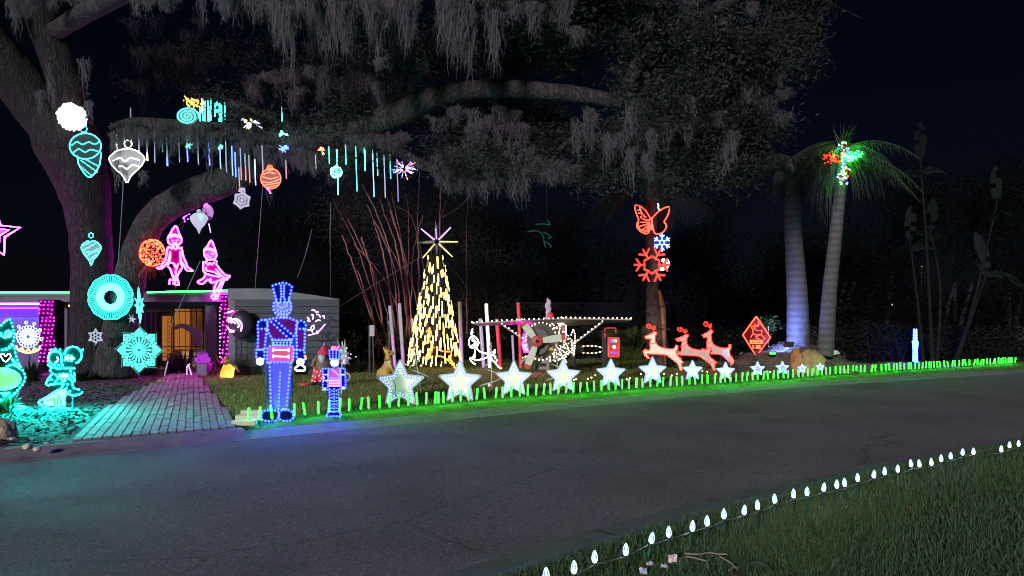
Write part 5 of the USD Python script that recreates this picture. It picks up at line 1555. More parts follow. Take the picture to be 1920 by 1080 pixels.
fg.panel('mouth_patch', circ(590, 757, 24, 10, ry=14), OLIVE, y=-.02)
dots = [circ(515, 545, 62, 14, 120, 400), along(spl([(480, 470), (520, 462), (560, 470)], 4), 22), circ(680, 520, 78, 16, 190, 440), circ(620, 545, 24, 8, ry=30), circ(668, 550, 20, 7, ry=24), along([(640, 440), (700, 455), (770, 470)], 20), circ(545, 610, 36, 10), [(545, 610), (560, 600)],
        along(spl([(450, 610), (500, 640), (540, 650), (600, 640), (690, 640)], 4), 22), along(spl([(490, 690), (440, 760), (430, 800), (470, 790), (560, 780)], 4), 22), along(spl([(520, 700), (600, 690), (660, 700)], 4), 17), along(spl([(520, 720), (600, 710), (670, 720)], 4), 16), along(spl([(540, 740), (640, 738)], 3), 18), along([(660, 640), (650, 700), (685, 820)], 25), along([(690, 660), (690, 830)], 25),
        along(spl([(480, 745), (540, 770), (620, 790), (680, 760)], 4), 20), along(spl([(620, 860), (660, 885), (720, 885), (765, 860), (735, 835), (690, 830)], 4), 23), along(spl([(560, 835), (500, 865), (440, 905), (365, 950), (400, 985), (410, 1005)], 4), 24), along(spl([(430, 995), (470, 1020), (520, 1000), (560, 1000), (640, 1015)], 4), 24), along(spl([(610, 850), (600, 930), (600, 975)], 4), 26), along(spl([(560, 800), (610, 820), (650, 850)], 4), 22), along([(470, 660), (500, 700)], 20)]
dots = np.vstack(dots)
kept = []
for d_ in dots:
    if all((d_[0] - e_[0]) ** 2 + (d_[1] - e_[1]) ** 2 > 21 ** 2 for e_ in kept):
        kept.append(d_)
fg.bulbs('bulbs', kept, TEAL, .0165)
fg.bulbs('face_bulbs', np.vstack([along([(535, 540), (545, 560), (530, 580)], 10), circ(620, 545, 12, 5), circ(668, 550, 10, 5), along([(560, 700), (620, 702)], 12), along([(555, 715), (625, 715)], 12)]), emis('mint_led', (.25, 1, .85), 12), .016)
fg.rope('stake', [[(520, 900), (520, 1026)], [(660, 800), (660, 1026)]], BLACKM, .012, y=.03)

# ---- sunburst wheel
fg = Fig('sunburst_light', 'blue white sunburst wheel with warm lower scallops in front of the violet wall', 'light display', (0, 560, 4.91), (263, 690), 19.0)
NAVYW = emis('ice_blue_rope', (.42, .55, 1.0), 2)
for k in range(26):
    a = 2 * math.pi * k / 26
    fg.rope('ray', [[(263 + 26 * math.cos(a), 350 + 24 * math.sin(a)), (263 + 82 * math.cos(a), 350 + 78 * math.sin(a))]], NAVYW, .014)
fg.rope('ring', [np.vstack([circ(263, 350, 24, 24, ry=21), [(287, 350)]])], NAVYW, .02)
pet, lowp = [], []
for k in range(20):
    a = 2 * math.pi * (k + .5) / 20
    c = circ(263 + 92 * math.cos(a), 350 + 88 * math.sin(a), 15, 10)
    pet.append(np.vstack([c, c[:1]]))
    if k % 2 == 0:
        c = circ(263 + 122 * math.cos(a), 350 + 132 * math.sin(a), 13, 10)
        (lowp if math.sin(a) > .45 else pet).append(np.vstack([c, c[:1]]))
fg.rope('petals', pet, NAVYW, .012)
AMBR = emis('warm_scallop', (1.0, .62, .34), 1.6)
fg.rope('warm_scallops', [spl([(150, 430), (175, 478), (205, 455), (235, 495), (263, 465), (295, 495), (322, 455), (352, 478), (375, 432)], 5), spl([(160, 455), (200, 485), (265, 500), (330, 485), (370, 455)], 5)], AMBR, .022)
fg.panel('hub', circ(263, 350, 20, 16, ry=18), plain('deep_blue_panel', (.03, .05, .3), .5), y=.02)
fg.rope('stand', [[(263, 380), (263, 690)]], BLACKM, .015, y=.04)

# ---- two wrapped columns
for lab, u0, v0, u1, v1, w, D, lean in (('dark column wrapped in slanting magenta lights left of the oak trunk', 87, 562, 88, 690, 30, 21.6, 0), ('dark column wrapped in slanting magenta lights right of the porch', 419, 553, 424, 672, 20, 21.2, 0)):
    a = P(u1, v1, D)
    a[2] = .11
    b = P(u0, v0, D)
    h = b[2] - a[2]
    o = thing('wrapped_column', lab, 'column', a, 'columns wrapped in magenta lights')
    w_ = w / F * D
    part('shaft', MB().box((0, w_ / 2, h / 2), (w_, w_, h), bev=.01), plain('dark_column', (.004, .003, .006), .9, spec=.02), o)
    pts = []
    n_ = 5 if w > 25 else 4
    for k in range(-6, n_ + 1):
        q0, q1 = np.array([-w_ / 2 + w_ * k / (n_ - 1) + .02, -.01, .35]), np.array([-w_ / 2 + w_ * (k + 2.6) / (n_ - 1), -.01, h - .05])
        l_ = along([q0, q1], .12)
        pts.append(l_[np.abs(l_[:, 0]) < w_ / 2])
    pts = np.vstack([p_ for p_ in pts if len(p_)])
    part('magenta_bulbs', MB().balls(pts + rc.normal(0, .008, pts.shape), .0165), PINK, o)
    if u0 > 300:
        part('white_bulbs', MB().balls([(-w_ / 2 - .02, -.02, z) for z in np.arange(.5, h - .3, .11)], .018), emis('soft_white_led', (.8, .85, 1), 3), o)

# ---- teal ring on the trunk
fg = Fig('ring_light', 'large glowing teal ring with fine radial spokes on the oak trunk', 'light display', (130, 500, 4.91), (380, 490), 18.7)
TR1, TR2 = emis('teal_ring_core', (.014, 1.0, .84), 24.0), emis('teal_spoke', (.02, 1.0, .80), 3.2)
fg.panel('backing', circ(380, 282, 202, 48), plain('teal_back', (.01, .09, .08), .5), y=.02, holes=[circ(380, 282, 66, 32)])
for k in range(52):
    a = 2 * math.pi * k / 52
    fg.rope('spoke', [[(380 + 112 * math.cos(a), 282 + 112 * math.sin(a)), (380 + 200 * math.cos(a), 282 + 200 * math.sin(a))]], TR2, .0105, y=-.005, sides=5)
for r_ in (74, 86, 98, 110, 121):
    c = circ(380, 282, r_, 48)
    fg.rope('inner_ring', [np.vstack([c, c[:1]])], TR1, .028, y=-.01)
c = circ(380, 282, 203, 16)
fg.rope('scalloped_rim', [np.array([(380 + (200 + 7 * abs(math.sin(6 * a))) * math.cos(a), 282 + (200 + 7 * abs(math.sin(6 * a))) * math.sin(a)) for a in np.linspace(0, 2 * math.pi, 97)])], TR2, .016, y=-.005)
# ---- spiky star seen edge on
fg = Fig('star_light', 'slim teal spiked star hanging edge on right of the glowing ring', 'star light', (130, 500, 4.91), (640, 185), 19.0)
TS = emis('teal_panel_light', (.10, 1.0, .82), 1.7)
fg.panel('long_spike', [(636, 186), (648, 240), (656, 300), (668, 350), (658, 420), (664, 460), (652, 522), (640, 460), (632, 420), (625, 350), (626, 290)], TS, y=-.02, th=.04, holes=[circ(648, 345, 10, 8, ry=24)])
fg.panel('side_spikes', [(598, 285), (628, 310), (660, 300), (682, 288), (672, 330), (692, 358), (670, 375), (682, 425), (655, 400), (640, 410), (618, 430), (622, 380), (597, 355), (622, 335)], TS, y=-.01, th=.02, holes=[circ(645, 350, 16, 8, ry=28)])
fg.rope('hanger', [[(640, 186), (655, 60)]], WIRE, .005)
# ---- teal big snowflake
sfD = 17.8
fg = Fig('snowflake_light', 'large teal mandala snowflake standing among the plants at the oak foot', 'light display', (130, 500, 4.91), (645, 985), sfD)
cx_, cy_ = 642, 768
TB = emis('teal_flake_light', (.06, 1.0, .80), 2.4)
fg.panel('backing', star_poly(cx_, cy_, 212, 168, -90, 8), plain('teal_back_dark', (.008, .06, .055), .5), y=.02)
for k in range(20):
    a = 2 * math.pi * k / 20
    d = np.array([math.cos(a), math.sin(a)])
    fg.rope('spoke', [[np.array([cx_, cy_]) + d * 28, np.array([cx_, cy_]) + d * 108]], TB, .010 if k % 2 else .015, y=-.005)
fg.rope('hub', [np.vstack([circ(cx_, cy_, 24, 20), [(cx_ + 24, cy_)]])], TB, .02, y=-.005)
for k in range(8):
    a = math.radians(-90 + 45 * k)
    d, t = np.array([math.cos(a), math.sin(a)]), np.array([-math.sin(a), math.cos(a)])
    c0 = np.array([cx_, cy_])
    dm = [c0 + d * 203, c0 + d * 158 + t * 41, c0 + d * 116, c0 + d * 158 - t * 41]
    fg.panel('diamond', dm, TB, y=-.01, th=.02, holes=[[c0 + d * (158 + s1) + t * s2 for s1, s2 in ((30, 0), (11, 17), (11, -17))], [c0 + d * 127, c0 + d * 146 + t * 16, c0 + d * 146 - t * 16], [c0 + d * 166 + t * 14, c0 + d * 158 + t * 26, c0 + d * 150 + t * 14], [c0 + d * 166 - t * 14, c0 + d * 150 - t * 14, c0 + d * 158 - t * 26]])
    fg.rope('diamond_rim', [[c0 + d * 226, c0 + d * 160 + t * 62, c0 + d * 156 + t * 58]], emis('teal_dim_rim', (.05, .8, .65), .5), .008, y=.0)
    a = math.radians(-67.5 + 45 * k)
    d, t = np.array([math.cos(a), math.sin(a)]), np.array([-math.sin(a), math.cos(a)])
    fg.panel('drop', [c0 + d * 172, c0 + d * 130 + t * 34, c0 + d * 104, c0 + d * 130 - t * 34], TB, y=-.01, th=.02, holes=[[c0 + d * 162, c0 + d * 140 + t * 18, c0 + d * 140 - t * 18], [c0 + d * 132 + t * 18, c0 + d * 113, c0 + d * 132 - t * 18]])
fg.rope('stand', [[(cx_, cy_ + 100), (cx_, 1020)]], BLACKM, .015, y=.03)
# ---- unlit snowflake and star cut-outs, teal cut-out left of the ring
fg = Fig('snowflake_ornament', 'unlit grey cut-out snowflake on a rod in front of the oak trunk', 'ornament', (130, 500, 4.91), (232, 985), 18.4)
GC = plain('grey_cutout', (.34, .33, .40), .5)
fg.panel('cutout', star_poly(240, 645, 80, 48, -90, 6), GC, holes=[circ(240 + 30 * math.cos(a), 645 + 30 * math.sin(a), 11, 6) for a in np.radians(np.arange(0, 360, 60) + 30)] + [circ(240, 645, 9, 6)])
fg.rope('rod', [[(236, 700), (228, 985)]], BLACKM, .008)
fg = Fig('star_ornament', 'small unlit grey star cut-out below the glowing ring', 'ornament', (130, 500, 4.91), (580, 440), 18.6)
fg.panel('cutout', [(545, 430), (570, 470), (585, 440), (588, 472), (618, 482), (592, 492), (598, 522), (574, 498), (550, 512), (562, 485), (536, 478), (562, 472)], GC)
fg.rope('hanger', [[(580, 470), (570, 300)]], WIRE, .004)
fg = Fig('snowflake_light', 'teal snowflake cut-out turned nearly edge on left of the glowing ring', 'light display', (130, 500, 4.91), (70, 230), 19.6)
fg.panel('cutout', [(66, 232), (84, 262), (80, 300), (104, 306), (108, 340), (132, 358), (108, 376), (118, 410), (112, 448), (96, 436), (100, 400), (76, 392), (80, 360), (60, 350), (74, 326), (44, 290), (70, 292)], TS, y=-.03, th=.06)
fg.rope('amber_band', [[(0, 360), (55, 368)], [(40, 400), (112, 446)]], emis('amber_rope', (1.0, .6, .12), 3), .03)
fg.rope('hanger', [[(70, 240), (76, 120)]], WIRE, .005)

# ---- two neon elves on the eave
eD = 21.7
fg = Fig('elf_light', 'pink neon elf with both arms spread, left of the pair on the eave', 'light display', (250, 400, 6.355), (490, 905), eD)
e1 = [[(420, 350), (414, 300), (440, 250), (505, 150), (545, 235), (575, 300), (570, 345), (540, 370), (455, 375), (420, 350)], [(440, 268), (490, 250), (550, 270)], [(438, 290), (490, 272), (555, 292)], [(455, 375), (480, 395), (460, 402)], [(540, 370), (520, 395), (548, 402)], [(440, 402), (420, 402), (405, 440), (388, 540), (350, 600), (330, 640), (280, 650), (340, 658), (420, 560), (440, 450)],
      [(440, 415), (465, 420), (480, 405), (505, 430), (530, 405), (550, 420), (575, 410)], [(575, 402), (600, 520), (630, 590), (650, 640), (710, 685), (640, 680), (600, 610), (570, 560), (560, 450)], [(440, 450), (440, 540), (412, 630), (440, 660), (470, 745), (490, 800), (440, 790), (430, 850)], [(445, 590), (480, 595), (515, 650), (505, 700), (530, 790), (545, 850), (510, 850), (470, 830)], [(560, 450), (560, 580), (585, 640), (550, 700), (520, 760), (490, 850)], [(540, 595), (515, 650), (490, 620)], [(470, 745), (500, 760)],
      [(460, 320), (480, 330)], [(510, 325), (535, 315)], [(470, 350), (495, 358), (520, 345)]]
fg.rope('neon_tube', [spl(l, 4) if len(l) > 2 else l for l in e1], NEON, .026, y=-.01)
fg.panel('tunic', [(448, 430), (555, 430), (555, 580), (515, 620), (445, 585)], plain('crimson_panel', (.13, .006, .05), .8, spec=.05))
fg.panel('hat_panel', [(448, 245), (505, 165), (535, 240)], plain('crimson_panel', (.13, .006, .05), .8, spec=.05))
fg.panel('face_panel', circ(494, 320, 66, 20, ry=46), plain('pale_pink_panel', (.16, .10, .16), .8, spec=.05))
for q in ([(455, 650), (505, 650), (500, 740), (478, 740)], [(515, 660), (570, 640), (540, 700), (520, 740)]):
    fg.panel('leg_panel', q, plain('crimson_panel', (.13, .006, .05), .8, spec=.05))
fg.rope('bracket', [[(500, 640), (500, 905)]], BLACKM, .012, y=.03)
fg = Fig('elf_light', 'pink neon elf with hands on its knee, legs hanging below the eave', 'light display', (250, 400, 6.355), (930, 905), eD)
e2 = [[(850, 500), (845, 440), (880, 400), (930, 325), (965, 400), (985, 460), (990, 510), (965, 545), (885, 550), (850, 500)], [(855, 425), (900, 415), (975, 440)], [(855, 445), (905, 432), (975, 460)], [(885, 555), (870, 575), (825, 585)], [(965, 550), (1000, 580)], [(870, 590), (890, 615), (915, 590), (940, 615), (965, 580)], [(835, 585), (840, 690), (900, 730), (1010, 755), (1035, 745), (960, 700), (875, 680), (870, 640)],
      [(985, 600), (1060, 700), (1110, 740), (1155, 745), (1120, 770), (1060, 750), (980, 660)], [(870, 720), (830, 780), (775, 810), (780, 830), (830, 840), (890, 790), (930, 830), (920, 770)], [(930, 830), (1000, 810), (1060, 780)], [(1010, 800), (970, 880), (960, 960), (930, 990), (970, 1030), (975, 960), (1010, 890), (1060, 800)], [(1085, 800), (1040, 900), (1000, 1020), (985, 1010), (990, 960)], [(1000, 1020), (1020, 960), (1050, 900)], [(1060, 780), (1110, 795), (1130, 770)], [(880, 500), (900, 510)], [(930, 480), (960, 490)], [(905, 525), (930, 528)]]
fg.rope('neon_tube', [spl(l, 4) if len(l) > 2 else l for l in e2], NEON, .026, y=-.01)
fg.panel('tunic', [(870, 620), (965, 610), (985, 660), (960, 700), (875, 680)], plain('crimson_panel', (.13, .006, .05), .8, spec=.05))
fg.panel('hat_panel', [(890, 410), (930, 345), (962, 425)], plain('crimson_panel', (.13, .006, .05), .8, spec=.05))
fg.panel('face_panel', circ(915, 495, 60, 20, ry=45), plain('pale_pink_panel', (.16, .10, .16), .8, spec=.05))
fg.panel('skirt', [(860, 735), (1030, 765), (1040, 790), (900, 820), (850, 800)], plain('purple_panel', (.08, .02, .12), .8, spec=.05))
fg.rope('bracket', [[(940, 700), (940, 905)]], BLACKM, .012, y=.03)

# ---- red ball of string lights in the fork
o = thing('bulb_ball', 'shaggy red ball of string lights left of the elves', 'light ball', P(286, 475, 18.9))
S_ = 18.9 / F / 6.355
q = rs.normal(0, 1, (420, 3))
q /= np.linalg.norm(q, axis=1, keepdims=True)
q *= np.array([140 * S_, 140 * S_, 150 * S_])
q[:, 2] += np.where(q[:, 2] > 0, .1 * np.abs(q[:, 2]), 0)
q = q[~((q[:, 0] > .07) & (q[:, 2] < -.02) & (rs.uniform(0, 1, 420) < .75))]
part('bulbs', MB().balls(q, .019), emis('red_orange_led', (1, .05, .02), 12), o)
m = MB()
for k in range(14):
    a = rs.uniform(0, 3.14)
    b = rs.uniform(0, 3.14)
    cc = np.stack([np.cos(np.linspace(0, 6.28, 25)), np.sin(np.linspace(0, 6.28, 25)), np.zeros(25)], 1) * 150 * S_
    m.tube(cc @ rotm([1, 0, 0], math.degrees(a)).T @ rotm([0, 0, 1], math.degrees(b)).T, .004, 4)
for k in range(30):
    a = rs.normal(0, .22)
    m.tube([(a * .4, 0, -.25), (a, rs.normal(0, .1), -.45 - rs.uniform(0, .25))], .004, 3)
part('cords', m, plain('red_cord', (.2, .03, .02), .6), o)

# ---- ornaments hung in the oak
def onion(fg, cx_, cy_, rx, top, tip, neck=12):
    return spl([(cx_ - neck, cy_ - top), (cx_ - rx * .6, cy_ - top * .8), (cx_ - rx, cy_ - top * .1), (cx_ - rx * .72, cy_ + tip * .35), (cx_ - rx * .25, cy_ + tip * .68), (cx_, cy_ + tip), (cx_ + rx * .25, cy_ + tip * .68), (cx_ + rx * .72, cy_ + tip * .35), (cx_ + rx, cy_ - top * .1), (cx_ + rx * .6, cy_ - top * .8), (cx_ + neck, cy_ - top)], 5)


C1 = (0, 0, 2.571)
fg = Fig('snowball_light', 'blazing white round ball lamp hung high on the oak trunk', 'light ball', C1, (346, 564), 18.0)
part('globe', MB().ell((0, 0, 0), (61 * fg.S,) * 3, shape=ICO3), emis('white_globe', (1.0, .95, .95), 1.3), fg.o, smooth=True)
g_ = ICO3[0][rs.permutation(len(ICO3[0]))[:150]] * 63 * fg.S
part('bulbs', MB().balls(g_, .017), emis('globe_led', (1, .97, .95), 22), fg.o)
fg.rope('hanger', [[(346, 505), (380, 380)]], WIRE, .006)
fg = Fig('ornament_light', 'teal lit double onion ornament panel hung below the white ball lamp', 'ornament light', C1, (410, 600), 17.6)
up_ = circ(413, 705, 76, 30, ry=62)
lo2 = spl([(375, 755), (385, 800), (432, 856), (478, 805), (490, 740)], 5)
fg.panel('panel', up_, SMOKE)
fg.panel('lower_panel', np.vstack([lo2, [(480, 745), (400, 765)]]), SMOKE)
fg.bulbs('bulbs', np.vstack([along(up_, 11, True), along(lo2, 11), circ(405, 622, 17, 9), along(spl([(350, 700), (375, 685), (400, 698), (430, 685), (460, 697), (480, 685)], 4), 11), along(spl([(358, 735), (385, 718), (410, 735), (440, 722), (470, 730)], 4), 11), along([(395, 775), (470, 830)], 11), along([(420, 772), (475, 800)], 11), along([(395, 805), (440, 845)], 11)]), TEALS, .0175)
fg.rope('rope_light', [np.vstack([up_, up_[:1]]), lo2], TEALR, .009)
fg.rope('hanger', [[(405, 608), (408, 480)]], WIRE, .005)
fg = Fig('ornament_light', 'white lit onion ornament panel with two wavy bands left of the hanging tubes', 'ornament light', C1, (620, 680), 16.9)
ob = onion(fg, 614, 770, 86, 50, 112, 18)
fg.panel('panel', ob, plain('grey_smoke_panel', (.10, .11, .12), .4))
WB = emis('ivory_led', (1.0, .97, .82), 9)
fg.bulbs('bulbs', np.vstack([along(ob, 10), circ(620, 695, 18, 10), along([(600, 718), (640, 718)], 9), along(spl([(550, 775), (580, 762), (605, 780), (630, 762), (670, 772)], 4), 10), along(spl([(560, 812), (590, 800), (612, 816), (640, 796), (668, 802)], 4), 10)]), WB, .0155)
fg.rope('hanger', [[(625, 680), (628, 520)]], WIRE, .005)
fg = Fig('ornament_light', 'teal lit striped onion ornament low on the oak trunk above the ring', 'ornament light', (0, 380, 6.0), (1030, 345), 18.55)
ob = onion(fg, 1030, 510, 112, 80, 195, 30)
fg.panel('panel', ob, plain('teal_smoke_panel', (.03, .12, .12), .4))
fg.bulbs('bulbs', np.vstack([along(ob, 17), circ(1030, 370, 26, 10), along(spl([(945, 480), (990, 460), (1040, 430)], 3), 16), along(spl([(955, 530), (1010, 500), (1080, 460)], 3), 16), along(spl([(960, 560), (1040, 550), (1125, 510)], 3), 17), along(spl([(985, 600), (1050, 560), (1110, 545)], 3), 17), along(spl([(1015, 645), (1060, 605), (1100, 585)], 3), 17)]), TEALS, .0155)
fg.rope('rope_light', [ob], TEALR, .009)
fg.rope('hanger', [[(1030, 345), (1010, 200)]], WIRE, .004)
# grey cut-outs, the pink light on them worked into the panel colour
MAUVE = plain('pink_tinted_grey', (.42, .33, .44), .5)
fg = Fig('ornament_cutout', 'unlit grey onion ornament with one teal glint hanging above the elves', 'ornament', (250, 400, 6.355), (780, -130), 18.0)
ob = onion(fg, 782, 60, 110, 70, 185, 20)
fg.panel('panel', ob, MAUVE)
fg.panel('cap', circ(780, -25, 26, 12), MAUVE)
fg.rope('glint', [[(788, 5), (815, 65)]], TEALR, .014)
fg.rope('hanger', [[(780, -45), (776, -260)]], WIRE, .006)
fg = Fig('ornament_cutout', 'violet tinted round ornament half behind the grey onion ornament', 'ornament', (250, 400, 6.355), (875, -130), 18.2)
fg.panel('panel', circ(885, -10, 70, 24, ry=95), plain('violet_panel', (.32, .14, .36), .5))
fg.rope('glint', [spl([(845, -80), (865, -110), (890, -112)], 4)], NEON, .010)
fg.bulbs('icicle_bulbs', along([(905, 130), (925, 225)], 14), LILAC, .016)
fg.rope('hanger', [[(885, -105), (890, -200)]], WIRE, .006)
fg = Fig('ornament_cutout', 'pink tinted grey hexagonal snowflake cut-out hanging right of the onion ornaments', 'ornament', C1, (1160, 905), 17.6)
hx2 = star_poly(1166, 965, 46, 36, -80, 6)
fg.panel('panel', hx2, MAUVE)
fg.rope('relief', [np.vstack([star_poly(1166, 965, 28, 23, -80, 6), star_poly(1166, 965, 28, 23, -80, 6)[:1]]), np.vstack([circ(1166, 965, 12, 6), [(1178, 965)]])], plain('pink_tinted_relief', (.3, .22, .32), .5), .008)
fg.panel('cap', [(1148, 925), (1152, 905), (1180, 905), (1184, 925)], MAUVE)
fg.rope('hanger', [[(1166, 905), (1160, 820)]], WIRE, .005)
fg = Fig('purple_string', 'short strand of purple lights on the dark limb left of the onion ornament', 'string lights', (250, 400, 6.355), (640, 40), 18.4)
fg.bulbs('bulbs', [(605, 50), (620, 40), (640, 28), (612, 72), (655, 70), (617, 98), (672, 12), (600, 60)], PURPLE, .022)
fg.rope('cord', [spl([(600, 60), (640, 28), (672, 12), (655, 70), (612, 90), (540, 160), (575, 185), (605, 140)], 4)], WIRE, .006)
# red ornament
C2 = (300, 150, 3.84)
fg = Fig('ornament_light', 'red lit round ornament with slanting bands hung below the oak limb', 'ornament light', C2, (792, 615), 16.6)
cb = circ(800, 712, 72, 30)
fg.panel('panel', cb, plain('dark_maroon_panel', (.10, .015, .02), .5))
RD2 = emis('scarlet_led', (1, .07, .03), 9)
fg.bulbs('bulbs', np.vstack([along(cb, 10, True), circ(793, 636, 20, 10), circ(793, 636, 9, 5), along(spl([(745, 700), (800, 712), (850, 700)], 4), 9), along(spl([(740, 735), (795, 740), (865, 715)], 4), 9), along(spl([(750, 760), (810, 750), (862, 740)], 4), 9), along(spl([(745, 680), (790, 668), (830, 675)], 4), 9), along(spl([(780, 775), (820, 765), (850, 760)], 3), 10)]), RD2, .0155)
fg.rope('pink_glint', [spl([(770, 780), (790, 800), (797, 820)], 3)], NEON, .014)
fg.rope('hanger', [[(792, 615), (785, 560)]], WIRE, .005)
# spiral disc, amber cluster and teal bars on top of the limb
fg = Fig('spiral_light', 'teal spiral disc of lights on top of the left oak limb', 'light display', C2, (200, 318), 16.8)
sp = np.array([(200 + (8 + 76 * t) * math.cos(t * 19), 262 + (6 + 56 * t) * math.sin(t * 19)) for t in np.linspace(0, 1, 160)])
fg.panel('disc', circ(200, 262, 82, 28, ry=62), plain('teal_back_dark', (.008, .06, .055), .5), y=.01)
fg.bulbs('bulbs', along(sp, 15), TEALS, .019)
o = thing('amber_cluster', 'tangle of small amber lights above the teal spiral disc', 'string lights', P(300 + 245 / 3.84, 150 + 170 / 3.84, 17.0))
w0 = P(300 + 245 / 3.84, 150 + 170 / 3.84, 17.0)
part('bulbs', MB().balls([P(300 + u / 3.84, 150 + v_ / 3.84, 17.0 + rs.uniform(-.2, .2)) - w0 for u, v_ in np.vstack([np.c_[rs.normal(240, 30, 80), rs.normal(165, 16, 80)], along([(178, 118), (215, 160)], 10), along([(300, 135), (300, 230)], 9)])], .0155), AMBER, o)
part('cords', (lambda m: [m.tube([P(300 + u / 3.84, 150 + v_ / 3.84, 17.0) - w0 for u, v_ in spl(rs.normal([240, 165], [36, 18], (8, 2)), 3)], .004, 4) for _ in range(5)] and m)(MB()), WIRE, o)
TUBT = emis('teal_tube', (.12, 1.0, .82), 2.6)
for k, (u, v0, v1) in enumerate([(308, 140, 300), (325, 150, 305), (345, 150, 300), (365, 135, 292), (397, 160, 265), (428, 165, 300), (442, 180, 315), (466, 165, 285), (290, 200, 305), (352, 190, 300), (412, 150, 235)]):
    a, b = P(300 + u / 3.84, 150 + v0 / 3.84, 17.2 - .05 * (k % 3)), P(300 + u / 3.84, 150 + v1 / 3.84, 17.2 - .05 * (k % 3))
    o = thing('hanging_tube', 'short glowing teal tube in the bunch right of the spiral disc', 'light tube', a, 'teal tubes bunched beside the spiral disc')
    part('tube', MB().tube([(0, 0, 0), b - a], .016, 6), TUBT, o)


def burst(lab, crop, c, n, R, mats, D, rr=.0115):
    o = thing('starburst_light', lab, 'string lights', P(crop[0] + c[0] / crop[2], crop[1] + c[1] / crop[2], D))
    m = MB()
    by = {}
    s_ = D / F / crop[2]
    for k in range(n):
        a = rs.uniform(0, 2 * np.pi)
        e = rs.uniform(-.6, .6)
        d = np.array([math.cos(a) * math.cos(e), math.sin(e), math.sin(a) * math.cos(e) * .75])
        L_ = R * s_ * rs.uniform(.5, 1.1)
        m.tube([d * .02, d * L_], .003, 4)
        for t in np.arange(.3, 1.01, .17):
            by.setdefault(int(rs.integers(len(mats))), []).append(d * L_ * t)
    part('wires', m, WIRE, o)
    for k, q_ in by.items():
        part(['blue_bulbs', 'orange_bulbs', 'white_bulbs', 'green_bulbs', 'pink_bulbs'][k], MB().balls(q_, rr), mats[k], o)


MB_ = [emis('mini_blue', (.06, .12, 1.0), 9), emis('mini_orange', (1.0, .18, .03), 8), emis('mini_white', (.9, .95, 1.0), 8), emis('mini_green', (.1, 1.0, .2), 6), emis('mini_pink', (1.0, .2, .6), 6)]
burst('many coloured starburst of tiny lights on top of the limb right of the teal bars', C2, (660, 305), 24, 78, [MB_[0], MB_[1], MB_[2], MB_[3], MB_[2]], 16.9)
burst('blue and orange starburst at the right end of the hanging tubes', C2, (1755, 640), 22, 105, [MB_[0], MB_[1], MB_[2], MB_[0], MB_[4]], 16.3)
burst('deep blue cluster of tiny lights under the fork of the limb', C2, (893, 495), 14, 46, [MB_[0], MB_[0], MB_[0], MB_[0], MB_[0]], 16.9, .0115)
burst('small amber and white cluster under the limb left of the tallest teal tube', C2, (1165, 503), 10, 42, [MB_[1], MB_[1], MB_[2], emis('mini_amber', (1, .5, .1), 6), MB_[1]], 16.7, .014)
burst('teal green cluster at the foot of the upright teal tube above the limb', C2, (885, 390), 9, 34, [emis('mini_teal', (.1, 1, .7), 6)] * 5, 17.0, .015)
burst('green cluster among the blue tubes below the left limb', C2, (210, 470), 9, 34, [emis('mini_teal', (.1, 1, .7), 6)] * 5, 16.9, .015)
burst('second green cluster among the blue tubes below the left limb, right of the first', C2, (432, 478), 9, 28, [emis('mini_teal', (.1, 1, .7), 6)] * 5, 16.9, .015)
# teal net ball on the tall tube
o = thing('net_ball', 'round teal net ball light on the tallest teal tube', 'light ball', P(300 + 1268 / 3.84, 150 + 663 / 3.84, 16.45))
R_ = 42 * 16.45 / F / 3.84
m = MB()
for k in range(6):
    c = np.stack([np.cos(np.linspace(0, 6.283, 19)), np.sin(np.linspace(0, 6.283, 19)), np.zeros(19)], 1) * R_
    m.tube(c @ rotm([1, 0, 0], 30 * k).T @ rotm([0, 0, 1], 47 * k).T, .006, 4)
part('net', m, emis('teal_net', (.15, .9, .8), 1.0), o)
q = ICO2[0][::2] * R_
part('bulbs', MB().balls(q, .010), emis('mint_led', (.25, 1, .85), 12), o)

# ---- hanging meteor tubes: (u, v top, v bottom, kind, lit part)
tubes = [(48, 350, 620, 'pale', .2), (135, 410, 592, 'pale', 0), (192, 375, 590, 'blue', .45), (270, 390, 608, 'pale', 0), (350, 400, 615, 'blue', .8), (430, 450, 640, 'blue', .9), (472, 440, 665, 'pale', 0), (516, 475, 690, 'blue', 1), (540, 520, 700, 'blue', 1),
         (578, 490, 722, 'pink', .4), (612, 530, 724, 'pink', .5), (640, 540, 740, 'pink', .5), (682, 570, 758, 'ice', 1), (735, 475, 665, 'pale', 0), (906, 580, 712, 'pink', .7), (876, 195, 300, 'teal', .6),
         (1215, 478, 605, 'teal', 1), (1272, 500, 826, 'bright', 1), (1335, 465, 610, 'teal', .9), (1408, 480, 803, 'teal', 1), (1472, 478, 655, 'bright', 1), (1530, 510, 843, 'tealp', 1), (1562, 525, 690, 'teal', .8), (1612, 540, 848, 'icep', 1), (1655, 535, 712, 'teal', .7), (1705, 570, 876, 'lil', 1), (16, 440, 520, 'pale', 0), (568, 630, 770, 'pink', .2), (1120, 540, 640, 'pale', 0)]
TM = {'blue': emis('blue_tube', (.13, .22, 1.0), 3.0), 'pink': emis('rose_tube', (1.0, .32, .42), .9), 'ice': emis('ice_tube', (.45, .6, 1.0), 2.2), 'teal': emis('teal_tube2', (.15, .95, .78), 1.5), 'bright': emis('teal_tube3', (.12, 1.0, .80), 3.2), 'tealp': emis('pale_teal_tube', (.4, .9, .95), 1.2), 'icep': emis('pale_ice_tube', (.5, .65, .95), .8), 'lil': emis('lilac_tube', (.45, .4, .9), .7), 'pale': PALE}
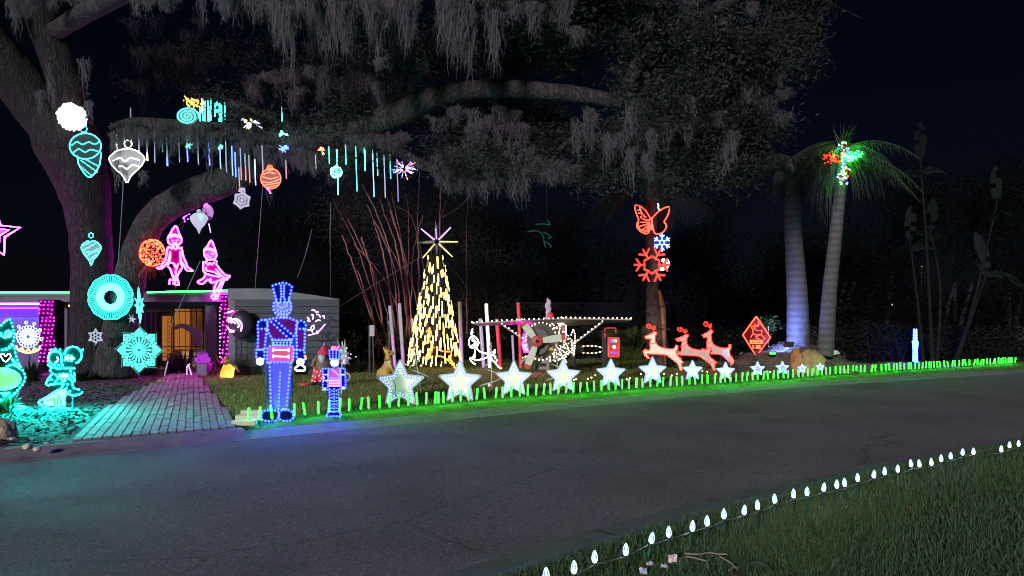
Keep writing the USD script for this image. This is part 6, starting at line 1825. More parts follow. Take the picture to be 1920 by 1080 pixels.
TL = {'blue': 'slim blue lit tube hanging under the left oak limb', 'pink': 'slim rose lit tube hanging right of the blue tubes', 'ice': 'icy white blue tube hanging just left of the red ornament', 'teal': 'slim teal tube hanging under the middle of the oak limb', 'bright': 'brightest thick teal tube under the oak limb', 'tealp': 'long pale teal tube hanging right of the bright teal tubes', 'icep': 'long icy tube, second from the right end of the hanging tubes', 'lil': 'long lilac tube at the right end beside the starburst', 'pale': 'unlit pale tube hanging under the left oak limb'}
for u, v0, v1, kd, lit in tubes:
    D = 16.9 - (u - 400) * .0004 + rs.uniform(-.15, .15)
    a, b = P(300 + u / 3.84, 150 + v0 / 3.84, D), P(300 + (u + (v1 - v0) * .035) / 3.84, 150 + v1 / 3.84, D)
    o = thing('hanging_tube', TL[kd], 'light tube', a, {'pale': 'unlit tubes under the oak limb'}.get(kd, kd + ' tubes under the oak limb'))
    d = b - a
    r_ = .0125 if kd != 'bright' else .017
    if lit <= 0:
        part('tube', MB().tube([(0, 0, 0), d], r_, 6), PALE, o)
    elif lit >= 1:
        part('tube', MB().tube([(0, 0, 0), d], r_, 6), TM[kd], o)
    else:
        part('tube', MB().tube([(0, 0, 0), d * (1 - lit)], r_, 6), PALE, o)
        part('lit_tube', MB().tube([d * (1 - lit), d], r_ * 1.05, 6), TM[kd], o)
    part('cap', MB().tube([d, d * 1.02], r_ * 1.3, 6).tube([(0, 0, .02), (0, 0, .22)], .003, 3), WIRE, o)
# white tubes beside the white ornament
for k, (u, v0, v1, lit) in enumerate([(560, 630, 720, 1), (614, 595, 640, 1), (630, 520, 690, 0), (668, 610, 735, 0), (708, 640, 775, .35), (744, 645, 785, 0), (598, 650, 710, 0), (803, 630, 800, .3)]):
    a, b = P(u / 2.571, v0 / 2.571, 16.9), P((u + 3) / 2.571, v1 / 2.571, 16.9)
    o = thing('hanging_tube', 'slim ivory tube hanging close to the white onion ornament', 'light tube', a, 'ivory tubes round the white onion ornament')
    part('tube', MB().tube([(0, 0, 0), (b - a) * (1 - lit * .8)], .012, 6), PALE, o)
    if lit:
        part('lit_tube', MB().tube([(b - a) * (1 - lit * .8), b - a], .014, 6), emis('ivory_tube', (1.0, .93, .7), 3.0) if u < 780 else TM['blue'], o)

# ---- pink star at the left edge of the frame
fg = Fig('star_light', 'pink neon star cut by the left edge of the photo', 'star light', (0, 380, 6.0), (-150, 260), 17.5)
sp = star_poly(-105, 375, 350, 150, -106, 5)
sp = np.array([(-430, 245), (-120, 255), (-60, 20), (10, 258), (235, 280), (60, 385), (50, 590), (-110, 480), (-290, 590), (-260, 400)])
fg.rope('neon_tube', [np.vstack([sp, sp[:1]]), np.vstack([(sp - [-105, 350]) * .62 + [-105, 350], (sp[:1] - [-105, 350]) * .62 + [-105, 350]])], NEON, .026)
fg.panel('panel', (sp - [-105, 350]) * .58 + [-105, 350], plain('pale_pink_panel', (.16, .10, .16), .8, spec=.05), y=.01)
fg.rope('hanger', [[(-60, 20), (-40, -400)]], WIRE, .006)

# ---- black disc with neon swirl; neon flower on the wing wall
dD = 20.6
fg = Fig('swirl_disc', 'round black disc with pink neon swirl standing before the grey wing', 'ornament', (260, 540, 6.0), (1150, 790), dD)
DISC = plain('black_vinyl', (.02, .018, .028), .35)
c_ = fg.L([(1150, 410)])[0]
part('disc', MB().ell(c_, (132 * fg.S, .22, 170 * fg.S), shape=ICO3), DISC, fg.o, smooth=True)
sw = [spl([(1035, 360), (1060, 335), (1082, 340)], 3), spl([(1045, 385), (1090, 350), (1140, 375), (1165, 420), (1150, 445)], 4), spl([(1070, 372), (1120, 345), (1180, 380), (1195, 430), (1185, 485)], 4), spl([(1035, 440), (1060, 470), (1110, 480)], 4), spl([(1060, 490), (1110, 492)], 3), spl([(1030, 282), (1060, 270), (1100, 262)], 3), spl([(1075, 395), (1100, 380), (1125, 400)], 3)]
fg.rope('neon_swirl', sw, emis('pink_swirl', (1.0, .35, .75), 3), .022, y=-.24)
fg.rope('leg', [[(1110, 560), (1100, 790)], [(1160, 575), (1150, 790)]], BLACKM, .012)
fg = Fig('flower_light', 'lilac neon flower scribble on thin stalks before the right end of the grey wing', 'light display', (560, 560, 4.5), (200, 640), 20.3)
fl = [spl([(72, 155), (90, 175), (75, 185), (100, 190)], 4), spl([(110, 100), (130, 95), (150, 115), (170, 110)], 4), spl([(150, 130), (175, 140), (185, 160)], 4), spl([(200, 150), (215, 145), (218, 170)], 4), spl([(140, 195), (165, 180), (185, 185)], 4), spl([(100, 265), (110, 235), (130, 225), (130, 250), (112, 270), (120, 285)], 4), spl([(75, 268), (95, 262), (110, 270)], 4), spl([(80, 310), (120, 300), (165, 280), (225, 215)], 5), spl([(150, 270), (165, 290), (145, 295)], 4), spl([(105, 135), (125, 140), (118, 175)], 4)]
fg.rope('neon_tube', fl, LILAC, .016, y=-.01)
fg.rope('stalk', [[(140, 320), (260, 420)], [(205, 275), (290, 400)], [(200, 300), (200, 640)]], BLACKM, .012, y=.02)

# ---- small porch things
o = thing('bear_lantern', 'small glowing yellow bear lantern in brown hat at the edge of the lawn', 'lantern', P(427, 708, GD(708)))
bs_ = GD(708) / F / 6.0
bo_ = (1000, 1008)


def BR(u, v_, y=0.0):
    return np.array([(u - 1000) * bs_, y, (1008 - v_) * bs_])


BG = usdkit.material(stage, '/World/Looks/lit_bear', {'g': ('texture_coordinate', {}), 'n': ('noise_texture', {'scale': 5.0, 'detail': 3.0}), 'r': ('rgb_ramp', {'ramp': [(.35, (1.0, .30, .02)), (.65, (1.0, .62, .14))]}), 'e': ('emission', {'strength': 1.5})}, [('g.object', 'n.vector'), ('n.fac', 'r.fac'), ('r.color', 'e.color')], surface='e.emission')
part('body', MB().add(*chain({'a': (*BR(1000, 940), 70 * bs_), 'b': (*BR(995, 895), 50 * bs_), 'l': (*BR(945, 985, -.05), 26 * bs_), 'r': (*BR(1050, 985, -.05), 26 * bs_), 'x': (*BR(1060, 910), 22 * bs_)}, [('a', 'b'), ('a', 'l'), ('a', 'r'), ('b', 'x')])), BG, o, smooth=True)
hd = plain('bear_brown', (.45, .2, .04), .6, var=.2)
hp = part('head', MB().add(*chain({'h': (*BR(988, 840), 42 * bs_), 'e': (*BR(952, 812), 13 * bs_), 'f': (*BR(1022, 812), 13 * bs_), 'm': (*BR(988, 852, -.09), 20 * bs_)}, [('h', 'e'), ('h', 'f'), ('h', 'm')])), hd, o, smooth=True)
part('hat', MB().lathe([(.0001, BR(0, 760)[2]), (.05, BR(0, 770)[2]), (.06, BR(0, 800)[2]), (.10, BR(0, 808)[2]), (.0001, BR(0, 812)[2])], 12, (BR(990, 0)[0], 0, 0)), plain('brown_hat', (.2, .09, .03), .7), hp)
for u in (972, 1004):
    part('eye', MB().ell(BR(u, 832, -.115), (.012, .012, .016), shape=ICO1), BLACKM, hp)
part('nose', MB().ell(BR(988, 842, -.16), (.02, .015, .014), shape=ICO1), BLACKM, hp)
OB = plain('terracotta_stick', (.35, .12, .05), .6)
part('arm', MB().tube([BR(920, 860), BR(878, 790), BR(872, 750)], [.02, .03, .02], 6).tube([BR(1080, 870), BR(1100, 900), BR(1130, 950)], [.035, .03, .01], 6), OB, o)
part('stick', MB().tube([BR(930, 930), BR(840, 990), BR(790, 1020), BR(820, 1030)], .016, 5).tube([BR(915, 900), BR(830, 960)], .010, 5), OB, o)
# purple snowman on a box
o = thing('snowman_figure', 'small violet lit snowman figure on a post box beside the porch', 'figurine', P(380, 704, GD(704)))
ss = GD(704) / F / 6.0


def SN(u, v_, y=0.0):
    return np.array([(u - 720) * ss, y, (984 - v_) * ss])


m = MB().box(((SN(722, 0)[0]), .1, SN(0, 915)[2]), (120 * ss, .35, 138 * ss), bev=.01)
part('box', m, plain('purple_box', (.12, .06, .14), .7), o)
SNM = emis('lit_snowman', (.62, .06, .85), .55)
part('body', MB().lathe([(.0001, SN(0, 845)[2]), (.16, SN(0, 842)[2]), (.215, SN(0, 815)[2]), (.2, SN(0, 785)[2]), (.12, SN(0, 768)[2]), (.15, SN(0, 750)[2]), (.12, SN(0, 730)[2]), (.0001, SN(0, 722)[2])], 16, (0, 0, 0)), SNM, o, smooth=True)
part('hat', MB().lathe([(.16, SN(0, 738)[2]), (.165, SN(0, 732)[2]), (.09, SN(0, 730)[2]), (.08, SN(0, 700)[2]), (.0001, SN(0, 698)[2])], 12), BLACKM, o)
part('face_marks', MB().balls([SN(708, 745, -.15), SN(732, 745, -.15), SN(715, 790, -.21), SN(718, 815, -.215)], .018), BLACKM, o)
# two tiny pink lit canes
for k, (pts, lab) in enumerate((([(545, 965), (545, 890), (555, 868), (575, 858)], 'tiny pink lit cane standing upright on the path end'), ([(602, 990), (580, 920), (565, 880)], 'tiny pink lit cane leaning against the upright one'))):
    o = thing('cane_light', lab, 'light display', P(260 + pts[0][0] / 6, 540 + pts[0][1] / 6, GD(705)))
    a = P(260 + pts[0][0] / 6, 540 + pts[0][1] / 6, GD(705))
    q = np.array([P(260 + u / 6, 540 + v_ / 6, GD(705)) - a for u, v_ in pts])
    part('stick', MB().tube(q, .018, 6), plain('violet_panel', (.32, .14, .36), .5), o)
    part('bulbs', MB().balls(along(q, .055) + [0, -.02, 0], .022), emis('pink_bulb_soft', (1.0, .3, .9), 3.5), o)
# crescent cut-out in the porch
fg = Fig('crescent_cutout', 'large grey crescent cut-out leaning before the barred porch', 'ornament', (260, 540, 6.0), (600, 940), 21.6)
fg.panel('cutout', spl([(405, 430), (480, 400), (580, 420), (670, 470), (715, 530), (705, 570), (680, 640), (610, 640), (598, 610), (615, 560), (590, 520), (530, 470), (470, 450), (420, 470)], 4, True), plain('mauve_grey_cutout', (.19, .16, .22), .7))
fg.rope('post', [[(640, 640), (640, 940)]], BLACKM, .015, y=.03)
o = thing('garden_stake', 'pale slanted rod leaning in the bed left of the porch', 'stake', P(308, 706, GD(706)))
part('rod', MB().tube([(0, 0, 0), P(315, 677, GD(706)) - P(308, 706, GD(706))], .016, 6), plain('pale_rod', (.5, .55, .55), .5), o)


# ---- plants
def grass_plant(name, lab, cat, base, n, L, mat, rg, w=.035, up=.9, grp=None):
    o = thing(name, lab, cat, base, grp)
    m = MB()
    t = np.linspace(0, 1, 6)
    for _ in range(n):
        a, l_, b = rg.uniform(0, 6.283), L * rg.uniform(.5, 1.1), rg.uniform(.3, 1.1)
        r_ = l_ * b * t * .7
        z = l_ * (up * t - .55 * b * t * t)
        c = np.stack([r_ * math.cos(a), r_ * math.sin(a), np.maximum(z, .01)], 1) + [rg.normal(0, .05), rg.normal(0, .05), 0]
        s_ = np.array([-math.sin(a), math.cos(a), 0]) * w
        wd = np.array([.5, 1, 1, .8, .5, .05])[:, None]
        i = np.arange(5)
        m.add(np.vstack([c - s_ * wd, c + s_ * wd]), np.stack([i, i + 1, i + 7, i + 6], 1))
    part('leaves', m, mat, o, kind='stuff')
    return o


PLANT = leafy('bed_plant', (.02, .045, .015), (.08, .12, .04), .25)
DARKPL = leafy('dark_plant', (.010, .016, .010), (.035, .045, .025), .2)
for i, (px, py, n, L, lab) in enumerate([(200, 700, 40, .55, 'strappy leafed plant at the oak foot left of the big teal snowflake'), (240, 702, 44, .55, 'strappy leafed plant close in front of the oak trunk'), (262, 703, 40, .5, 'low leafy plant under the left rim of the teal snowflake'), (284, 704, 40, .45, 'low leafy plant under the right rim of the teal snowflake'),
                                         (60, 716, 50, .8, 'dark leafy shrub below the sunburst wheel'), (110, 712, 40, .7, 'dark leafy shrub behind the koala figure'), (5, 775, 40, .55, 'spiky bright leaved plant at the owl foot'), (155, 715, 34, .5, 'low dark plant between the koala and the oak'), (345, 700, 60, 1.15, 'tall dark bush in front of the barred porch'), (325, 702, 50, .95, 'dark bush left of the crescent cut-out'),
                                         (458, 700, 40, .9, 'spiky dark plant under the black disc'), (560, 703, 40, 1.0, 'spiky dark plant before the wing wall, right of the tall soldier'), (600, 702, 44, 1.1, 'spiky dark plant behind the gnome'), (675, 700, 34, .8, 'spiky dark plant left of the kangaroo'), (405, 703, 30, .6, 'low dark plant beside the snowman box')]):
    b = GP(px, py)
    grass_plant('garden_plant', lab, 'plant', b, n, L, PLANT if i in (0, 1, 2, 3, 6) else DARKPL, rs, .03 if i < 8 else .02)
# red leaf sprays among the bed, fallen yellow frond
o = thing('fallen_frond', 'yellowing fallen leaf lying at the end of the brick path', 'leaf', GP(296, 720))
part('blade', MB().add([(-.35, 0, .03), (-.05, -.09, .07), (.33, -.02, .03), (0, .1, .06)], [[0, 1, 2], [0, 2, 3]]), leafy('yellow_leaf', (.25, .24, .03), (.3, .28, .05), .2), o)
# rocks
ROCK = plain('limestone', (.30, .24, .16), .9, var=.45, scale=4, bump=.9, bscale=12, bdist=.06)


def rock(lab, base, r3, seed, mat=ROCK, name='boulder', grp=None, amp=.35):
    v = ICO3[0].copy()
    k = 1 + amp * 2 * (meshkit.fbm(v * 1.7 + seed * 7.3, 4, seed) - .5) + .12 * (meshkit.noise(v * 6 + seed, seed + 3) - .5)
    v = v * k[:, None] * np.array(r3)
    o = thing(name, lab, 'rock', base, grp)
    part('stone', MB().add(v, ICO3[1]), mat, o, smooth=60)


rock('rough brown boulder at the left edge beside the kerb', GP(3, 822), (.17, .17, .26), 2)
for k, (px, py, r_) in enumerate([(52, 838, .055), (70, 842, .045), (22, 826, .06), (150, 778, .05), (88, 832, .03)]):
    rock('small pale stone in the wood chips near the kerb', GP(px, py), (r_, r_, r_ * .7), 5 + k, plain('pale_stone', (.4, .35, .28), .9, var=.3), 'stone', 'small stones in the mulch')
# pale timber offcuts by the big soldier's boots
TIM = plain('pale_timber', (.55, .48, .30), .75, var=.2, scale=6)
for k, (px, py, w_, h_, lab) in enumerate([(458, 797, .34, .07, 'lowest pale timber offcut by the tall soldier boots'), (466, 789, .36, .07, 'middle pale timber offcut of the small pile'), (474, 782, .34, .07, 'uppermost pale timber offcut of the small pile')]):
    o = thing('timber_offcut', lab, 'timber', GP(px, py) + [0, 0, .0], 'timber offcuts by the path')
    part('board', MB().box((0, 0, h_ / 2 + .02 * k), (w_, .14, h_), rotm([0, 0, 1], 12 - 5 * k), bev=.008), TIM, o)
# foreground litter and roots
lz = .12
for k, (u, v_, c, lab) in enumerate([(570, 490, (.5, .45, .5), 'crumpled white paper scrap with printed marks in the near grass'), (700, 515, (.45, .42, .45), 'small white paper scrap lying flat in the near grass'), (775, 470, (.5, .42, .42), 'torn red and white wrapper standing up in the near grass'), (510, 560, (.42, .42, .5), 'pale bluish paper scrap at the bottom edge of the photo')]):
    px, py = 1100 + u / 4.8, 960 + v_ / 4.8
    b = GP(px, py, .13)
    o = thing('paper_scrap', lab, 'litter', b)
    r_ = rs
    g_ = np.array([[x, y] for x in np.linspace(-1, 1, 6) for y in np.linspace(-1, 1, 6)])
    w_, h_ = (.022, .02) if k != 2 else (.026, .04)
    V = np.stack([g_[:, 0] * w_, rs.normal(0, .006, 36) + g_[:, 1] * (.015 if k != 2 else .004), .01 + (g_[:, 1] + 1) * h_ * (.45 if k != 2 else .6) + rs.normal(0, .005, 36)], 1)
    ii, jj = np.meshgrid(np.arange(5), np.arange(5), indexing='ij')
    Q = np.stack([ii * 6 + jj, (ii + 1) * 6 + jj, (ii + 1) * 6 + jj + 1, ii * 6 + jj + 1], -1).reshape(-1, 4)
    part('sheet', MB().add(V, Q), plain(f'paper_{k}', c, .7, var=.35, scale=60), o)
    if k == 2:
        part('red_print', MB().add(V[[3, 4, 9, 10]] + [-.012, -.006, 0], [[0, 2, 3], [0, 3, 1]]), plain('print_red', (.4, .03, .03), .6), o)
STICK = plain('dry_root', (.22, .18, .13), .8, var=.3)
for k, (pts, lab) in enumerate([([(880, 372), (1000, 380), (1100, 365), (1180, 378), (1270, 380)], 'long pale twig lying on the near grass'), ([(835, 445), (860, 420), (910, 402), (1000, 420), (1080, 440)], 'bent twig right of the torn wrapper'), ([(1095, 500), (1085, 450), (1110, 400), (1140, 390)], 'small hooked twig on the near grass'), ([(1330, 575), (1400, 490), (1500, 450), (1600, 470), (1680, 540)], 'dark arched root at the bottom of the photo'), ([(1200, 400), (1300, 460), (1360, 520)], 'thin dark twig running under the others'), ([(1280, 525), (1320, 500), (1360, 498)], 'short pale bent twig near the dark arched root')]):
    w = np.array([P(1100 + u / 4.8, 960 + v_ / 4.8, 1) for u, v_ in pts])
    q = []
    for u, v_ in pts:
        g_ = GP(1100 + u / 4.8, 960 + v_ / 4.8, .165)
        q.append(g_)
    q = spl(np.array(q), 4)
    o = thing('twig', lab, 'twig', q[0])
    part('stem', MB().tube(q - q[0], [.0045] * (len(q) - 1) + [.002], 6), STICK if k != 3 else plain('dark_root', (.06, .05, .045), .8), o)
# cables running down from the oak
for k, (pts, lab) in enumerate([([(620, 380, 16.6), (619, 460, 17.5), (620, 555, 20.9)], 'thin cable hanging from the oak limb to the wing roof'), ([(232, 320, 17.0), (228, 400, 17.3), (221, 500, 17.8)], 'thin cable hanging beside the oak trunk'), ([(495, 300, 17.0), (492, 360, 17.3), (478, 545, 20.8)], 'thin cable from the limb to the wing gable'), ([(375, 490, 18.5), (330, 590, 18.8), (310, 640, 19.0)], 'slack wire from the elves down to the bed'), ([(636, 575, 21.0), (700, 535, 23.0), (800, 475, 24.0)], 'guy wire from the house corner towards the cone tree top'), ([(558, 520, 20.8), (572, 480, 19.5), (585, 430, 18.5)], 'short frayed cord hanging above the tall soldier')]):
    q = spl(np.array([P(*p_) for p_ in pts]), 6)
    o = thing('cable', lab, 'cable', q[0])
    part('wire', MB().tube(q - q[0], .009, 5), plain('pale_cable', (.16, .15, .17), .6), o)

# ================================================================ BAMBOO, PALMS, BACKGROUND
CULM = plain('bamboo_culm', (.24, .11, .08), .55, var=.35, scale=3)
bD = 26.5
bo = GP(790, 688)
bo = P(760, 690, bD)
bo[2] = .11
bam = thing('bamboo_clump', 'tall clump of leaning brown bamboo culms behind the cone tree', 'bamboo', bo)
culms = [(330, 1010, 200, 620, 110, 380, 5), (345, 1000, 290, 650, 205, 390, 4), (400, 980, 330, 520, 270, 310, 6.5), (420, 960, 380, 560, 240, 230, 4), (460, 960, 395, 480, 300, 200, 6), (480, 950, 430, 520, 355, 255, 5), (500, 960, 500, 560, 495, 350, 7), (350, 1000, 260, 560, 210, 390, 5), (520, 950, 470, 640, 340, 190, 3.5), (495, 350, 496, 250, 505, 60, 3.5), (440, 965, 420, 600, 290, 330, 4), (300, 1000, 270, 800, 190, 560, 5), (600, 960, 606, 400, 612, 130, 4.5), (745, 880, 742, 500, 745, 200, 3.5),
         (380, 980, 300, 640, 140, 300, 3.5), (450, 960, 470, 500, 520, 280, 3), (410, 940, 350, 450, 215, 120, 4), (470, 950, 410, 420, 360, 160, 4), (540, 950, 560, 500, 640, 200, 3), (430, 960, 450, 330, 430, 160, 3), (350, 960, 200, 480, 60, 190, 3), (395, 760, 330, 610, 170, 420, 3), (560, 800, 480, 330, 380, 230, 2.5), (600, 300, 700, 240, 760, 180, 2)]
for i, (u0, v0, u1, v1, u2, v2, w) in enumerate(culms):
    dd = bD + rs.uniform(-.8, .8)
    q = spl(np.array([P(600 + u / 2.7, 300 + v_ / 2.7, dd) for u, v_ in ((u0, min(v0, 1010)), (u1, v1), (u2, v2))]), 10)
    q[:, 2] = np.maximum(q[:, 2], .1)
    q[:, 0] += rs.normal(0, .012, len(q))
    r_ = w / 2.7 / F * bD * .8 * np.linspace(1, .6, len(q))
    r_ = r_ * (1 + .10 * (np.arange(len(q)) % 3 == 0))
    part('culm', MB().tube(q - bo, r_, 8), CULM, bam, smooth=True)
BLF = leafy('bamboo_leaf', (.03, .034, .024), (.12, .115, .09), .2)
for c in [(640, 400, 60, 60, 26.5, .8, 900), (700, 360, 70, 60, 26.5, .8, 1100), (790, 400, 60, 70, 26.6, .8, 900), (660, 330, 60, 30, 26, .8, 600), (880, 480, 60, 90, 27, .8, 1400), (920, 560, 70, 70, 27, .8, 1400), (860, 400, 50, 60, 27, .8, 700), (720, 480, 60, 80, 27.5, .8, 700), (960, 520, 50, 60, 27.3, .8, 700)]:
    V, Fc = leaves(cluster_pts(*c[:6], c[6] * 2, rl, 10, .35), .15, .02, rl, droop=.5)
    part('leaf_cluster', MB().add(V - bo, Fc), BLF, bam, kind='stuff')

# utility boxes on posts left of the bamboo
o = thing('utility_box', 'grey utility box on a slim post beside the bamboo', 'utility box', P(693, 700, 21.5))
s_ = 21.5 / F
b0 = P(693, 700, 21.5)
part('box', MB().box(P(698, 620, 21.5) - b0, (9 * s_, .12, 21 * s_), bev=.008), GREYP, o)
part('post', MB().tube([P(693, 700, 21.6) - b0, P(693, 610, 21.6) - b0], .03, 6).tube([P(701, 700, 21.6) - b0, P(699, 628, 21.6) - b0], .02, 5), plain('dark_post', (.05, .05, .055), .6), o)

# fence panels far behind
o = thing('fence', 'dim grey board fence far behind the aeroplane', 'fence', P(1040, 640, 32))
fb0 = P(1040, 640, 32)
FM = plain('fence_board', (.02, .02, .02), .8, var=.3)
for k in range(40):
    x0 = 955 + k * 6.2
    y0 = 571 if x0 < 1030 else 567
    a, b = P(x0, y0, 32), P(x0 + 5.6, 660, 32)
    part('board', MB().box(((a + b) / 2 - fb0), (b[0] - a[0], .03, a[2] - b[2])), FM, o)
part('rail', MB().box((P(1080, 568, 31.95) - fb0), (5.6, .05, .07)), FM, o)

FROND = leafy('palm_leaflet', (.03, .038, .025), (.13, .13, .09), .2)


def feather(m, base, d0, L, droop, rg, n=26, ll=.42, w=.014):
    """one arching feather frond: rachis with two rows of hanging leaflets"""
    t = np.linspace(0, 1, n)
    d0 = np.array(d0, float)
    d0 /= np.linalg.norm(d0)
    c = base + d0 * (L * t)[:, None] + np.array([0, 0, -1.0]) * (droop * L * t ** 2)[:, None]
    m.tube(c, np.linspace(.018, .005, n), 4, caps=False)
    side_ = np.cross(d0, [0, 0, 1])
    side_ /= np.linalg.norm(side_) + 1e-9
    for sg in (-1, 1):
        l_ = ll * (np.sin(np.pi * (0.12 + .85 * t))) * rg.uniform(.8, 1.15, n)
        out = side_ * sg * .45 + d0 * .35
        tip = c + out * l_[:, None] + np.array([0, 0, -1.0]) * (l_ * rg.uniform(.55, 1.0, n))[:, None]
        md = c + out * (l_ * .62)[:, None] + np.array([0, 0, -1.0]) * (l_ * .25)[:, None]
        wv = d0 * w
        k = len(c)
        m.add(np.vstack([c - wv, c + wv, md - wv, md + wv, tip]), np.vstack([np.stack([np.arange(k), np.arange(k) + k, np.arange(k) + 3 * k], 1), np.stack([np.arange(k), np.arange(k) + 3 * k, np.arange(k) + 2 * k], 1), np.stack([np.arange(k) + 2 * k, np.arange(k) + 3 * k, np.arange(k) + 4 * k], 1)]))


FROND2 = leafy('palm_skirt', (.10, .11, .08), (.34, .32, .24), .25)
PALMT = usdkit.material(stage, '/World/Looks/palm_trunk', {'g': ('texture_coordinate', {}), 'w': ('wave_texture', {'wave_type': 'bands', 'bands_direction': 'z', 'scale': 1.6, 'distortion': 3.5, 'detail': 4.0}), 'r': ('rgb_ramp', {'ramp': [(0, (.06, .055, .055)), (.75, (.078, .072, .07)), (1, (.085, .078, .076))]}),
                                                           'n': ('noise_texture', {'scale': 14.0, 'detail': 5.0}), 'mx': ('mix_color', {'blend_type': 'overlay', 'fac': .55}), 'b': ('bump', {'strength': .25, 'distance': .01}), 'p': ('principled_bsdf', {'roughness': .85, 'specular_ior_level': .1})},
                       [('g.object', 'w.vector'), ('g.object', 'n.vector'), ('w.fac', 'r.fac'), ('r.color', 'mx.a'), ('n.color', 'mx.b'), ('mx.result', 'p.base_color'), ('n.fac', 'b.height'), ('b.normal', 'p.normal')], surface='p.BSDF')
rp = np.random.default_rng(33)
for lab, pts, crown_px, nfr in (('left palm of the pair, thick pale trunk lit blue at its foot', [(1497, 668, 21.6, .34), (1496, 640, 21.6, .33), (1495, 560, 21.6, .30), (1488, 450, 21.6, .255), (1486, 380, 21.6, .22), (1484, 300, 21.6, .165)], (1484, 295), 16),
                                ('right palm of the pair, slender leaning trunk under string lights', [(1546, 668, 20.8, .23), (1549, 640, 20.8, .225), (1556, 540, 20.8, .20), (1568, 430, 20.8, .175), (1575, 350, 20.8, .155), (1578, 285, 20.8, .13)], (1578, 285), 18)):
    q = limb(pts, 8)
    b0 = q[0, :3].copy()
    o = thing('palm_tree', lab, 'palm tree', b0, 'palms on the rock mound')
    r_ = q[:, 3] * (1 + .02 * np.sin(np.arange(len(q)) * 1.9))
    part('trunk', MB().tube(q[:, :3] - b0, r_, 18), PALMT, o, smooth=True)
    top = q[-1, :3] - b0
    for k in range(nfr):
        a = 2 * np.pi * k / nfr + rp.uniform(-.2, .2)
        el = rp.uniform(-.25, .75)
        m = MB()
        feather(m, top + [0, 0, .05], (math.cos(a), math.sin(a), el), rp.uniform(1.5, 2.3), rp.uniform(.45, .9), rp, 26, .55)
        part('frond', m, FROND, o, kind='stuff')
    # dense skirts of drooping leaflets, the right one lit green by the string lights
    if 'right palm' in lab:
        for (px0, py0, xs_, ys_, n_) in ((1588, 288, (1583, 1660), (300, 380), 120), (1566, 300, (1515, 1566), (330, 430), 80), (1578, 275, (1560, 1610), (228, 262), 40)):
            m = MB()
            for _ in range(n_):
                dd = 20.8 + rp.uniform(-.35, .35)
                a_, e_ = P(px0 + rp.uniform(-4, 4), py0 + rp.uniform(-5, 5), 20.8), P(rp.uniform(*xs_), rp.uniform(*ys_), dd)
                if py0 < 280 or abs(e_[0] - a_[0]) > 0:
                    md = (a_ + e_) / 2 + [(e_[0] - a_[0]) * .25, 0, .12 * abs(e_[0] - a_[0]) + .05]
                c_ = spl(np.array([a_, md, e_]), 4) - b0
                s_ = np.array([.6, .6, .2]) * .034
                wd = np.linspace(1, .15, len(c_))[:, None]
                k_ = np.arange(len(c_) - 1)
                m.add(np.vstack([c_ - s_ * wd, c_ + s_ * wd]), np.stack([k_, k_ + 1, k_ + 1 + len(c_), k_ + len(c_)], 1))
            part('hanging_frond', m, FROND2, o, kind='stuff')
    # hanging old fronds
    for k in range(9):
        a = rp.uniform(0, 6.28)
        m = MB()
        feather(m, top + [0, 0, -.05], (math.cos(a) * .8, math.sin(a) * .8, -.9 + rp.uniform(-.3, .3)), rp.uniform(.8, 1.35), .35, rp, 20, .42, .011)
        part('hanging_frond', m, FROND, o, kind='stuff')
    m = MB()
    for k in range(3):
        a = rp.uniform(0, 6.28)
        c0 = top + [math.cos(a) * .35, math.sin(a) * .35, -.35]
        for _ in range(45):
            d = rp.normal(0, 1, 3)
            d /= np.linalg.norm(d)
            m.tube([c0, c0 + d * .10 + [0, 0, -.06], c0 + d * .18 + [0, 0, -.16]], .005, 3)
    part('seed_cluster', m, plain('seed_stalk', (.14, .12, .08), .8), o, kind='stuff')

# mound of earth with boulders
me_ = P(1486, 690, 21.75)
me_[2] = .08
o = thing('rock_mound', 'low mound of dark roots and leaf mould under the two palms', 'mound', me_)
v = ICO3[0].copy()
v[:, 2] = np.maximum(v[:, 2], -.05)
kk = 1 + .28 * (meshkit.fbm(v * 2.3 + 3.1, 4, 12) - .5) * 2 + .1 * (meshkit.noise(v * 9, 4) - .5)
v = v * kk[:, None] * np.array([1.75, 1.15, .90])
part('earth', MB().add(v, ICO3[1]), plain('mound_earth', (.075, .06, .04), .95, var=.6, scale=5, bump=1.0, bscale=14, bdist=.08), o, smooth=True)
V, Fc = chips(rs.normal(0, .8, (10, 2)), 0, .05, .2, rs)
P3 = v[rs.integers(0, len(v), 900)] * 1.02
P3 = P3[P3[:, 2] > .1]
V, Fc = leaves(P3 + [0, 0, .0], .16, .03, rs)
part('dead_leaves', MB().add(V, Fc), leafy('mound_litter', (.06, .05, .03), (.24, .19, .10), 0, .8), o, kind='stuff')
rock('ochre boulder at the front of the mound below the left palm', P(1519, 683, 20.75), (.42, .30, .42), 3, plain('ochre_rock', (.34, .22, .10), .9, var=.5, scale=4, bump=1, bscale=10, bdist=.08))
rock('reddish slab of rock leaning left of the ochre boulder', P(1494, 680, 20.6), (.16, .18, .40), 8, plain('red_rock', (.40, .17, .07), .9, var=.4, scale=4, bump=1, bscale=10, bdist=.06))
rock('pale broken stone on the right shoulder of the mound', P(1560, 661, 20.9), (.22, .15, .07), 9, plain('chalk_rock', (.5, .48, .5), .9, var=.4))
rock('second pale broken stone right of the palms', P(1541, 658, 20.95), (.12, .1, .06), 10, plain('chalk_rock', (.5, .48, .5), .9, var=.4))
o = thing('spot_lamp', 'small green spot lamp lying on the left slope of the mound', 'lamp', P(1448, 664, 20.75))
part('housing', MB().box((0, .03, .0), (.20, .12, .06), bev=.015), BLACKM, o)
part('lens', MB().box((0, -.035, .022), (.17, .02, .045), bev=.008), emis('green_lens', (.05, 1, .1), 4), o)
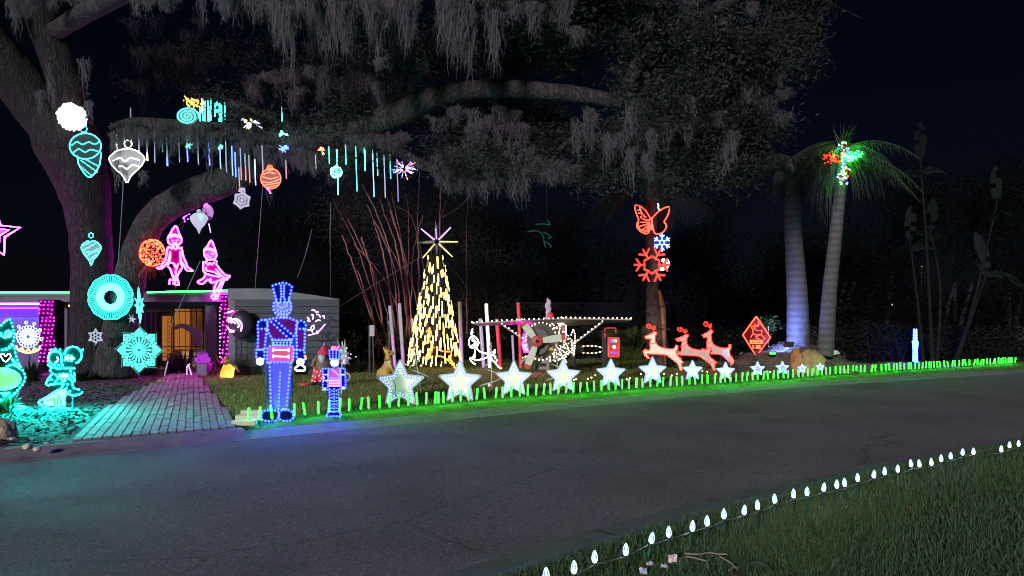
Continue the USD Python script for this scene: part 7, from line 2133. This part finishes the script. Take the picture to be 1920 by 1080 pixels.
o = thing('spot_lamp', 'blue spot lamp on a short stake before the foot of the left palm', 'lamp', P(1481, 652, 20.55))
part('stake', MB().tube([(0, 0, -.35), (0, 0, .06)], .012, 6), BLACKM, o)
part('housing', MB().box((0, -.03, .10), (.22, .05, .15), bev=.012).box((-.11, .06, .10), (.012, .19, .15)).box((.11, .06, .10), (.012, .19, .15)).box((0, .06, .025), (.22, .19, .012)), BLACKM, o)  # side and floor plates added to keep the blue light off the sign
part('lens', MB().box((0.0, .005, .10), (.18, .012, .11), bev=.004), emis('blue_lens', (.16, .26, 1.0), 3600), o)

# palm with the butterfly: cabbage palm trunk, boots and fans
cp = P(1232, 700, 24.9)
cp[2] = .11
o = thing('palm_tree', 'dark cabbage palm carrying the butterfly and snowflakes, fan leaves on top', 'palm tree', cp)
q = limb([(1236, 692, 24.9, .40), (1232, 640, 24.9, .36), (1224, 560, 24.9, .23), (1222, 480, 24.9, .20), (1222, 400, 24.9, .19), (1223, 340, 24.9, .2)], 8)
q[0, 2] = .1
part('trunk', MB().tube(q[:, :3] - cp, q[:, 3], 14), plain('brown_palm_bark', (.07, .042, .03), .9, var=.5, scale=7, bump=1, bscale=20, bdist=.04), o, smooth=True)
part('torn_bark', MB().tube([P(1236, 545, 24.6) - cp, P(1243, 580, 24.55) - cp, P(1248, 690, 24.55) - cp], [.05, .09, .03], 5), plain('orange_bark', (.30, .11, .05), .9, var=.4), o)


def fan(m, base, d, R, rg, n=26, spread=2.6, w=.02, droop=.35):
    d = np.array(d, float)
    d /= np.linalg.norm(d)
    u_ = np.cross(d, [0.0, 0.3, 1.0])
    u_ /= np.linalg.norm(u_)
    for a in np.linspace(-spread / 2, spread / 2, n):
        e = d * math.cos(a) + u_ * math.sin(a)
        l_ = R * (.75 + .25 * math.cos(a)) * rg.uniform(.9, 1.05)
        s_ = np.cross(e, [0, 1, 0.2])
        s_ = s_ / (np.linalg.norm(s_) + 1e-9) * w
        c0, c1, c2 = base, base + e * l_ * .6, base + e * l_ + np.array([0, 0, -droop * l_])
        m.add([c0 - s_ * .2, c0 + s_ * .2, c1 - s_, c1 + s_, c2], [[0, 1, 3], [0, 3, 2], [2, 3, 4]])


FAN = leafy('fan_leaf', (.035, .037, .025), (.14, .135, .095), .2)
for k, (px, py, hx_, hz_, R_) in enumerate([(1190, 360, -.9, -.5, 1.3), (1165, 370, -1, -.2, 1.3), (1260, 372, .9, -.5, 1.2), (1285, 380, 1, -.4, 1.1), (1225, 340, 0, 1, 1.3), (1180, 310, -1, .4, 1.2), (1270, 320, 1, .5, 1.2), (1215, 370, -.3, -1, 1.0), (1240, 372, .4, -1, 1.0), (1160, 270, -.8, .5, 1.2), (1190, 245, -.3, 1, 1.2)]):
    m = MB()
    b = P(px, py, 24.6 + rp.uniform(-.4, .4)) - cp
    m.tube([P(1223, 345, 24.9) - cp, b], .018, 4)
    fan(m, b, (hx_, rp.uniform(-.4, .2), hz_), R_, rp)
    part('fan_leaf', m, FAN, o, kind='stuff')
for k in range(16):
    m = MB()
    px, py = 1222 + rp.uniform(-3, 12), rp.uniform(560, 640)
    a = rp.uniform(0, 6.28)
    m.tube([P(px, py, 24.7) - cp, P(px, py, 24.7) - cp + [math.cos(a) * .4, -.25 + math.sin(a) * .2, rp.uniform(-.1, .25)]], [.03, .012], 5)
    part('leaf_boot', m, plain('brown_palm_bark', (.07, .042, .03), .9), o)
# palmetto bush by the reindeer
pb = GP(1178, 693)
o = thing('palmetto_bush', 'yellow green fan palm bush between the lantern sign and the leading reindeer', 'bush', pb)
PALF = leafy('palmetto_leaf', (.06, .08, .015), (.22, .23, .06), .3)
for k in range(26):
    m = MB()
    a, e = rp.uniform(0, 6.28), rp.uniform(.3, 1.5)
    tip = np.array([math.cos(a) * .55, math.sin(a) * .4, e * .75])
    m.tube([(0, 0, 0), tip * .6, tip], .011, 4)
    fan(m, tip, tip + [0, -.2, .15], rp.uniform(.4, .6), rp, 13, 3.0, .010, .3)
    part('fan_leaf', m, PALF, o, kind='stuff')
# little leafy shrub by the sign
o = thing('shrub', 'small leafy shrub poking out behind the red diamond sign', 'bush', P(1440, 690, 22.2))
V, Fc = leaves(cluster_pts(1443, 606, 15, 12, 22.9, .2, 110, rl, 6, .1), .17, .05, rl)
part('leaves', MB().add(V - P(1440, 690, 22.2), Fc), leafy('lit_leaf', (.05, .09, .03), (.15, .19, .08), .3), o, kind='stuff')
part('stem', MB().tube([(0, 0, 0), P(1441, 612, 22.2) - P(1440, 690, 22.2)], .015, 5), STICK, o)

# banana-like plants at the right
BAN = leafy('banana_leaf', (.006, .010, .009), (.022, .03, .026), .3)


def big_leaf(m, base, d, L, w, droop, rg):
    n = 9
    t = np.linspace(0, 1, n)
    d = np.array(d, float) / np.linalg.norm(d)
    c = base + d * (L * t)[:, None] + np.array([0, 0, -droop * L]) * (t ** 2)[:, None]
    s_ = np.cross(d, [0.15, 1, .1])
    s_ /= np.linalg.norm(s_)
    wd = w * np.sin(np.pi * np.clip(t * .92 + .06, 0, 1)) ** .6
    for sg in (-1, 1):
        for i in range(n - 1):
            if rg.uniform() < .22:
                continue
            o1, o2 = s_ * sg * wd[i] + [0, 0, -.1 * wd[i]], s_ * sg * wd[i + 1] * rg.uniform(.85, 1.0) + [0, 0, -.1 * wd[i]]
            m.add([c[i], c[i + 1], c[i + 1] + o2, c[i] + o1], [[0, 1, 2], [0, 2, 3]])
    m.tube(c, np.linspace(.025, .006, n), 4)


for lab, bx, D, stems in (('tall banana plant with torn upright leaves right of the palms', 1745, 24.0, [(1745, 690, 1735, 480, 1722, 250), (1762, 690, 1768, 540, 1750, 380), (1738, 690, 1726, 560, 1712, 400)]),
                          ('second banana plant leaning at the right edge', 1850, 25.0, [(1800, 690, 1838, 560, 1880, 330), (1795, 690, 1832, 590, 1862, 450)])):
    b0 = P(bx, 690, D)
    b0[2] = .11
    o = thing('banana_plant', lab, 'plant', b0)
    for (u0, v0, u1, v1, u2, v2) in stems:
        q = spl(np.array([P(u0, v0, D), P(u1, v1, D), P(u2, v2 + 50, D)]) + [0, rp.uniform(-.4, .4), 0], 6) - b0
        part('stem', MB().tube(q, np.linspace(.07, .025, len(q)), 8), plain('banana_stem', (.012, .010, .010), .9, spec=.02, var=.4), o, smooth=True)
        m = MB()
        big_leaf(m, q[-1], (rp.uniform(-.4, .1), rp.uniform(-.3, .3), 1), rp.uniform(1.2, 1.7), .20, .15, rp)
        for _ in range(3):
            big_leaf(m, q[-2], (rp.uniform(-1, 1), rp.uniform(-.8, .4), rp.uniform(.2, .8)), rp.uniform(.9, 1.5), .15, .7, rp)
        part('leaves', m, BAN, o, kind='stuff')

# faint far teal figure hung in the dark between tree and butterfly
fg = Fig('far_figure_light', 'faint dim green dragonfly like light figure in the dark right of the cone tree', 'light display', (960, 400, 4.5), (280, 295), 27.0)
fg.rope('rope_light', [spl([(130, 155), (180, 148), (230, 155), (262, 190), (270, 240), (285, 290)], 4), spl([(262, 160), (300, 175), (330, 205), (295, 210)], 4), spl([(275, 240), (300, 250), (330, 275), (320, 290)], 4), spl([(200, 95), (260, 90), (320, 98)], 4), spl([(295, 60), (312, 75), (322, 100)], 3)], emis('dim_teal_rope', (.05, .32, .26), .16), .022)
fg.rope('hanger', [[(290, 60), (290, -300)]], WIRE, .006)

NIGHTL0 = leafy('night_shrub_leaf', (.010, .011, .009), (.055, .058, .045), .15, .7, .02)
# dark shrubs closing the far side of the lawn
for i, (px, D, w, h, lab) in enumerate([(655, 28.5, 45, 1.9, 'between the wing and the bamboo'), (735, 29.0, 60, 2.0, 'behind the purple poles'), (880, 29.0, 60, 2.2, 'right of the cone tree'), (960, 29.5, 55, 2.4, 'behind the two red poles'), (1060, 30.0, 60, 1.5, 'behind the aeroplane wing'), (1150, 28.5, 50, 1.9, 'behind the lantern sign'),
                                         (1280, 28.0, 60, 2.0, 'behind the middle reindeer'), (1370, 28.0, 60, 1.8, 'behind the rear reindeer'), (1460, 27.5, 60, 1.6, 'left of the palms'), (1620, 27.0, 65, 1.6, 'right of the palms'), (1690, 27.5, 60, 1.5, 'left of the edge-on blue star'), (1780, 28.0, 60, 1.4, 'at the banana plant foot'), (1880, 28.0, 60, 1.2, 'before the parked car')]):
    b0 = P(px, 640, D)
    b0[2] = .1
    o = thing('dark_shrub', 'dark leafy shrub in the gloom ' + lab, 'shrub', b0, 'dark shrubs closing the lawn')
    n = 1500
    q = rp.normal(0, 1, (n, 3))
    q /= np.linalg.norm(q, axis=1, keepdims=True)
    q *= rp.uniform(.55, 1, (n, 1)) * np.array([w / F * D, .7, h * .55]) * (.75 + .5 * meshkit.noise(q * 2.2 + i * 5.1, i)[:, None])
    q[:, 2] = np.abs(q[:, 2] + h * .45)
    V, Fc = leaves(q, .17, .06, rp, droop=.1)
    part('leaves', MB().add(V, Fc), NIGHTL0, o, kind='stuff')
    m = MB()
    for _ in range(4):
        m.tube([(rp.normal(0, .1), 0, 0), (rp.normal(0, .3), rp.normal(0, .1), h * .5), (rp.normal(0, .5), rp.normal(0, .2), h * .9)], [.035, .025, .008], 5)
    part('stem', m, plain('night_trunk', (.008, .007, .006), .9, var=.4), o, kind='stuff')

# parked car glimpsed at the far right
cb_ = P(1885, 660, 31.0)
cb_[2] = .02
o = thing('parked_car', 'dark parked car glimpsed between leaves at the far right', 'car', cb_, rz=-20)
prof = [(-2.2, .35), (-2.25, .75), (-1.9, .92), (-1.0, 1.0), (-.45, 1.42), (.9, 1.45), (1.6, 1.02), (2.2, .92), (2.25, .4)]
CARP = plain('dark_car_paint', (.007, .007, .01), .5, spec=.25)
part('body', MB().prism(prof, -.85, .85), CARP, o, smooth=30)
gl = plain('car_glass', (.01, .012, .02), .08, spec=.8)
part('side_window', MB().prism([(-.85, 1.02), (-.42, 1.36), (.15, 1.38), (.15, 1.02)], -.862, -.852).prism([(.22, 1.02), (.22, 1.38), (.85, 1.38), (1.3, 1.04)], -.862, -.852), gl, o)
part('windscreen', MB().add([(-1.0, -.75, 1.01), (-1.0, .75, 1.01), (-.47, .68, 1.43), (-.47, -.68, 1.43)], [[0, 2, 1], [0, 3, 2]]), gl, o)
for x in (-1.4, 1.4):
    for y in (-.86, .70):
        w_ = part('wheel', MB().lathe([(.2, 0), (.31, .01), (.33, .08), (.31, .15), (.2, .16)], 18, (x, y + .0, .33), rotm([1, 0, 0], -90)), plain('tyre', (.012, .012, .012), .8), o, smooth=40)
        part('rim', MB().lathe([(.0001, .02), (.2, .01), (.2, .15), (.0001, .14)], 14, (x, y, .33), rotm([1, 0, 0], -90)), GREYP, w_)
for y in (-.6, .6):
    part('marker_lamp', MB().box((-2.2, y, .68), (.08, .22, .06)), emis('amber_marker', (1.0, .4, .1), 1.2), o)
part('side_lamp', MB().box((-2.0, -.87, .72), (.2, .03, .05)), emis('amber_marker', (1.0, .4, .1), 1.2), o)
# far tiny house lights seen through the leaves
for k, (px, py, c) in enumerate([(1672, 518, 'w'), (1668, 525, 'w'), (1678, 536, 'g'), (1729, 499, 'y'), (1585, 500, 'r'), (1673, 571, 'w')]):
    o = thing('far_lamp', ['pinprick white', 'pinprick white', 'pinprick green', 'pinprick yellow', 'pinprick red', 'pinprick white'][k] + ' lamp far off in the dark ' + ['above the pair of white ones', 'left of the green pinprick', 'between the palms and banana plant', 'beside the banana stem', 'just right of the right palm trunk', 'lowest of the pinpricks'][k], 'lamp', P(px, py, 45.0))
    part('lamp', MB().ell((0, 0, 0), (.05, .05, .05), shape=ICO0), emis('far_lamp_' + c, {'w': (.8, .8, .7), 'g': (.4, .9, .2), 'y': (.8, .8, .2), 'r': (1, .2, .1)}[c], 1.2), o)
    part('post', MB().tube([(0, .06, 0), (0, .06, -P(px, py, 45.0)[2])], .03, 4), BLACKM, o)

# dark trees closing the background
NIGHTL = leafy('night_leaf', (.004, .005, .004), (.02, .022, .018), .15, .7, .02)
NT = plain('night_trunk', (.008, .007, .006), .9, var=.4)
bgk = [(-260, 30, 380, 190, 34), (80, 33, 330, 120, 36), (330, 36, 340, 130, 33), (560, 38, 330, 120, 30), (700, 40, 330, 130, 33), (900, 36, 360, 120, 31), (1010, 38, 430, 130, 36), (1120, 33, 390, 120, 33), (1300, 30, 360, 130, 31), (1400, 31, 380, 140, 33), (1540, 29, 370, 140, 30), (1650, 30, 300, 130, 34), (1760, 29, 230, 150, 35), (1900, 30, 240, 150, 33), (2080, 36, 400, 180, 34)]
SIDE = ['behind the house roof far left', 'behind the house above the left eave', 'behind the porch roof', 'behind the grey wing', 'behind the bamboo', 'right behind the cone tree', 'behind the red poles', 'behind the aeroplane', 'behind the reindeer', 'behind the diamond sign', 'behind the palms', 'between palms and banana plant', 'behind the banana plant', 'at the right edge', 'beyond the right edge']
for i, (px, D, ytop, rx, _) in enumerate(bgk):
    if i in (1, 2):
        continue
    b0 = P(px, 640, D)
    b0[2] = 0
    o = thing('background_tree', 'dark leafy tree barely seen ' + SIDE[i], 'tree', b0, 'dark trees closing the background')
    m = MB()
    for k in range(3):
        x = rp.uniform(-.6, .6)
        m.tube(spl(np.array([(x, 0, 0), (x * 1.4, rp.uniform(-.3, .3), 1.6), (x * 2.2 + rp.uniform(-.4, .4), 0, 3.2)]), 5), np.linspace(.13, .05, 11), 7)
    part('trunk', m, NT, o)
    h = CH + (HY - ytop) / F * D
    for k in range(8):
        cx_ = px + rp.uniform(-.8, .8) * rx
        cz = (rp.uniform(.04, .3) if k < 3 else rp.uniform(.3, .85)) * h
        c0 = P(cx_, HY, D + rp.uniform(-1, 1))
        py = HY - (cz - CH) * F / D
        V, Fc = leaves(cluster_pts(cx_, py, rx * .45, 60, c0[1], .9, 1300, rl, 10, .4), .17, .065, rl, droop=.2)
        part('crown', MB().add(V - b0, Fc), NIGHTL, o, kind='stuff')
